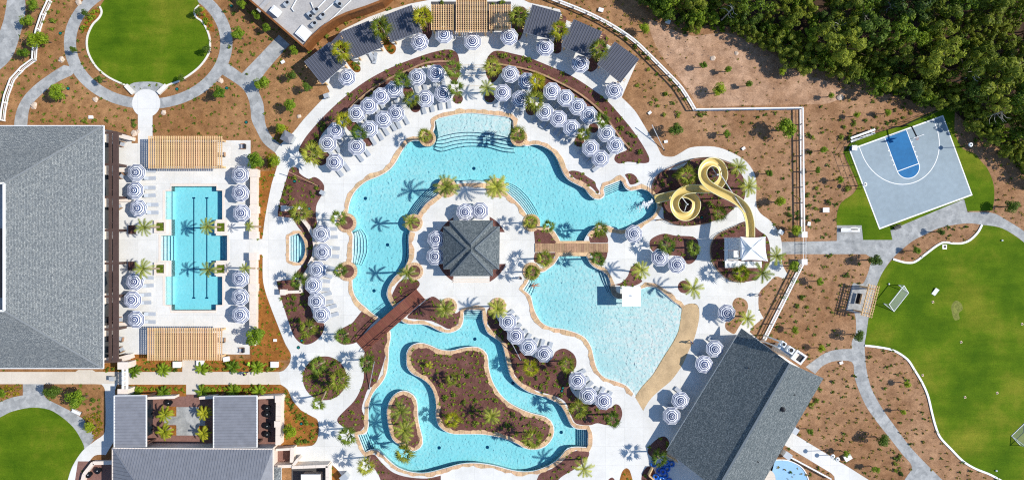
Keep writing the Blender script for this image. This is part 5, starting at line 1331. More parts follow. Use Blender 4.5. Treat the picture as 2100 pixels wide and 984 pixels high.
# retaining edges of the terraced beds
for pts, lb in (([(925,126),(900,126),(870,130),(835,145),(800,160),(765,181),(735,205),(700,238),(672,258)], 'left'), ([(1010,130),(1057,137),(1100,148),(1145,168),(1190,193),(1235,231),(1270,279),(1291,304)], 'right')):
    p = [XY(x, y, 0.45) for x, y in smooth(pts, 3, False)]
    o = empty('retaining_wall', (p[0][0], p[0][1], 0), 0, 'low brown retaining wall of the ' + lb + ' terraced bed', 'wall', 'bed retaining walls'); L = o.location
    for i in range(len(p) - 1):
        v, f = band([(p[i][0] - L.x, p[i][1] - L.y), (p[i + 1][0] - L.x, p[i + 1][1] - L.y)], -0.14, 0.14, 0.03, 0.45, False); link('block', mesh('block', v, f, [MAT['plank']]), o)
for i, y in enumerate((133, 138, 143, 155, 176)):    # broad steps down the centre axis
    p, q2 = P(944, y), P(996, y + 1.6); MB().box(p.x, q2.x, q2.y, p.y, 0.02, 0.05).build('axis_step', MAT['cream_concrete'], kind='structure')
for x, y, lb in ((590,427,'upper'),):
    gwall('spa_wall', [(580,427),(616,426)], 'short cream wall with pier in the upper spa bed', 0.55, 1.3, piers=((582,427,0.42),), group='spa walls')
gwall('spa_wall', [(580,599),(617,598),(615,580),(624,566),(634,552)], 'stepped cream wall in the lower spa bed', 0.5, 1.2, piers=((580,599,0.42),), group='spa walls')
gwall('spa_wall', [(615,444),(632,466),(643,487),(645,505),(642,526),(632,545)], 'curved cream wall behind the spa', 0.45, 1.2, group='spa walls')

# ------------------------------------------------------------------ parasols
MAT['navy'] = M('navy_canvas', (56, 70, 110), 0.85, 0.1, 3.0, obj_var=0.12)
MAT['canvas'] = M('white_canvas', (236, 236, 238), 0.85, 0.05, 1.6, obj_var=0.04)
def parasol_mesh():
    rr = [0.0, 0.07, 0.13, 0.245, 0.325, 0.40, 0.50, 0.60, 0.70, 0.76, 0.80, 0.94, 1.0]
    cm = [0, 1, 0, 1, 1, 0, 1, 0, 0, 1, 0, 1]      # canvas white / navy for each ring from the centre
    rr = [0.0, 0.085, 0.2, 0.25, 0.40, 0.50, 0.60, 0.73, 0.815, 0.87, 0.95, 1.0]
    cm = [0, 1, 0, 1, 0, 1, 0, 1, 0, 1, 0]
    Rr = 1.55; mb = MB(); vs = []
    sub = 4; N = 8 * sub
    for r in rr:
        for k in range(N):
            a = 2 * math.pi * k / N; s = (k % sub) / sub
            # straight hems between the ribs, canvas dips a little between them
            c0 = math.cos(math.pi / 8) / math.cos((a % (math.pi / 4)) - math.pi / 8)
            rad = r * Rr * c0
            z = 2.72 - 0.62 * r - 0.05 * r * math.sin(math.pi * s) * 1.0
            if r < 0.08: z += 0.06
            vs.append((rad * math.cos(a), rad * math.sin(a), z))
    fs, ms = [], []
    for i in range(len(rr) - 1):
        for k in range(N):
            fs.append((i * N + k, i * N + (k + 1) % N, (i + 1) * N + (k + 1) % N, (i + 1) * N + k)); ms.append(cm[i])
    # short valance
    b = (len(rr) - 1) * N
    vs += [(x, y, z - 0.1) for x, y, z in vs[b:b + N]]
    for k in range(N): fs.append((b + k, b + (k + 1) % N, b + N + (k + 1) % N, b + N + k)); ms.append(0)
    return mesh('canopy', vs, fs, [MAT['canvas'], MAT['navy']], ms)
PM = parasol_mesh()
PPOLE = MB().lathe([(0.03, 0.05), (0.03, 2.7)], 8).mesh('pole', MAT['galv']); PBASE = MB().lathe([(0.0, 0.12), (0.3, 0.12), (0.34, 0.02), (0.34, 0.0)], 16).mesh('base', MAT['dark'])
PFIN = MB().lathe([(0.05, 2.75), (0.05, 2.84), (0.0, 2.88)], 8).mesh('finial', MAT['canvas'])
PRIB = MB().bar((0.05, 0, 2.62), (1.46, 0, 2.03), 0.02, 0.03).mesh('rib', MAT['galv'])
def parasol(px, py, label, group, rot=None):
    zc = 2.45
    p = P(px, py, zc); p.z = 0.024
    o = empty('parasol', p, R(22.5) if rot is None else R(rot), label, 'parasol', group)
    q_ = random.Random(int(px * 13 + py)); o.rotation_euler = (R(q_.uniform(-3.5, 3.5)), R(q_.uniform(-3.5, 3.5)), o.rotation_euler.z)
    c = link('canopy', PM, o); link('pole', PPOLE, o); link('base', PBASE, o); link('finial', PFIN, c)
    for k in range(8): link('rib', PRIB, c, None, R(45 * k))
    return o
ORD = ['first', 'second', 'third', 'fourth', 'fifth', 'sixth', 'seventh', 'eighth']
# ------------------------------------------------------------------ sun loungers
MAT['sling'] = M('grey_sling_fabric', (176, 182, 190), 0.85, 0.08, 4.0, obj_var=0.05)
MAT['lframe'] = M('white_lounger_frame', (206, 208, 210), 0.45, 0.04, 2.0)
LFR = MB(); 
for y in (-0.31, 0.31): LFR.box(-0.95, 0.95, y - 0.03, y + 0.03, 0.27, 0.33)
LFRAME = LFR.mesh('frame', MAT['lframe'])
LSEAT = MB().box(-0.28, 0.95, -0.28, 0.28, 0.3, 0.345).mesh('seat', MAT['sling'])
LBACK = MB().add([(-0.3, -0.28, 0.33), (-0.3, 0.28, 0.33), (-0.86, 0.28, 0.72), (-0.86, -0.28, 0.72), (-0.3, -0.28, 0.29), (-0.3, 0.28, 0.29), (-0.86, 0.28, 0.68), (-0.86, -0.28, 0.68)],
                 [(0, 1, 2, 3), (7, 6, 5, 4), (0, 3, 7, 4), (1, 5, 6, 2), (2, 6, 7, 3), (0, 4, 5, 1)]).mesh('backrest', MAT['sling'])
LLEG = MB().box(-0.03, 0.03, -0.03, 0.03, 0.0, 0.27).mesh('leg', MAT['lframe'])
def lounger(px, py, ang, label, group):
    """ang: plan direction (degrees, y down) in which the feet point"""
    p = P(px, py); p.z = 0.024
    o = empty('sun_lounger', p, R(-ang), label, 'lounger', group)
    link('frame', LFRAME, o); link('seat', LSEAT, o); link('backrest', LBACK, o)
    for x in (-0.85, 0.85):
        for y in (-0.31, 0.31): link('leg', LLEG, o, (x, y, 0))
    return o
def prow(pts, where, group, face=None, off=14, side=8.5, rot=None, lng=(-1, 1), order='from the left', rows=1, short=None):
    for i, p in enumerate(pts):
        x, y = p[0], p[1]
        nm = ORD[i] + ' ' + order + ' ' if len(pts) > 1 else ''
        parasol(x, y, 'striped navy parasol, ' + nm + where, group, p[2] if len(p) > 2 else (rot if rot is not None else None))
        f = p[3] if len(p) > 3 else face
        if f is None: continue
        # pole foot on the ground
        g = P(x, y, 2.45); gx, gy = g.x * S + CX, CY - g.y * S
        dx, dy = math.cos(R(f)), math.sin(R(f))
        for s in lng:
            lb = ('left' if s < 0 else 'right') + ' grey lounger at the ' + (ORD[i] + ' ' if len(pts) > 1 else '') + 'parasol ' + (short or where)
            lounger(gx + dx * off - dy * s * side, gy + dy * off + dx * s * side, f + random.Random(int(x * 7 + y * 3 + s)).uniform(-4, 4), lb, 'grey sun loungers')
g1 = 'striped parasols on the upper terrace'
prow([(711,158,15),(861,85,10)], 'in front of the left cabanas', g1)
prow([(911,72,22)], 'under the left pergola bay', g1); prow([(968,84.5,22)], 'below the middle pergola bay', g1); prow([(1044,75,12)], 'below the right pergola bay', g1)
prow([(1119.5,95.5,22),(1191,131,14),(1260.5,185,10)], 'in front of the right cabanas', g1)
g2 = 'striped parasols on the left lounger terrace'
prow([(670,295,20,52),(688,269.5,25,54),(729.5,232.5,18,54),(756,217,22,56),(780,197.5,16,58),(808,184,24,62)], 'in the back row of the left terrace', g2, 54, 13, 8, short='in the left terrace back row')
prow([(686.5,331,18,52),(729,300,22,52),(757.5,265,24,56),(785,245,20,58),(812.5,230.5,12,62)], 'in the pool row of the left terrace', g2, 54, 16, 9, short='in the left terrace pool row')
prow([(855,158,14,74),(895,149.5,20,80)], 'in the upper pair left of the axis', g2, 76, 13, 9, short='of the upper pair left of the axis')
prow([(870.5,201,22,76),(907,192.5,12,80)], 'in the lower pair left of the axis', g2, 76, 15, 9, short='of the lower pair left of the axis')
g3 = 'striped parasols on the right lounger terrace'
prow([(1046,153,12,104),(1080,167.5,20,108)], 'in the upper pair right of the axis', g3, 106, 13, 9, short='of the upper pair right of the axis')
prow([(1032,190.5,22,104),(1067.5,202,14,108)], 'in the lower pair right of the axis', g3, 106, 15, 9, short='of the lower pair right of the axis')
prow([(1131,185.5,18,122),(1159.5,201,22,122),(1184,219,12,124),(1208,235,20,126)], 'in the back row of the right terrace', g3, 122, 13, 8, short='in the right terrace back row')
prow([(1117.5,229,20,122),(1145,244,24,122),(1172,263,22,124)], 'in the pool row of the right terrace', g3, 122, 16, 9, short='in the right terrace pool row')
prow([(1244,272,16,136),(1261,297,12,136),(1212.5,302,22,136),(1232.5,325,20,140)], 'in the far cluster of four on the right terrace', g3, 136, 13, 9, short='in the right terrace far cluster', order='counted')
g4 = 'striped parasols round the pavilion'
prow([(952.5,435,10),(984.5,432,20)], 'above the pavilion roof', g4); prow([(895.5,491,12),(893,526.5,16)], 'left of the pavilion roof', g4, order='from the top')
g5 = 'striped parasols by the lap pool'
prow([(277.5,355,20,0),(277,391,22,0),(283,426.5,14,0)], 'in the upper left lap pool row', g5, 0, 17, 8, order='from the top', short='in the upper left lap pool row')
prow([(274,579,14,0),(269,614.5,22,0),(278,654.5,20,0)], 'in the lower left lap pool row', g5, 0, 16, 8, order='from the top', short='in the lower left lap pool row')
prow([(492,359,18),(492,396.5,14),(494,437,18)], 'in the upper right lap pool row', g5, order='from the top'); prow([(493,571,16),(492,609.5,14),(491.5,647.5,16)], 'in the lower right lap pool row', g5, order='from the top')
g6 = 'striped parasols by the spa'
prow([(657.5,478.5,14,-4),(662,516,20,4),(651,552.5,16,18),(642,585,22,4),(648,617,20,-12),(659,644,18,-14)], 'in the column right of the spa', g6, 0, 16, 8.5, order='from the top', short='right of the spa')
g7 = 'striped parasols between the river and beach pool'
prow([(1041,661,20,-40),(1058,689.5,18,-45),(1084,712.5,20,-58),(1117,724.5,18,-70)], 'between the river and the beach pool', g7, -50, 12, 8.5, short='between the river and the beach pool')
prow([(1186,782,20,-25),(1207.5,810.5,18,-45),(1238,824,16,-60)], 'below the beach pool bend', g7, -40, 12, 8.5, short='below the beach pool bend')
g8 = 'striped parasols on the right deck'
prow([(1300,481,12)], 'beside the slide end of the lagoon', g8); prow([(1354.5,528,20),(1389,542,14)], 'below the bed near the slide tower', g8)
prow([(1491.5,642,14)], 'above the snack bar, beside a small bed', g8)
prow([(1467,715,20,215),(1444.5,747,12,215),(1397,820,14,215),(1380,854,22,215)], 'in the row along the snack bar eaves', g8, 215, 4, 12, order='from the top', short='along the snack bar', lng=(1,))
# loungers that stand in the open
for x, y, a_, lb in ((770,120,100,'grey lounger in front of the second cabana'),(763,117,60,'grey lounger tilted beside a cabana front'),):
    lounger(x, y, a_, lb, 'grey sun loungers')
# armchairs on the veranda terrace
ASEAT = MB().box(-0.35, 0.35, -0.35, 0.35, 0.2, 0.42).mesh('seat', MAT['sling']); AARM = MB().box(-0.35, 0.35, -0.06, 0.06, 0.1, 0.6).mesh('arm', MAT['plank']); ABACK = MB().box(-0.08, 0.08, -0.4, 0.4, 0.1, 0.8).mesh('backrest', MAT['dark'])
def armchair(x, y, rot, label):
    o = empty('armchair', P(x, y) + Vector((0, 0, 0.024)), R(rot), label, 'armchair', 'terrace armchairs')
    link('seat', ASEAT, o); link('backrest', ABACK, o, (-0.38, 0, 0))
    for s in (-0.4, 0.4): link('arm', AARM, o, (0, s, 0))
for i, (x, y, r_) in enumerate(((253,296,-20),(253,361,-40),(247,424,30),(248,655,10),(252,716,30),(250,694,80),(500,301,180),(497,717,180),(458,317,90),(458,696,90))):
    armchair(x, y, r_, 'grey cushioned armchair, ' + ('number ' if False else '') + ['at the top end of the veranda', 'below the first veranda wall', 'between the veranda walls, upper', 'by the lowest veranda parasol', 'at the bottom of the veranda', 'just above the bottom veranda wall', 'in the upper right corner of the lap deck', 'in the lower right corner of the lap deck', 'at the right end of the upper cedar pergola', 'at the right end of the lower cedar pergola'][i])

# ------------------------------------------------------------------ lap pool square planters
for x, y, lb in ((331,465,'upper left'),(455,466,'upper right'),(331,551,'lower left'),(455,551,'lower right')):
    o = empty('square_planter', P(x, y), 0, 'square cream planter with clipped hedge at the ' + lb + ' notch of the lap pool', 'planter', 'square planters of the lap pool')
    v, f = band([(-0.85, -0.9), (0.85, -0.9), (0.85, 0.9), (-0.85, 0.9)], -0.25, 0.25, -1.2, 0.5, True); link('rim', mesh('rim', v, f, [MAT['cream']]), o)
    MB().box(-0.62, 0.62, -0.66, 0.66, 0.0, 0.38).build('soil', MAT['mulch'], o)
for x, y, lb in ((273,471,'upper'),(272,545,'lower')):
    o = empty('planter_box', P(x, y) + Vector((0, 0, 0.02)), 0, 'dark brown square planter box on the veranda terrace, ' + lb + ' one', 'planter', 'veranda planter boxes')
    v, f = band([(-0.5, -0.7), (0.5, -0.7), (0.5, 0.7), (-0.5, 0.7)], -0.07, 0.07, 0, 0.5, True); link('rim', mesh('rim', v, f, [MAT['bronze']]), o); MB().box(-0.45, 0.45, -0.65, 0.65, 0.02, 0.4).build('soil', MAT['mulch'], o)

# ------------------------------------------------------------------ basketball court
CT = [(1741,307),(1934,237),(1994,400),(1803,470)]
def cq(u, v, z=0.0):
    a, b, c, d = [Vector(XY(*p)) for p in CT]
    p = a.lerp(b, u).lerp(d.lerp(c, u), v); return (p.x, p.y, z)
sheet('basketball_court', [cq(0, 0)[:2], cq(1, 0)[:2], cq(1, 1)[:2], cq(0, 1)[:2]], 0.03, MAT['court_grey']); HARD.append(CT)
CW, CH = (Vector(cq(1, 0)) - Vector(cq(0, 0))).length, (Vector(cq(0, 1)) - Vector(cq(0, 0))).length
def cline(name, pts, wid=0.13, z=0.04, mat='white', closed=False):
    v, f = band([cq(*p)[:2] for p in pts], -wid / 2, wid / 2, z - 0.004, z, closed); link(name, mesh(name, v, f, [MAT[mat]]), kind='structure')
cline('court_border', [(0.005, 0.005), (0.995, 0.005), (0.995, 0.995), (0.005, 0.995)], 0.3, closed=True)
u0, u1, vf = 0.375, 0.605, 0.435
um = (u0 + u1) / 2; ru = (u1 - u0) / 2; rv = ru * CW / CH
key = [(u0, 0.012), (u1, 0.012), (u1, vf)] + [(um + ru * math.cos(R(a_)), vf + rv * math.sin(R(a_)) * 0.95) for a_ in range(10, 180, 10)] + [(u0, vf)]
v, f = fill([cq(*p)[:2] for p in key]); link('court_key', mesh('court_key', [(x, y, 0.036) for x, y in v], f, [MAT['court_blue']]), kind='structure')
cline('key_line', key); cline('key_line', [(u0, 0.012), (u0, vf)], z=0.041); cline('free_throw_line', [(u0, vf), (u1, vf)], z=0.042)
cline('three_point_line', [(0.105, 0.01), (0.105, 0.1)] + [(0.5 + 0.395 * math.cos(R(a_)), 0.1 + 0.525 * math.sin(R(a_))) for a_ in range(180, -1, -6)] + [(0.895, 0.01)], z=0.043)
for k in range(4):
    for u, s in ((u0, -1), (u1, 1)):
        cline('lane_tick', [(u, 0.17 + 0.06 * k), (u + 0.016 * s, 0.17 + 0.06 * k)], 0.16, z=0.044)
t = roots('basketball_hoop', 'basketball hoop on a black arm at the court top edge', 'hoop', P(1849, 260)); t.rotation_euler.z = R(-20 + 0)
d = (Vector(cq(0.5, 0.2)) - Vector(cq(0.5, 0))).normalized()
t.rotation_euler.z = math.atan2(d.y, d.x)
MB().tube([(0, 0, 0), (0, 0, 1.4), (0.5, 0, 2.7), (2.3, 0, 3.0)], 0.12, 8).build('mast', MAT['black'], t)
MB().box(2.3, 2.38, -0.95, 0.95, 2.6, 3.6).build('backboard', MAT['white'], t)
MB().tube([(2.62 + 0.23 * math.cos(6.283 * k / 16), 0.23 * math.sin(6.283 * k / 16), 2.95) for k in range(17)], 0.02, 6).build('rim', M('hoop_orange', (190, 70, 30), 0.5), t)
MB().lathe([(0.23, 2.94), (0.14, 2.5)], 12, c=(2.62, 0)).build('net', MAT['white'], t)
def lamp(px, py, label, h=4.2, head=True, arm=0.0):
    o = empty('lamp_post', P(px, py), 0, label, 'lamp post', 'lamp posts')
    MB().lathe([(0.1, 0), (0.06, 0.4), (0.05, h)], 10).build('pole', MAT['black'], o)
    MB().lathe([(0.0, h + 0.18), (0.3, h + 0.12), (0.38, h), (0.3, h - 0.06), (0.1, h - 0.1)], 18).build('lamp_head', MAT['white'], o)
    MB().lathe([(0.0, h + 0.28), (0.09, h + 0.26), (0.12, h + 0.17)], 12).build('cap', MAT['black'], o)
lamp(1966, 302, 'lamp post at the right side of the basketball court', 3.1); lamp(1756, 381, 'lamp post at the left side of the basketball court', 2.9); lamp(1690, 923, 'lamp post beside the service walk, lower right', 3.2)
lamp(1704, 932, 'second lamp post beside the service walk', 2.4)
for i, (u, side, lb) in enumerate(((0.12, -0.045, 'left'),)):
    pass
t = roots('bleacher', 'white two row bleacher bench above the court', 'bench', P(1766, 279)); dd = (Vector(cq(1, 0)) - Vector(cq(0, 0))).normalized(); t.rotation_euler.z = math.atan2(dd.y, dd.x)
for y, z in ((-0.3, 0.45), (0.25, 0.8)): MB().box(-2.2, 2.2, y - 0.17, y + 0.17, z - 0.06, z).build('seat_board', MAT['galv'], t)
for x in (-1.8, 1.8): MB().bar((x, -0.5, 0.02), (x, 0.5, 0.75), 0.08).build('leg', MAT['galv'], t); MB().box(x - 0.04, x + 0.04, -0.5, 0.5, 0.02, 0.1).build('foot', MAT['galv'], t)
def bench(px, py, rot, label, mat='galv', n=5, L_=1.7, cat='bench'):
    o = empty('bench', P(px, py) + Vector((0, 0, 0.03)), R(rot), label, cat, 'garden benches')
    for k in range(n): MB().box(-L_ / 2, L_ / 2, -0.3 + 0.12 * k, -0.2 + 0.12 * k, 0.42, 0.46).build('slat', MAT[mat], o)
    MB().box(-L_ / 2, L_ / 2, 0.32, 0.38, 0.4, 0.85).build('backrest', MAT[mat], o)
    for x in (-L_ / 2 + 0.1, L_ / 2 - 0.1): MB().box(x - 0.04, x + 0.04, -0.28, 0.32, 0, 0.419).build('leg', MAT['dark'], o)
bench(1741, 472, 0, 'white slatted bench on the paved pad by the court lawn', 'white', 5, 3.2); bench(1838, 466, 20, 'small bench at the lower left court corner', 'dark', 4, 1.2)
bench(1749, 470, 180, 'second white slatted bench on the paved pad', 'white', 4, 1.2)
bench(160, 843, -25, 'white bench beside the tree on the round lawn path', 'white', 5, 1.6)
t = roots('planter_bin', 'blue grey bin at the upper left court corner', 'bin', P(1747, 305)); MB().box(-0.4, 0.4, -0.4, 0.4, 0, 0.9).build('body', MAT['court_blue'], t); MB().box(-0.45, 0.45, -0.45, 0.45, 0.902, 0.97).build('lid', MAT['galv'], t)
# shade shelter with swing by the field
t = roots('swing_arbor', 'small cedar arbor with a swing seat beside the playing field', 'arbor', P(1760, 612)); t.rotation_euler.z = R(-14)
z = 2.9
for i in range(12): MB().box(-0.6, 1.5, -2.6 + 0.46 * i, -2.5 + 0.46 * i, z, z + 0.14).build('rafter', MAT['wood'], t)
for x in (-0.35, 0.1, 0.55, 1.0, 1.35): MB().box(x - 0.04, x + 0.04, -2.75, 2.75, z + 0.142, z + 0.22).build('purlin', MAT['wood'], t)
for x in (-0.2, 1.1):
    MB().box(x - 0.08, x + 0.08, -2.7, 2.7, z - 0.22, z - 0.002).build('beam', MAT['wood'], t)
    for y in (-2.1, 2.1): MB().box(x - 0.12, x + 0.12, y - 0.12, y + 0.12, 0.02, z - 0.222).build('post', MAT['wood'], t)
MB().box(-0.6, 0.0, -0.9, 0.9, 0.5, 0.56).build('seat', MAT['dark'], t); MB().box(-0.05, 0.0, -0.9, 0.9, 0.562, 1.1).build('backrest', MAT['wood'], t)
for y in (-0.85, 0.85): MB().bar((-0.3, y, 0.56), (-0.2, y, z - 0.22), 0.03).build('chain', MAT['dark'], t)
# football goal
def net_mat():
    m, n, b = node_mat('goal_net'); tr = n.nodes.new('ShaderNodeBsdfTransparent'); mx = n.nodes.new('ShaderNodeMixShader'); mx.inputs[0].default_value = 0.82
    b.inputs['Base Color'].default_value = (0.75, 0.8, 0.78, 1); n.links.new(b.outputs[0], mx.inputs[1]); n.links.new(tr.outputs[0], mx.inputs[2]); n.links.new(mx.outputs[0], n.nodes['Material Output'].inputs['Surface'])
    return m
MAT['net'] = net_mat()
def goal(a, b, depth, label, h=1.75):
    p, q = P(*a), P(*b); c = (p + q) / 2; d = q - p; W_ = d.length / 2
    o = empty('football_goal', c, math.atan2(d.y, d.x), label, 'goal', 'football goals')
    fr = MB()
    fr.tube([(-W_, 0, 0.03), (-W_, 0, h), (W_, 0, h), (W_, 0, 0.03)], 0.075, 8); fr.build('goal_frame', MAT['white'], o)
    MB().tube([(-W_, 0, 0.06), (-W_, depth, 0.06), (W_, depth, 0.06), (W_, 0, 0.06)], 0.07, 8).build('ground_bar', MAT['white'], o)
    for s in (-1, 1): MB().bar((s * W_, 0, h), (s * W_, depth, 0.08), 0.08).build('brace', MAT['white'], o)
    mb = MB(); mb.add([(-W_, 0, h), (W_, 0, h), (W_, depth, 0.08), (-W_, depth, 0.08)], [(0, 1, 2, 3)]); mb.add([(-W_, 0, h), (-W_, depth, 0.08), (-W_, 0, 0.03)], [(0, 1, 2)]); mb.add([(W_, 0, h), (W_, depth, 0.08), (W_, 0, 0.03)], [(0, 1, 2)]); mb.build('net', MAT['net'], o)
goal((1812,622),(1842,584), -2.2, 'white football goal on the playing field'); goal((2092,912),(2119,886), 2.2, 'football goal at the lower right field edge')
# black wire fence round the court lawn
for pts, lb in (([(1757,388),(1731,316),(1745,291),(1790,275)], 'thin black wire fence left of the court'), ([(1790,275),(1849,258),(1947,217)], 'thin black wire fence above the court')):
    p = [XY(x, y) for x, y in pts]; o = empty('wire_fence', (p[0][0], p[0][1], 0), 0, lb, 'fence', 'wire fences of the court'); L = o.location
    for zz in (0.1, 0.9, 1.8):
        mb = MB(); mb.tube([(x - L.x, y - L.y, zz) for x, y in p], 0.03, 5); mb.build('rail', MAT['black'], o)
    for x, y in resample(p, 7): MB().lathe([(0.05, 0), (0.05, 1.85)], 6, c=(x - L.x, y - L.y)).build('post', MAT['black'], o)
for a_, b_, lb in (((653,382),(592,352),'slender pale pole slanting over the upper spa bed'), ((1362,308),(1337,256),'slender white pole beside the ring walk on the right'), ((757,796),(768,740),'slender white pole on the river bank'), ((1068,738),(1048,700),'slender pole behind the parasols by the river')):
    p, q = P(*a_), P(*b_, 2.4); o = empty('leaning_pole', p, 0, lb, 'pole', 'slender slanting poles')
    MB().bar((0, 0, 0.03), q - p, 0.09).build('shaft', MAT['plank'] if 'upper' in lb else MAT['galv'], o); MB().lathe([(0.14, 0.0), (0.14, 0.12), (0.0, 0.12)], 10).build('foot', MAT['dark'], o)
# small things on the field
for x, y, lb in ((1822,582,'white ball left of the football goal'),(2054,493,'white ball near the upper field path'),(2042,964,'white ball at the lower right of the field')):
    o = empty('ball', P(x, y), 0, lb, 'ball', 'balls on the field'); bm = bmesh.new(); bmesh.ops.create_icosphere(bm, subdivisions=2, radius=0.16); bmesh.ops.translate(bm, verts=bm.verts, vec=(0, 0, 0.17)); me = bpy.data.meshes.new('shell'); bm.to_mesh(me); bm.free(); me.materials.append(MAT['white']); link('shell', me, o)
CONE = MB().lathe([(0.17, 0.0), (0.17, 0.03), (0.12, 0.03), (0.03, 0.26), (0.0, 0.27)], 14).mesh('body', M('cone_peach', (236, 190, 150), 0.6)); CONB = MB().box(-0.17, 0.17, -0.17, 0.17, 0, 0.028).mesh('base', MAT['white'])
for x, y, lb in ((1913,619,'beside the white board'),(2096,664,'at the right field edge'),(1971,701,'at mid field'),(1892,769,'near the white kerb'),(2045,805,'right of the bare patch'),(1979,814,'in the lower field')):
    o = empty('field_marker', P(x, y) + Vector((0, 0, 0.016)), 0.4, 'small pale cone marker ' + lb, 'marker', 'cone markers on the field'); link('cone', CONE, o); link('base', CONB, o)
t = roots('game_board', 'white slanted game board on the field right of the goal', 'board', P(1917, 598)); t.rotation_euler.z = R(-32)
mb = MB(); mb.add([(-0.35, -0.6, 0.08), (0.35, -0.6, 0.08), (0.35, 0.6, 0.32), (-0.35, 0.6, 0.32), (-0.35, -0.6, 0.02), (0.35, -0.6, 0.02), (0.35, 0.6, 0.26), (-0.35, 0.6, 0.26)], [(0, 1, 2, 3), (7, 6, 5, 4), (0, 4, 5, 1), (1, 5, 6, 2), (2, 6, 7, 3), (3, 7, 4, 0)]); mb.build('board', MAT['white'], t)
for s in (-0.3, 0.3): MB().box(s - 0.03, s + 0.03, 0.5, 0.56, 0, 0.25).build('leg', MAT['dark'], t)
t = roots('ground_hatch', 'square grey grate in the grass below the kerb', 'grate', P(1937, 506) + Vector((0, 0, 0.016))); v, f = band([(-0.3, -0.3), (0.3, -0.3), (0.3, 0.3), (-0.3, 0.3)], -0.09, 0.09, 0, 0.05, True); link('frame', mesh('frame', v, f, [MAT['galv']]), t); MB().box(-0.25, 0.25, -0.25, 0.25, 0, 0.03).build('grid', MAT['dark'], t)
sheet('bare_patch', G(smooth([(1951,627),(1960,616),(1971,622),(1974,634),(1966,642),(1968,653),(1958,656),(1953,645)], 4)), 0.02, M('worn_turf', (120, 124, 58), 0.95, 0.3, 2.0, 6, fine=(8, 0.3)))

# ------------------------------------------------------------------ bins, boxes and markers
def bin_(px, py, rot, label, s=1.0):
    o = empty('litter_bin', P(px, py) + Vector((0, 0, 0.02)), R(rot), label, 'bin', 'litter bins')
    MB().box(-0.38 * s, 0.38 * s, -0.32 * s, 0.32 * s, 0, 1.0 * s).build('body', MAT['galv'], o); MB().box(-0.42 * s, 0.42 * s, -0.36 * s, 0.36 * s, 1.002 * s, 1.1 * s).build('lid', MAT['galv'], o); MB().box(-0.2 * s, 0.2 * s, -0.375 * s, -0.361 * s, 0.75 * s, 0.95 * s).build('slot', MAT['dark'], o)
for x, y, r_, lb in ((672,199,20,'grey bin on the ring walk below the first cabana'),(664,396,-30,'grey bin at the edge of the upper spa bed'),(1597,476,-30,'grey bin at the right end of the slide deck'),(236,774,0,'bin beside the cream arbor on the south walk'),(586,563,0,'towel bin between the spa and the lower spa bed'),(710,973,40,'large grey bin at the bottom edge of the deck'),(1622,877,-35,'white unit at the right eaves of the snack bar'),(1608,928,-35,'white box at the end of the short rail fence')):
    bin_(x, y, r_, lb, 1.5 if 'large' in lb or 'white' in lb else 1.0)
UB = MB().box(-0.3, 0.3, -0.22, 0.22, 0, 0.25).mesh('box', MAT['kerb']); UL = MB().box(-0.33, 0.33, -0.25, 0.25, 0.252, 0.29).mesh('lid', MAT['white'])
for x, y, r_, s_, lb in ((188,241,0,1.1,'white utility lid in the bed above the clubhouse'),(581,128,30,1.0,'white utility lid near the first cabana'),(1232,22,-15,1.3,'white utility lid beyond the curved fence'),(1369,46,-20,1.3,'pale rock coloured lid beside the wood'),(1332,232,40,0.9,'white utility lid right of the ring walk'),(1524,305,35,0.9,'white utility lid above the slide garden'),(1365,291,10,0.9,'pale lid near the tree above the slide garden'),
    (1692,431,0,1.6,'white box in the bed left of the court lawn'),(1658,459,80,1.0,'white sign board beside the upper gate pier'),(565,697,0,0.9,'pink white lid in the strip right of the lap deck'),(366,746,0,2.1,'white cabinet below the lower pergola, left one'),(565,746,0,2.0,'white cabinet near the ring walk entrance'),(413,743,0,1.9,'white step block at the lower pergola stub'),(1736,936,30,1.9,'white cabinet beside the service walk'),(1724,743,20,0.9,'white stone in the bed below the snack bar fork'),(466,735,10,1.6,'white step at the lap deck bottom')):
    o = empty('utility_box', P(x, y), R(r_), lb, 'box', 'utility lids and cabinets'); o.scale = (s_, s_, s_); link('box', UB, o); link('lid', UL, o)
DR = MB().lathe([(0.0, 0.22), (0.16, 0.2), (0.22, 0.0)], 12).mesh('dome', MAT['teal'])
for i, (x, y) in enumerate(((124,69),(140,182),(465,181),(363,183),(505,251),(475,13),(619,698),(618,868),(604,372),(634,428),(612,712),(1439,446),(1380,512),(1154,795),(1152,801))):
    o = empty('drain_dome', P(x, y), 0, 'small teal green drain dome, ' + ['left of the garden lawn', 'beside the tree left of the plaza', 'by the tree below the path fork', 'under the garden lawn right arc', 'left of the kiosk path', 'at the top of the loop path', 'in the strip beside the lower walk', 'in the bed right of the small patio', 'in the upper spa bed, upper', 'in the upper spa bed, lower', 'in the lower spa bed', 'under the second slide loop', 'in the bed below the slide', 'by the river bend, left', 'by the river bend, right'][i], 'drain', 'drain domes'); link('dome', DR, o)
    MB().lathe([(0.3, 0.0), (0.3, 0.03), (0.2, 0.03)], 12).build('collar', MAT['dark'], o)
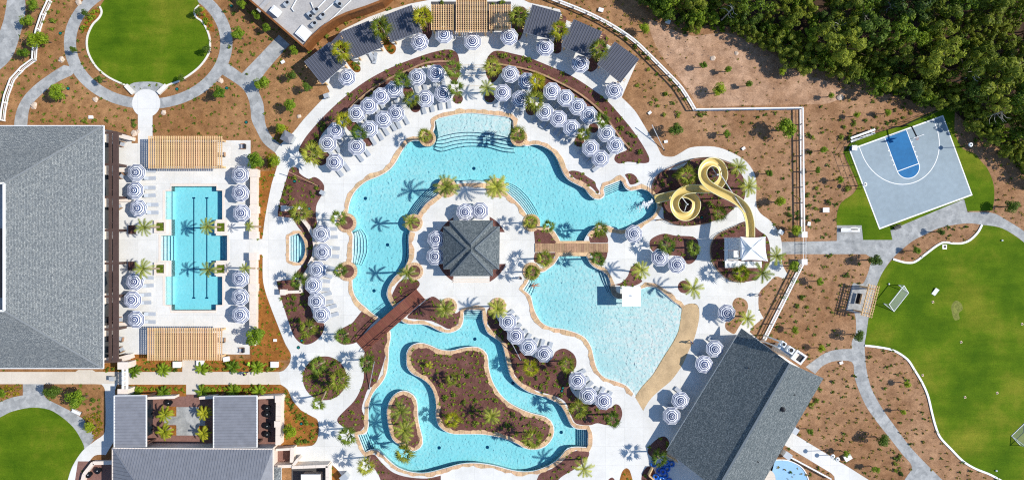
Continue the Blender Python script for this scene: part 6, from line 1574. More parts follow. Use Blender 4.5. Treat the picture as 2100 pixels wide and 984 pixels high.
# boulders
rnd = random.Random(11)
def boulder(px, py, r, label):
    bm = bmesh.new(); bmesh.ops.create_icosphere(bm, subdivisions=2, radius=r)
    for v_ in bm.verts: v_.co *= rnd.uniform(0.75, 1.15); v_.co.z = max(v_.co.z * 0.6, -0.05)
    me = bpy.data.meshes.new('boulder'); bm.to_mesh(me); bm.free(); me.materials.append(MAT['boulder'])
    link('boulder', me, None, P(px, py), rnd.uniform(0, 6), label, 'boulder', 'garden boulders')
MAT['boulder'] = M('pale_boulder', (206, 186, 166), 0.9, 0.2, 2.0, fine=(6, 0.15))
for x, y, r_, lb in ((162,6,0.55,'beside the loop path at the top left'),(127,123,0.6,'at the left fork of the loop path'),(70,217,0.6,'left of the bed above the clubhouse'),(196,205,0.5,'in the bed left of the plaza'),(336,231,0.5,'right of the plaza'),(452,165,0.55,'at the right fork of the loop path'),(613,239,0.4,'in the bed below the last left cabana'),(276,274,0.6,'at the top of the lap deck'),(283,270,0.4,'at the head of the north walk'),(1462,120,0.5,'in the earth below the wood'),(1510,109,0.4,'in the earth at the foot of the wood'),(1722,200,0.6,'long pale one above the court')):
    boulder(x, y, r_, 'pale boulder ' + lb)
# black round tables on the small patio, tubes by the snack bar
for i, (x, y) in enumerate(((551,834),(551,847),(551,871),(551,888),(186,970),(205,962),(350,824),(302,846))):
    o = empty('patio_table', P(x, y) + Vector((0, 0, 0.03)), 0, 'round black patio table ' + ['at the top of the small patio', 'second down the small patio', 'third down the small patio', 'at the bottom of the small patio', 'left one on the lower left patio', 'right one on the lower left patio', 'by the courtyard top wall', 'beside the left courtyard wing'][i], 'table', 'black patio tables')
    MB().lathe([(0.0, 0.74), (0.55, 0.74), (0.55, 0.69), (0.0, 0.69)], 20).build('top', MAT['black'], o); MB().lathe([(0.06, 0.05), (0.06, 0.69)], 8).build('stem', MAT['black'], o); MB().lathe([(0, 0.06), (0.4, 0.05), (0.4, 0.0)], 16).build('base', MAT['black'], o); MB().lathe([(0.0, 0.86), (0.08, 0.84), (0.1, 0.742)], 8).build('candle_jar', MAT['galv'], o)
MAT['tube'] = M('blue_vinyl', (24, 96, 190), 0.25, 0.08, 2.0, spec=0.6, obj_var=0.1)
bm = bmesh.new()
TU = MB()
def torus(R_, r, n=20, m=8):
    vs = [((R_ + r * math.cos(2 * math.pi * j / m)) * math.cos(2 * math.pi * i / n), (R_ + r * math.cos(2 * math.pi * j / m)) * math.sin(2 * math.pi * i / n), r + r * math.sin(2 * math.pi * j / m)) for i in range(n) for j in range(m)]
    return vs, [(i * m + j, ((i + 1) % n) * m + j, ((i + 1) % n) * m + (j + 1) % m, i * m + (j + 1) % m) for i in range(n) for j in range(m)]
TUBE = mesh('ring', *torus(0.4, 0.17), [MAT['tube']], None, True); HAND = MB().box(-0.12, 0.12, -0.03, 0.03, 0.3, 0.37).mesh('handle', MAT['navy'])
for i, (x, y, z) in enumerate(((1358,953,0.02),(1351,963,0.02),(1344,976,0.02),(1364,973,0.02),(1368,960,0.02),(1377,950,0.02),(1356,982,0.02),(1366,947,0.35),(1340,950,0.02),(1372,985,0.02),(1359,966,0.36))):
    o = empty('swim_ring', P(x, y, z), i * 1.1, 'blue inflatable swim ring, ' + ['near the palm in the pile', 'left of the pile centre', 'lower left of the pile', 'right of the pile centre', 'in the middle of the pile', 'right end of the pile', 'bottom of the pile', 'top of the pile', 'left outside the pile', 'lower right of the pile', 'lying on the others'][i], 'swim ring', 'swim rings by the snack bar')
    link('ring', TUBE, o); link('handle', HAND, o, (0.5, 0, 0))
t = roots('ring_rack', 'timber corner screen around the pile of swim rings', 'screen', P(1334, 975)); t.rotation_euler.z = R(0)
for a_, b_ in (((1339,959),(1331,975)), ((1331,975),(1344,986)), ((1360,929),(1390,947))):
    v, f = band([tuple((P(*a_, 1.0) - t.location)[:2]), tuple((P(*b_, 1.0) - t.location)[:2])], -0.09, 0.09, 0.02, 1.1, False); link('board', mesh('board', v, f, [MAT['wood']]), t)
# splash pad behind the snack bar and its rail
sheet('splash_pad', G(smooth([(1560,1000),(1575,960),(1590,943),(1615,944),(1640,956),(1652,972),(1660,1000)], 4)), 0.02, M('splash_pad_blue', (150, 190, 222), 0.7, 0.04, 0.6))
sheet('splash_pad_sand', G(smooth([(1556,1000),(1574,964),(1586,968),(1591,984),(1588,1000)], 4)), 0.026, MAT['cream_concrete'])
strip('splash_kerb', [(1590,942),(1615,943),(1641,955),(1654,972),(1662,1000)], 0.16, 0, 0.12, MAT['white'])
fence([(1608,930),(1705,982)], 0.9, 'short white rail fence beside the splash pad', 1.8, sm=False)

# ------------------------------------------------------------------ people
SKIN = M('skin', (176, 126, 98), 0.6, 0.05, 3.0)
def person(px, py, z, rot, shirt, trousers, label, pose='walk', hat=None):
    """a body grown over a small skeleton, one continuous skin; clothing by height"""
    J = {'pel': (0, 0, 0.95), 'che': (0.02, 0, 1.3), 'nec': (0.02, 0, 1.47), 'hea': (0.04, 0, 1.62), 'top': (0.04, 0, 1.74),
         'sl': (0.02, 0.19, 1.4), 'el': (0.1, 0.27, 1.13), 'hl': (0.26, 0.25, 0.95), 'sr': (0.02, -0.19, 1.4), 'er': (-0.06, -0.27, 1.12), 'hr': (0.04, -0.27, 0.88),
         'kl': (0.16, 0.1, 0.52), 'al': (0.2, 0.11, 0.09), 'tl': (0.36, 0.12, 0.04), 'kr': (-0.04, -0.1, 0.5), 'ar': (-0.26, -0.11, 0.12), 'tr': (-0.12, -0.12, 0.04)}
    if pose == 'swim':
        J = {k: (v[2] * 0.95 - 0.9, v[1] * 1.6, 0.05 * v[0] + (0.06 if k in ('hea', 'top', 'nec') else 0)) for k, v in J.items()}
    if pose == 'bend':
        for k in ('che', 'nec', 'hea', 'top', 'sl', 'sr', 'el', 'er', 'hl', 'hr'):
            x, y, zz = J[k]; d = zz - 0.95; J[k] = (x + d * 0.75, y, 0.95 + d * 0.6)
    E = [('pel', 'che'), ('che', 'nec'), ('nec', 'hea'), ('hea', 'top'), ('che', 'sl'), ('sl', 'el'), ('el', 'hl'), ('che', 'sr'), ('sr', 'er'), ('er', 'hr'), ('pel', 'kl'), ('kl', 'al'), ('al', 'tl'), ('pel', 'kr'), ('kr', 'ar'), ('ar', 'tr')]
    rad = {'pel': 0.15, 'che': 0.16, 'nec': 0.06, 'hea': 0.1, 'top': 0.08, 'sl': 0.07, 'el': 0.05, 'hl': 0.04, 'sr': 0.07, 'er': 0.05, 'hr': 0.04, 'kl': 0.075, 'al': 0.05, 'tl': 0.04, 'kr': 0.075, 'ar': 0.05, 'tr': 0.04}
    names = list(J); me = bpy.data.meshes.new('body')
    me.from_pydata([J[k] for k in names], [(names.index(a), names.index(b)) for a, b in E], [])
    o = empty('person', P(px, py) + Vector((0, 0, z)), R(rot), label, 'person')
    b = link('body', me, o); sk = b.modifiers.new('skin', 'SKIN'); sk.use_smooth_shade = True
    for i, k in enumerate(names): me.skin_vertices[0].data[i].radius = (rad[k], rad[k]); me.skin_vertices[0].data[i].use_root = (k == 'pel')
    sb = b.modifiers.new('round', 'SUBSURF'); sb.levels = 1; sb.render_levels = 2
    me.materials.append(SKIN)
    if pose == 'swim': return o
    def cloth(nm, chain, scale, mat):
        m2 = bpy.data.meshes.new(nm); ks = []
        for a_, c_ in chain:
            for k in (a_, c_):
                if k not in ks: ks.append(k)
        m2.from_pydata([J[k] for k in ks], [(ks.index(a_), ks.index(c_)) for a_, c_ in chain], [])
        c = link(nm, m2, o); s2 = c.modifiers.new('skin', 'SKIN'); s2.use_smooth_shade = True
        for i, k in enumerate(ks): m2.skin_vertices[0].data[i].radius = (rad[k] * scale, rad[k] * scale); m2.skin_vertices[0].data[i].use_root = (i == 0)
        c.modifiers.new('round', 'SUBSURF').render_levels = 2; m2.materials.append(mat)
    cloth('shirt', [('pel', 'che'), ('che', 'sl'), ('che', 'sr'), ('sl', 'el'), ('sr', 'er')], 1.22, shirt)
    cloth('trousers', [('pel', 'kl'), ('pel', 'kr'), ('kl', 'al'), ('kr', 'ar')], 1.2, trousers)
    h = J['hea']
    MB().lathe([(0.0, 0.14), (0.08, 0.12), (0.115, 0.05), (0.112, 0.0)] + ([(0.2, -0.01)] if hat else []), 14).build('hat' if hat else 'hair', hat or MAT['dark'], o, loc=(h[0], h[1], h[2] + 0.03))
    return o
HV = M('hi_vis_green', (176, 232, 60), 0.6, 0.05); DK = M('dark_cloth', (40, 44, 58), 0.85, 0.1); WC = M('pale_cloth', (222, 220, 216), 0.85, 0.05); BC = M('blue_cloth', (70, 110, 160), 0.85, 0.1); PK = M('pink_cloth', (206, 150, 160), 0.85, 0.1)
person(513, 747, 0.0, 60, HV, DK, 'person in hi vis shirt bending in the bed below the lap pool', 'bend', HV)
person(508, 764, 0.0, 200, HV, DK, 'person in hi vis shirt standing at the edge of the south walk', 'walk', DK)
person(1068, 570, 0.02, 90, WC, DK, 'person walking on the deck right of the pavilion')
person(1553, 604, 0.02, 20, PK, WC, 'person in pink and white on the deck above the snack bar')
person(1098, 585, WZ - 0.02, 190, BC, DK, 'person swimming near the steps of the beach pool', 'swim')
person(1416, 700, 0.02, 250, BC, WC, 'person in blue standing beside the beach entry parasols')
# ------------------------------------------------------------------ planting
LF = {}
LF['palm'] = leaf_mat('palm_frond_green', (84, 108, 26), (196, 196, 78)); LF['palm_lime'] = leaf_mat('lime_frond', (110, 134, 20), (206, 196, 50)); LF['palm_dark'] = leaf_mat('deep_green_frond', (64, 98, 30), (160, 176, 70))
LF['tree'] = leaf_mat('garden_tree_leaf', (62, 98, 14), (150, 172, 38)); LF['tree_lime'] = leaf_mat('lime_tree_leaf', (96, 124, 12), (164, 178, 34)); LF['tree_dark'] = leaf_mat('dark_tree_leaf', (40, 70, 16), (110, 134, 36))
LF['pine'] = leaf_mat('pine_needle', (68, 88, 14), (162, 170, 52)); LF['oak'] = leaf_mat('woodland_leaf', (48, 78, 12), (142, 164, 36)); LF['oak_dark'] = leaf_mat('dark_wood_leaf', (34, 60, 16), (112, 134, 44))  # oak_dark: a deeper leaf green for some of the broadleaf crowns
LF['shrub'] = leaf_mat('shrub_leaf', (70, 100, 20), (156, 166, 52)); LF['grassy'] = leaf_mat('tuft_blade', (96, 92, 36), (172, 152, 76)); LF['flower'] = leaf_mat('yellow_green_cover', (124, 118, 14), (192, 168, 34))
MAT['trunk'] = M('palm_trunk', (168, 146, 122), 0.9, 0.25, 5.0, bump=0.4, bscale=9); MAT['bark'] = M('tree_bark', (112, 92, 74), 0.9, 0.25, 4.0, bump=0.4, bscale=9)

def feather_crown(seed, n=14, R_=1.85, lm='palm', droop=0.9, name='crown', wide=0.2):
    rnd = random.Random(seed); v, f = [], []
    for i in range(n):
        az = 2 * math.pi * (i * 0.381966) + rnd.uniform(-0.2, 0.2); t = i / n
        el = R(66) * (1 - t) + R(8) * t + rnd.uniform(-0.15, 0.15)
        L = R_ * rnd.uniform(0.85, 1.15); pts = []; p = Vector((0, 0, 0))
        for k in range(8):
            pts.append(p.copy()); d = Vector((math.cos(az) * math.cos(el), math.sin(az) * math.cos(el), math.sin(el))); p = p + d * (L / 7); el -= droop * 0.24
        side = Vector((-math.sin(az), math.cos(az), 0))
        for k in range(1, 8):
            d = (pts[k] - pts[k - 1]).normalized(); w = R_ * wide * math.sin(math.pi * (0.16 + 0.72 * k / 8))
            for s in (-1, 1):
                for h in (0.0, 0.5):
                    b0 = len(v); q = pts[k] - d * h * (L / 7); tip = q + side * s * w + d * w * 1.0 - Vector((0, 0, 0.35 * w))
                    v += [q - d * 0.07, q + d * 0.07, tip]; f.append((b0, b0 + 1, b0 + 2))
        for k in range(7):
            b0 = len(v); wd = 0.03
            v += [pts[k] - side * wd, pts[k] + side * wd, pts[k + 1] + side * wd * 0.6, pts[k + 1] - side * wd * 0.6]; f.append((b0, b0 + 1, b0 + 2, b0 + 3))
    return mesh(name, v, f, [LF[lm]])

def fan_crown(seed, n=13, R_=1.75, lm='palm', name='crown'):
    rnd = random.Random(seed); v, f = [], []
    for i in range(n):
        az = 2 * math.pi * (i * 0.381966) + rnd.uniform(-0.25, 0.25); t = i / n; el = R(58) * (1 - t) - R(18) * t + rnd.uniform(-0.15, 0.15)
        pl = R_ * rnd.uniform(0.32, 0.46); d = Vector((math.cos(az) * math.cos(el), math.sin(az) * math.cos(el), math.sin(el))); side = Vector((-math.sin(az), math.cos(az), 0))
        hub = d * pl; b0 = len(v); v += [side * -0.035, side * 0.035, hub + side * 0.025, hub - side * 0.025]; f.append((b0, b0 + 1, b0 + 2, b0 + 3))
        fr = R_ * rnd.uniform(0.6, 0.78); m = 9
        for k in range(m):
            a = R(-58 + 116 * k / (m - 1)) + rnd.uniform(-0.05, 0.05)
            dd = d * math.cos(a) + side * math.sin(a); w_ = (d * -math.sin(a) + side * math.cos(a)) * 0.06
            l = fr * (0.3 + 0.72 * math.cos(a)) * rnd.uniform(0.9, 1.08); dr = Vector((0, 0, -0.32 * l * rnd.uniform(0.5, 1.2)))
            b0 = len(v); m1 = hub + dd * l * 0.5; v += [hub - w_ * 0.5, hub + w_ * 0.5, m1 + w_, hub + dd * l + dr, m1 - w_]; f.append((b0, b0 + 1, b0 + 2, b0 + 3, b0 + 4))
    return mesh(name, v, f, [LF[lm]])
FAN = [fan_crown(s, 12 + s % 3, 1.75 + 0.08 * (s % 3), 'palm' if s % 3 else 'palm_dark') for s in range(6)]
FANL = [fan_crown(20 + s, 13, 1.75, 'palm_lime') for s in range(2)]
FEA = [feather_crown(40 + s, 12 + s, 2.0, 'palm') for s in range(4)]; FEAL = [feather_crown(50 + s, 15, 1.4, 'palm_lime', 1.0) for s in range(2)]; CYC = [feather_crown(60 + s, 16, 1.3, 'tree', 0.9) for s in range(3)]
def trunk_mesh(h, bend, r=0.17):
    mb = MB(); mb.tube([(bend[0] * (1 - t) ** 2, bend[1] * (1 - t) ** 2, h * t) for t in [i / 6 for i in range(7)]], [r * 1.25, r, r * 0.92, r * 0.88, r * 0.9, r, r * 0.7], 9); return mb.mesh('trunk', MAT['trunk'])
rp_ = random.Random(77)
def palm(px, py, h, where, kind='fan', s=1.0, base=None, group='palms of the pool garden'):
    top = P(px, py, h); loc = Vector((top.x, top.y, 0.03))
    bend = (0, 0)
    if base is not None: b = P(*base); bend = (b.x - top.x, b.y - top.y)
    o = empty('palm_tree', loc, 0, where, 'palm tree', group)
    link('trunk', trunk_mesh(h - 0.05, bend, 0.15 if h > 2 else 0.12), o)
    pool_ = {'fan': FAN, 'lime': FANL, 'fea': FEA, 'feal': FEAL, 'cyc': CYC}[kind]
    c = link('crown', pool_[rp_.randrange(len(pool_))], o, (0, 0, h - 0.1), rp_.uniform(0, 6.28)); c.scale = (s, s, s)
    return o
PL = [(867,33,5.8,'fan palm between the left cabana and the pergola','lime',1.15),(782,56,5.8,'fan palm between the second and third cabanas','fan',1.15),(699,103,5.8,'fan palm between the first and second cabanas','lime',1.1),(1064,32,5.8,'fan palm right of the timber pergola','fan',1.1),
 (1147,60,5.8,'yellowish fan palm between the fourth and fifth cabanas','lime',1.0),(1229,101,5.8,'fan palm between the last two cabanas','fan',1.0),(930,142,4.0,'fan palm at the left bed end beside the axis','fan',1.05),(935,181,3.6,'fan palm in the mulch circle left of the axis','fan',0.95),
 (825,165,4.0,'fan palm behind the left terrace back row','fan',1.0),(843,204,3.4,'fan palm in the mulch circle of the left terrace','fan',0.9),(737,273,3.6,'fan palm among the left terrace loungers','fan',0.95),(704,246,3.8,'yellow fan palm at the left terrace back','lime',0.9),(641,316,3.8,'large fan palm at the lower tip of the left bed','fan',1.25),
 (1009,138,3.8,'fan palm at the right bed end beside the axis','fan',1.0),(998,181,3.4,'small palm in the mulch circle right of the axis','fea',0.75),(1103,167,3.8,'yellow green palm behind the right terrace pair','lime',0.95),(1097,206,3.6,'palm in the mulch circle of the right terrace','fan',1.05),(1234,245,3.6,'palm behind the right terrace far cluster','fan',0.9),(1197,275,3.2,'palm in the mulch circle by the far cluster','fan',0.8),
 (871,277,4.6,'palm in the planter left of the sun shelf','fan',0.75),(1062,275,4.6,'palm in the planter right of the sun shelf','fan',0.85),(694,447,4.6,'palm leaning over the deck by the upper west planter','fan',0.95),(697,555,4.6,'palm leaning over the deck by the lower west planter','fan',0.85),(842,454,5.0,'palm in the upper left island planter','fea',0.75),(836,561,5.0,'palm in the lower left island planter','fea',0.85),
 (915,383,5.2,'broad palm in the top left island planter','fea',1.1),(1018,383,5.2,'broad palm in the top right island planter','fea',1.1),(1088,455,4.4,'palm in the planter above the plank bridge','fan',0.8),(1091,559,4.4,'palm in the planter below the plank bridge','fan',0.9),(912,633,4.8,'palm in the planter left of the river steps','fea',0.9),(1020,633,4.8,'palm in the planter right of the river steps','fea',0.9),
 (1125,464,4.2,'dark palm above the left end of the plank bridge','fan',0.75),(1231,470,4.2,'palm above the right end of the plank bridge','fan',0.8),(1117,531,4.4,'palm below the left end of the plank bridge','fan',0.9),(1227,532,4.4,'palm below the right end of the plank bridge','fan',0.9),
 (1409,360,3.4,'palm left of the upper slide loop','fan',1.15),(1514,343,3.8,'palm right of the upper slide loop','fea',0.8),(1535,383,3.8,'palm inside the right bend of the slide deck','fea',0.9),(1475,438,3.0,'palm under the right arm of the slide','fan',0.85),(1519,560,4.0,'yellow green palm below the slide tower, left','lime',1.05),(1562,560,4.2,'spiky palm below the slide tower, right','fea',1.0),(1592,525,4.2,'dark palm right of the slide tower','fea',0.85),
 (1421,508,3.8,'palm in the shaded half of the bed below the slide','fan',0.85),(1368,503,3.8,'palm in the sunny half of the bed below the slide','fan',1.0),(1315,554,4.2,'palm over the bed above the cove canopy','fea',0.85),(1421,591,4.6,'palm right of the beach pool top end','fea',0.95),(1532,653,4.2,'palm in the bed above the snack bar','fea',0.8),
 (702,690,4.0,'palm at the lower left end of the footbridge','fan',0.95),(752,745,4.2,'palm on the river bank below the footbridge','fan',1.05),(712,893,4.6,'palm left of the lower river steps','fan',1.1),(750,956,4.8,'palm below the lower river steps','fan',0.95),(829,929,4.8,'palm hanging over the water at the small isle','fan',1.05),(822,843,4.4,'palm at the top of the small river isle','fea',1.0),(829,882,4.4,'palm at the middle of the small river isle','fea',1.05),
 (926,778,2.4,'small palm at the top of the large river isle','fan',0.7),(927,861,3.2,'bright yellow palm at the lower left of the large isle','lime',0.95),(1008,852,3.4,'palm at the lower middle of the large isle','fea',0.8),(1092,900,4.4,'palm at the right tip of the large isle','fan',1.05),(880,748,1.2,'small yellow palm near the large isle top','feal',0.5),
 (1088,754,3.8,'yellow palm in the bed right of the river','lime',0.95),(1162,747,3.8,'palm near the beach pool bend','fan',0.85),(1184,839,4.2,'palm at the bed end above the right river steps','fan',1.05),(1257,861,4.2,'palm at the tip of the bed right of the river','fan',0.95),(1197,960,4.8,'palm below the right river steps','fea',0.9),(1352,939,4.0,'palm over the swim rings by the snack bar','fan',0.95),
 (652,749,4.0,'upper left palm of the round bed','fan',1.0),(697,780,4.0,'right palm of the round bed','fan',1.05),(653,828,5.0,'leaning palm at the bottom of the round bed','fan',0.8),(615,436,4.0,'palm in the upper spa bed','fan',1.05),(611,575,4.0,'palm in the lower spa bed beside the wall','fan',1.0),(632,674,3.8,'palm at the bottom of the lower spa bed','fan',0.95),
 (296,466,4.8,'slender palm of the upper left lap pool planter','fea',0.8),(293,551,4.8,'slender palm of the lower left lap pool planter','fea',0.85),(424,464,4.8,'slender palm of the upper right lap pool planter','fea',0.75),(427,553,4.8,'slender palm of the lower right lap pool planter','fea',0.75),
 (511,464,5.0,'slender palm rising past the upper pool wall','fea',0.45),(502,550,5.0,'slender palm rising past the lower pool wall','fea',0.5),
 (338,849,2.2,'lime palm at the upper left courtyard bed','feal',1.0),(337,884,2.2,'lime palm at the lower left courtyard bed','feal',1.05),(418,847,2.2,'lime palm at the upper right courtyard bed','feal',0.95),(417,888,2.2,'lime palm at the lower right courtyard bed','feal',0.95)]
BASES = {(694,447):(711,457),(697,555):(713,556),(842,454):(849,457),(836,561):(850,556),(829,929):(836,905),(653,828):(668,802),(511,464):(534,465),(502,550):(531,551),(296,466):(329,465),(293,551):(330,551),(424,464):(455,466),(427,553):(456,551),(750,956):(758,936),(1197,960):(1193,940),(1352,939):(1345,925),(1315,554):(1304,560),(1421,591):(1405,588),(1532,653):(1520,648),(912,633):(920,628),(1020,633):(1021,627)}
for px, py, h, lb, k, s in PL: palm(px, py, h, lb, k, s, BASES.get((px, py)))
for i, (x, y) in enumerate(((275,760),(335,758),(276,804),(335,804),(414,755),(415,802),(478,752),(478,800),(527,753),(530,802))):
    palm(x, y, 0.5, ['feathery cycad ' + w for w in ('above the walk, first from the arbor', 'above the walk, second from the arbor', 'below the walk, first from the arbor', 'below the walk, second from the arbor', 'right of the pergola stub', 'right of the lower walk stub', 'above the walk near the gardeners', 'below the walk at the wide wing', 'above the walk, last before the deck', 'below the walk, last before the deck')][i], 'cyc', 1.0, None, 'cycads along the south walk')

def cloud(seed, rx, rz, lobes, per, leaf, lm, name='crown', spiky=False, zc=0.0, reach=0.72, l0=0.26, l1=0.46):
    """leaf faces gathered in uneven clumps through the crown's volume"""
    rnd = random.Random(seed); v, f = [], []
    for L in range(lobes):
        while True:
            c = Vector((rnd.uniform(-1, 1), rnd.uniform(-1, 1), rnd.uniform(-0.7, 1)))
            if 0.15 < c.length < 0.95: break
        c = Vector((c.x * rx * reach, c.y * rx * reach, c.z * rz * reach + zc)); lr = rx * rnd.uniform(l0, l1)
        for i in range(per):
            d = Vector((rnd.gauss(0, 1), rnd.gauss(0, 1), rnd.gauss(0.15, 1))).normalized(); p = c + d * lr * rnd.uniform(0.55, 1.0) ** 0.5
            n = (d + Vector((rnd.uniform(-0.7, 0.7), rnd.uniform(-0.7, 0.7), rnd.uniform(0, 0.9)))).normalized()
            a = n.cross(Vector((rnd.uniform(-1, 1), rnd.uniform(-1, 1), rnd.uniform(-1, 1)))).normalized(); b = n.cross(a); l = leaf * rnd.uniform(0.6, 1.3); w = l * (0.28 if spiky else 0.55)
            b0 = len(v); v += [p - a * l * 0.5, p + b * w * 0.5, p + a * l * 0.5, p - b * w * 0.5]; f.append((b0, b0 + 1, b0 + 2, b0 + 3))
    return mesh(name, v, f, [LF[lm]])
GT = [cloud(s, 1.0, 0.95, 16, 110, 0.17, 'tree') for s in range(3)]; GTL = [cloud(10 + s, 1.0, 0.95, 16, 110, 0.16, 'tree_lime') for s in range(2)]; GTD = [cloud(20 + s, 1.0, 0.95, 15, 110, 0.16, 'tree_dark') for s in range(2)]
def limb_mesh(h, r, seed, spread=0.6, top=1.0):
    rnd = random.Random(seed); mb = MB(); mb.tube([(0, 0, 0), (0.02, 0.01, h * 0.5), (0, 0.03, h)], [r * 1.3, r, r * 0.6], 7)
    for k in range(5):
        a = k * 1.26 + rnd.uniform(-0.3, 0.3); z = h * rnd.uniform(0.6, 0.95); mb.tube([(0, 0, z), (math.cos(a) * spread * 0.5, math.sin(a) * spread * 0.5, z + top * 0.3), (math.cos(a) * spread, math.sin(a) * spread, z + top * 0.6)], [r * 0.5, r * 0.35, r * 0.15], 5)
    return mb.mesh('trunk', MAT['bark'])
LIMB = [limb_mesh(1.6, 0.07, s) for s in range(3)]
def tree(px, py, r, where, kind='t', h=None, group='garden trees', nm='garden_tree'):
    rm = r / S; h = h or (1.2 + rm * 0.9); top = P(px, py, h)
    o = empty(nm, (top.x, top.y, 0.0), 0, where, 'tree', group)
    tk = link('trunk', LIMB[rp_.randrange(3)], o, None, rp_.uniform(0, 6)); tk.scale = (max(1, rm), max(1, rm), (h) / 1.9)
    pool_ = {'t': GT, 'l': GTL, 'd': GTD}[kind]
    c = link('crown', pool_[rp_.randrange(len(pool_))], o, (0, 0, h), rp_.uniform(0, 6.28)); c.scale = (rm, rm * rp_.uniform(0.88, 1.05), rm * rp_.uniform(0.85, 1.0))
TR = [(70,77,22,'wide bright tree overhanging the left white fence','l'),(88,80,14,'smaller crown beside the wide fence tree','l'),(66,10,14,'top tree left of the white fence','t'),(54,41,15,'second tree left of the white fence','t'),(47,107,14,'lowest tree left of the white fence','t'),(118,190,19,'round tree in the lower fork left of the plaza','t'),(172,26,9,'small tree on the loop path, upper left','d'),(151,102,9,'small tree on the loop path at the left fork','d'),(205,163,9,'small tree beside the loop path near the plaza','d'),
 (497,10,12,'tree at the top right of the loop path','t'),(525,31,11,'upper tree along the service building','t'),(547,56,11,'middle tree along the service building','t'),(603,103,11,'tree at the end of the paved branch','t'),(487,71,17,'round tree shading the loop path on the right','t'),(536,169,17,'round tree shading the kiosk path','t'),(449,192,17,'round tree below the right path fork','t'),(596,155,13,'bush tree below the first cabana, upper','d'),(630,180,12,'bush tree below the first cabana, middle','d'),(595,214,15,'bush tree below the first cabana, lower','t'),
 (406,24,10,'small tree at the lawn edge, upper right','d'),(424,101,10,'small tree at the lawn edge, right','d'),(371,160,9,'small tree at the lawn edge, lower right','d'),(1322,57,15,'round bright tree beyond the curved fence','l'),(1476,185,17,'round bright tree above the straight fence','l'),(1611,262,24,'large tree inside the fence corner','t'),(1386,266,17,'tree above the slide garden walk','d'),(1601,413,15,'round bright tree right of the slide deck','l'),(1635,470,14,'bright shrub tree at the upper gate pier','l'),(1628,546,13,'tree at the lower gate pier','t'),
 (1795,534,16,'dark tree at the field path junction','d'),(1760,689,15,'dark tree beside the field path bend','d'),(1810,903,16,'dark tree beside the lower field path','d'),(2075,423,16,'dark tree right of the court lawn','d'),(526,328,22,'round tree at the top of the lap pool wall','t'),(522,688,23,'round tree at the bottom of the lap pool wall','t'),(591,886,18,'lime green bush tree right of the small patio','l'),(157,820,25,'large tree beside the round lawn path','t'),(108,803,19,'darker tree beside the south walk','d'),(182,878,14,'loose leafed tree at the round lawn path','l'),(0,806,12,'tree cut by the left edge below the walk','t'),
 (1443,133,9,'young tree in the bare earth, first from the left','t'),(1494,142,9,'young tree in the bare earth, second from the left','t'),(1537,172,9,'young tree in the bare earth above the fence','t'),(1606,147,10,'young tree in the bare earth below the wood','l'),(1706,195,8,'young tree in the bare earth far right','l'),(1578,355,9,'young tree right of the slide deck','t'),(1490,273,10,'young tree above the slide garden','t'),(1690,307,9,'young tree left of the court','t'),(1722,368,9,'young tree by the court lawn, lower','t'),(1678,349,8,'young tree right of the long fence','t'),(1682,578,10,'young tree left of the swing arbor','t'),(1630,676,10,'young tree above the chimney','l'),(1686,716,10,'young tree beside the paved fork','l'),
 (1930,475,9,'young tree in the bed above the field kerb','d'),(1880,514,9,'young tree in the bed at the field corner','t'),(1860,788,9,'young tree in the bed beside the field kerb','l'),(1853,845,8,'young tree beside the lower field path, right','l'),(1796,962,9,'young tree at the bottom edge bed','t'),(1662,884,8,'young tree by the service walk','t'),(1757,236,8,'young tree above the bleacher','l'),(1822,230,9,'young tree above the court, right','l'),(1735,930,9,'young tree behind the white cabinet','t'),(560,330,16,'yellow green bush beside the kiosk path','l'),(575,262,13,'low yellow bush left of the kiosk','l')]
for px, py, r, lb, k in TR: tree(px, py, r, lb, k)

# ------------------------------------------------------------------ the wood in the upper right
WOOD = [(1300,-60),(1318,0),(1332,22),(1375,48),(1410,62),(1450,58),(1490,58),(1530,72),(1556,82),(1600,105),(1625,130),(1680,136),(1720,158),(1762,150),(1800,186),(1850,188),(1900,214),(1945,214),(1975,235),(1995,262),(2040,290),(2070,325),(2110,352),(2175,380),(2175,-60)]
sheet('forest_floor', G([(1290,-160),(1322,-10),(1345,20),(1390,46),(1450,52),(1510,56),(1560,85),(1620,125),(1690,140),(1760,150),(1820,192),(1900,216),(1960,232),(2000,270),(2060,315),(2120,345),(2400,420),(2400,-160)]), 0.006, M('forest_litter', (70, 52, 38), 0.95, 0.4, 0.4, 7, fine=(4, 0.3)))
PINE = [cloud(100 + s, 1.0, 1.1, 34, 90, 0.2, 'pine', spiky=True, reach=0.98, l0=0.13, l1=0.33) for s in range(4)]; OAK = [cloud(110 + s, 1.0, 0.95, 34, 85, 0.13, 'oak', reach=0.98, l0=0.13, l1=0.33) for s in range(4)]; OAKD = [cloud(120 + s, 1.0, 0.95, 30, 80, 0.14, 'oak_dark', reach=0.98, l0=0.13, l1=0.33) for s in range(3)]
WT = [limb_mesh(3.0, 0.09, 200 + s, 1.0, 1.6) for s in range(3)]
rw = random.Random(42); placed = []
cand = [(rw.uniform(1300, 2170), rw.uniform(-55, 380)) for _ in range(6000)]
ok = inside(WOOD, np.array(cand))
for (x, y), k in zip(cand, ok):
    if not k: continue
    edge = min(math.hypot(x - a, y - b) for a, b in WOOD[1:-1])
    r = rw.uniform(13, 25) if edge < 55 else rw.choice([rw.uniform(15, 24), rw.uniform(24, 42)])
    if any((x - a) ** 2 + (y - b) ** 2 < ((r + c) * 0.62) ** 2 for a, b, c in placed): continue
    placed.append((x, y, r))
edge_of = lambda x, y: min(math.hypot(x - a, y - b) for a, b in WOOD[1:-1])
WN = {}; placed.sort(key=lambda p: p[1])
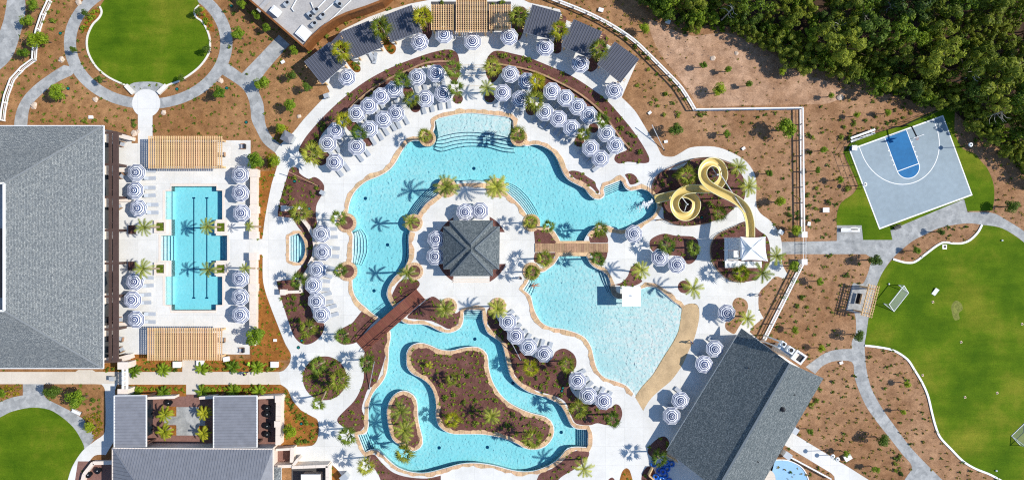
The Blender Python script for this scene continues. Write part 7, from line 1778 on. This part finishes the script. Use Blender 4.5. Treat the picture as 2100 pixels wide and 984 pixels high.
for x, y, r in placed:
    rm = r / S; right = (x - 1300) / 800
    kind = 'pine' if rw.random() < 0.25 + 0.5 * right else ('oak' if rw.random() < 0.7 else 'dark')
    h = rm * rw.uniform(2.0, 2.7) + 1.0; h = min(h, 7.5); h = h if edge_of(x, y) > 60 else rm * 1.25 + 0.5; top = P(x, y, h)
    ey = (y + 60) / (60 + [150 + (x - 1310) * 0.22, 0][0]); zone = 'at the left tip' if x < 1440 else 'on the lower wood edge' if edge_of(x, y) < 45 and x < 1800 else 'behind the court' if x > 1880 and y > 140 else 'in the right corner' if x > 1960 else 'at the top middle' if y < 35 else 'deep in the wood'
    size = 'tall broad ' if r > 29 else 'middling ' if r > 19 else 'small '
    lb = size + {'pine': 'feathery pine of the wood ', 'oak': 'green broadleaf of the wood ', 'dark': 'dark broadleaf of the wood '}[kind] + zone
    WN[lb] = WN.get(lb, 0) + 1
    lb2 = lb + (', ' + ['topmost', 'second', 'third', 'fourth', 'fifth', 'sixth', 'seventh', 'eighth', 'ninth', 'tenth', 'eleventh', 'twelfth', 'thirteenth', 'fourteenth', 'fifteenth', 'sixteenth', 'seventeenth', 'eighteenth', 'nineteenth', 'twentieth'][WN[lb] - 1] + ' from the top')
    o = empty({'pine': 'pine_tree', 'oak': 'woodland_tree', 'dark': 'woodland_tree'}[kind], (top.x, top.y, 0), 0, lb2, 'tree', {'pine': 'pines of the wood', 'oak': 'broad leaved trees of the wood', 'dark': 'dark trees of the wood'}[kind])
    tk = link('trunk', WT[rw.randrange(3)], o, None, rw.uniform(0, 6)); tk.scale = (rm * 0.7, rm * 0.7, h / 3.4)
    pool_ = {'pine': PINE, 'oak': OAK, 'dark': OAKD}[kind]
    c = link('crown', pool_[rw.randrange(len(pool_))], o, (0, 0, h), rw.uniform(0, 6.28)); c.scale = (rm, rm * rw.uniform(0.85, 1.1), rm * rw.uniform(0.9, 1.25))

# grey dead trees standing among the crowns
MAT['snag'] = M('dead_grey_wood', (168, 164, 156), 0.9, 0.15, 3.0)
for i, (x, y, h) in enumerate(((1502,18,6),(1790,22,8),(1835,10,8),(2010,150,8),(2078,160,8),(2060,230,7),(1720,50,7),(1930,120,7))):
    rnd = random.Random(500 + i); top = P(x, y, h); o = empty('dead_tree', (top.x, top.y, 0), 0, 'bare grey dead tree ' + ['at the left of the wood', 'at the top of the wood, left one', 'at the top of the wood, right one', 'above the court corner', 'at the right edge, upper', 'at the right edge, lower', 'in the middle of the wood', 'behind the court'][i], 'tree', 'dead trees in the wood')
    MB().tube([(0, 0, 0), (0.1, 0.05, h * 0.5), (0.2, 0.3, h)], [0.16, 0.1, 0.03], 6).build('trunk', MAT['snag'], o)
    for k in range(9):
        a = rnd.uniform(0, 6.28); z = h * rnd.uniform(0.55, 0.98); l = rnd.uniform(0.7, 1.7); MB().tube([(0.1, 0.1, z), (math.cos(a) * l * 0.6, math.sin(a) * l * 0.6, z + 0.3), (math.cos(a + 0.3) * l, math.sin(a + 0.3) * l, z + 0.4)], [0.05, 0.035, 0.012], 5).build('branch', MAT['snag'], o)
# ------------------------------------------------------------------ shrubs and ground planting
SHR = [cloud(300 + s, 1.0, 0.7, 7, 26, 0.34, 'shrub', 'foliage', zc=0.35) for s in range(4)]
SHD = [cloud(310 + s, 1.0, 0.8, 7, 26, 0.32, 'tree_dark', 'foliage', zc=0.4) for s in range(2)]; SHL = [cloud(320 + s, 1.0, 0.7, 7, 26, 0.34, 'tree_lime', 'foliage', zc=0.35) for s in range(2)]
rs = random.Random(9)
def shrub(px, py, r, label, group, kind='s'):
    me = {'s': SHR, 'd': SHD, 'l': SHL}[kind]; me = me[rs.randrange(len(me))]; rm = r / S
    o = link('shrub', me, None, P(px, py, rm * 0.4) * 1.0, rs.uniform(0, 6.28), label, 'shrub', group); o.location.z = 0.02; o.scale = (rm, rm, rm * rs.uniform(0.8, 1.1))
n_shrub = 0
# rows the photograph shows singly: plan points by bed
ROWS = {
 'round green shrub in the bed between loop path and service building': [(480,28),(470,96),(504,92),(530,70),(495,105),(520,112),(507,152),(460,24),(513,88),(555,80)],
 'low green shrub in the row above the clubhouse': [(88,247),(106,248),(126,246),(151,247),(173,247),(194,247),(218,248),(272,247),(274,256),(318,268)],
 'small shrub left of the fence in the upper left bed': [(104,6),(131,8),(119,24),(110,43),(106,60),(99,26),(89,45)],
 'shrub in the strip between cabanas and service building': [(735,35),(710,48),(692,60),(670,75),(652,90),(634,107),(905,4),(1012,8),(1030,3)],
 'shrub in the line behind the curved fence': [(1242,50),(1262,64),(1282,80),(1303,96),(1319,110),(1330,120),(1376,163),(1393,185),(1438,235),(1404,205)],
 'shrub below the last right cabana': [(1329,143),(1307,175),(1363,193),(1380,212),(1335,212),(1349,218),(1362,236),(1391,233),(1345,205)],
 'dark shrub along the long white fence': [(1619,428),(1619,440),(1620,452),(1636,447),(1629,331),(1656,376),(1656,400),(1656,422),(1656,446)],
 'shrub along the slanting fence': [(1638,553),(1631,575),(1622,590),(1612,610),(1600,650),(1593,670),(1581,690),(1643,552)],
 'green shrub in the bed right of the long fence': [(1668,283),(1674,386),(1671,411),(1672,428),(1676,452),(1700,415),(1738,388),(1746,268),(1660,280)],
 'shrub in the row above the basketball court': [(1733,260),(1752,254),(1775,247),(1797,240),(1726,282),(1742,285),(1757,279),(1790,262),(1800,262),(1818,255),(1834,248),(1853,241),(1868,233),(1836,226)],
 'shrub right of the slanting fence': [(1636,577),(1662,588),(1643,608),(1635,628),(1655,630),(1624,648),(1680,634),(1707,640),(1690,548),(1736,565)],
 'shrub beside the snack bar right eaves': [(1683,800),(1675,820),(1690,824),(1655,850),(1665,832)],
 'low shrub in the round bed': [(640,755),(636,772),(643,790),(652,805),(660,766),(672,752),(684,745),(690,762),(678,770),(668,795),(686,800),(648,770),(660,785),(675,786),(655,735)],
 'shrub in the upper spa bed': [(595,394),(584,399),(595,409),(581,413),(625,423),(642,402),(637,395),(606,365),(590,385),(640,375),(648,385)],
 'shrub in the lower spa bed': [(602,610),(590,622),(600,622),(592,637),(604,634),(620,603),(598,655),(612,658),(625,690)],
 'shrub in the left terraced bed': [(868,120),(878,122),(895,117),(910,113),(923,115),(880,128),(640,290),(648,278),(660,262),(665,255),(720,196)],
 'shrub in the right terraced bed': [(1058,118),(1072,125),(1084,122),(1044,124),(1030,115),(1275,262),(1288,272),(1298,278),(1304,293),(1290,295),(1312,312)],
 'shrub on the large river isle': [(943,790),(905,790),(915,815),(930,808),(912,820),(960,770),(985,770),(952,825),(970,835),(975,820),(1000,860),(1040,870),(1085,870),(1070,858),(1050,850),(950,850),(1015,820),(960,865),(975,868),(940,770)],
 'shrub in the bed right of the river': [(1085,785),(1070,775),(1110,795),(1100,775),(1125,775),(1150,810),(1210,845),(1225,840),(1240,850),(1260,845),(1200,850),(1180,795),(1140,760),(1030,690)],
 'shrub in the slide garden': [(1366,360),(1358,372),(1430,345),(1443,335),(1491,383),(1454,417),(1475,415),(1440,398),(1510,355),(1502,475),(1481,482),(1390,450)],
 'green groundcover clump along the south walk, upper side': [(300,757),(315,757),(350,757),(360,757),(430,757),(445,757),(460,757),(500,757),(550,757),(562,755),(220,756),(232,756),(245,758)],
 'green groundcover clump along the south walk, lower side': [(290,795),(300,797),(312,796),(322,798),(350,797),(360,795),(372,800),(430,797),(440,800),(450,796),(462,798),(492,797),(505,799),(515,796),(545,798),(556,800),(566,797)],
 'small shrub in the row right of the small patio': [(586,805),(582,815),(588,818),(591,828),(599,832),(596,840),(603,846),(610,850),(617,852),(612,858),(625,858),(630,868),(640,870),(642,882),(640,895),(632,905),(620,908),(612,906),(625,903)],
 'shrub in the bed right of the round lawn': [(192,820),(203,820),(202,833),(192,838),(203,845),(186,828),(193,855),(204,860)],
 'yellow groundcover clump in the garden crescents': [(182,30),(190,26),(176,48),(198,24),(172,56),(186,40),(194,34),(412,20),(418,30),(424,40),(430,52),(420,44),(428,60)],
 'shrub in the narrow cabana bed': [(800,96),(804,104),(732,140),(726,132),(735,130),(798,103),(728,141)],
 'shrub in the lower right field bed': [(1837,950),(1845,960),(1850,945),(1840,940),(1855,955),(1848,970),(1838,965),(1846,935)],
}
ON = ['first', 'second', 'third', 'fourth', 'fifth', 'sixth', 'seventh', 'eighth', 'ninth', 'tenth', 'eleventh', 'twelfth', 'thirteenth', 'fourteenth', 'fifteenth', 'sixteenth', 'seventeenth', 'eighteenth', 'nineteenth', 'twentieth']
for lb, pts in ROWS.items():
    for i, (x, y) in enumerate(sorted(pts)):
        if n_shrub >= 296: break
        n_shrub += 1
        shrub(x, y, rs.choice([rs.uniform(4.0, 6.0), rs.uniform(5.5, 8.8)]), lb + ', ' + ON[i] + ' from the left', lb.replace('shrub', 'shrubs', 1) if 'shrub' in lb else lb.replace('clump', 'clumps', 1), 'l' if 'yellow' in lb or 'lower side' in lb else ('d' if 'dark' in lb or rs.random() < 0.25 else 's'))

def tufts(name, regions, label, seed, spacing, smin, smax, lm, blades=9, jitter=0.36, reject=True, zz=0.02, rot=0.0, keep=1.0):
    rnd = random.Random(seed); v, f = [], []
    pts = []
    for reg in regions:
        xs = [p[0] for p in reg]; ys = [p[1] for p in reg]
        y = min(ys); row = 0
        while y < max(ys):
            x = min(xs) + (spacing / 2 if row % 2 else 0)
            while x < max(xs):
                if rnd.random() < keep: pts.append((x + rnd.uniform(-1, 1) * spacing * jitter, y + rnd.uniform(-1, 1) * spacing * jitter, reg))
                x += spacing
            y += spacing * 0.87; row += 1
    arr = np.array([(p[0], p[1]) for p in pts]); okm = np.zeros(len(pts), bool)
    for reg in regions:
        sel = np.array([p[2] is reg for p in pts]); okm |= sel & inside(reg, arr)
    if reject:
        for h in HARD: okm &= ~inside(h, arr)
        okm &= ~(inside(HARD_RING[0], arr) & ~inside(HARD_RING[1], arr))
        for h in BUILT + [BARE]: okm &= ~inside(h, arr)
    for (x, y, _), k in zip(pts, okm):
        if not k: continue
        c = P(x, y); s = rnd.uniform(smin, smax)
        for b in range(blades):
            a = rnd.uniform(0, 6.28); el = rnd.uniform(0.15, 1.3); d = Vector((math.cos(a) * math.cos(el), math.sin(a) * math.cos(el), math.sin(el))); sd_ = Vector((-math.sin(a), math.cos(a), 0)) * s * 0.22
            o_ = c + Vector((rnd.uniform(-1, 1), rnd.uniform(-1, 1), 0)) * s * 0.25 + Vector((0, 0, zz)); b0 = len(v)
            v += [o_ - sd_ * 0.5, o_ + sd_ * 0.5, o_ + d * s * 0.7 + sd_, o_ + d * s * 1.1, o_ + d * s * 0.7 - sd_]; f.append((b0, b0 + 1, b0 + 2, b0 + 3, b0 + 4))
    return link(name, mesh(name, v, f, [LF[lm]]), kind='stuff', label=label)
BUILT = [[(-10,255),(215,255),(240,270),(240,745),(212,757),(-10,757)], [(500,-10),(510,0),(640,112),(720,40),(800,0),(800,-10)], [(230,800),(600,800),(600,990),(150,990),(236,900)], [(1521,673),(1689,775),(1560,990),(1367,923)], WOOD]
FRAME = [(-10,-10),(2110,-10),(2110,994),(-10,994)]
WEST = [(-10,-10),(900,-10),(640,120),(600,260),(575,300),(540,400),(540,760),(-10,760)]; EAST = [(1060,-10),(2110,-10),(2110,994),(1600,994),(1560,720),(1540,560),(1480,300),(1300,190),(1100,10)]
SW = [(-10,787),(240,787),(240,990),(-10,990)]
tufts('young_planting', [WEST, SW], 'rows of small young plants in the pine straw beds at left', 1, 16, 0.12, 0.36, 'shrub', 10, 0.42)
tufts('young_planting', [EAST], 'rows of small young plants in the earth beds at right', 2, 15, 0.1, 0.34, 'grassy', 9, 0.45, keep=0.8)
tufts('young_planting', [EAST], 'scattered darker young plants in the earth beds at right', 3, 24, 0.12, 0.46, 'tree_dark', 9, 0.5, keep=0.6)
tufts('bed_planting', [p for m_, p in BEDS if m_ in ('mulch',)], 'small plants dotted over the dark mulch beds', 4, 12, 0.14, 0.42, 'shrub', 10, 0.4, reject=False, zz=0.04, keep=0.75)
tufts('bed_planting', [p for m_, p in BEDS if m_ == 'isle'], 'rows of small plants on the river isles', 5, 10.5, 0.14, 0.42, 'shrub', 9, 0.3, reject=False, zz=0.06, keep=0.85)
tufts('bed_planting', [p for m_, p in BEDS if m_ in ('amber', 'straw')], 'low plants in the orange straw beds', 6, 10.5, 0.16, 0.34, 'tree_lime', 9, 0.38, reject=False, zz=0.04, keep=0.7)
tufts('groundcover', [[(175,850),(205,845),(212,880),(195,900),(178,880)], [(0,790),(45,790),(45,806),(0,818)], [(565,268),(590,258),(598,275),(575,290)], [(545,310),(566,318),(566,345),(550,352)]], 'dense yellow green groundcover clumps by the paths', 7, 5.5, 0.2, 0.36, 'flower', 8, 0.4, reject=False)
LF['rubble'] = leaf_mat('pale_rubble', (170, 140, 118), (228, 206, 182))
tufts('rubble', [BARE], 'pale stones and broken clods scattered over the bare earth', 21, 13, 0.05, 0.2, 'rubble', 6, 0.5, reject=False, keep=0.35)
tufts('young_planting', [BARE], 'few weeds on the bare earth below the wood', 22, 26, 0.08, 0.25, 'grassy', 8, 0.5, reject=False, keep=0.5)
# clipped hedge tops in the square planters
for x, y in ((331,465),(455,466),(331,551),(455,551)):
    pass
tufts('hedge_top', [[(x - 7.4, y - 7.8), (x + 7.4, y - 7.8), (x + 7.4, y + 7.8), (x - 7.4, y + 7.8)] for x, y in ((331,465),(455,466),(331,551),(455,551))], 'clipped green hedge filling the square lap pool planters', 8, 1.7, 0.1, 0.17, 'tree', 8, 0.5, reject=False, zz=0.38)
tufts('bed_planting', [B_RD], 'thick low planting in the round bed', 11, 7, 0.16, 0.34, 'shrub', 9, 0.4, reject=False, zz=0.04, keep=0.8)
# undergrowth at the foot of the wood
tufts('undergrowth', [[(1310,0),(1330,24),(1375,52),(1410,66),(1490,64),(1530,78),(1556,90),(1600,112),(1625,138),(1680,144),(1720,166),(1762,158),(1800,192),(1850,196),(1900,220),(1950,222),(1975,242),(1995,268),(2040,298),(2070,335),(2110,362),(2110,300),(1980,200),(1800,120),(1650,80),(1500,20),(1330,-10)]], 'tangled undergrowth at the edge of the wood', 10, 7, 0.3, 0.7, 'oak', 10, 0.5, reject=False, keep=0.6)
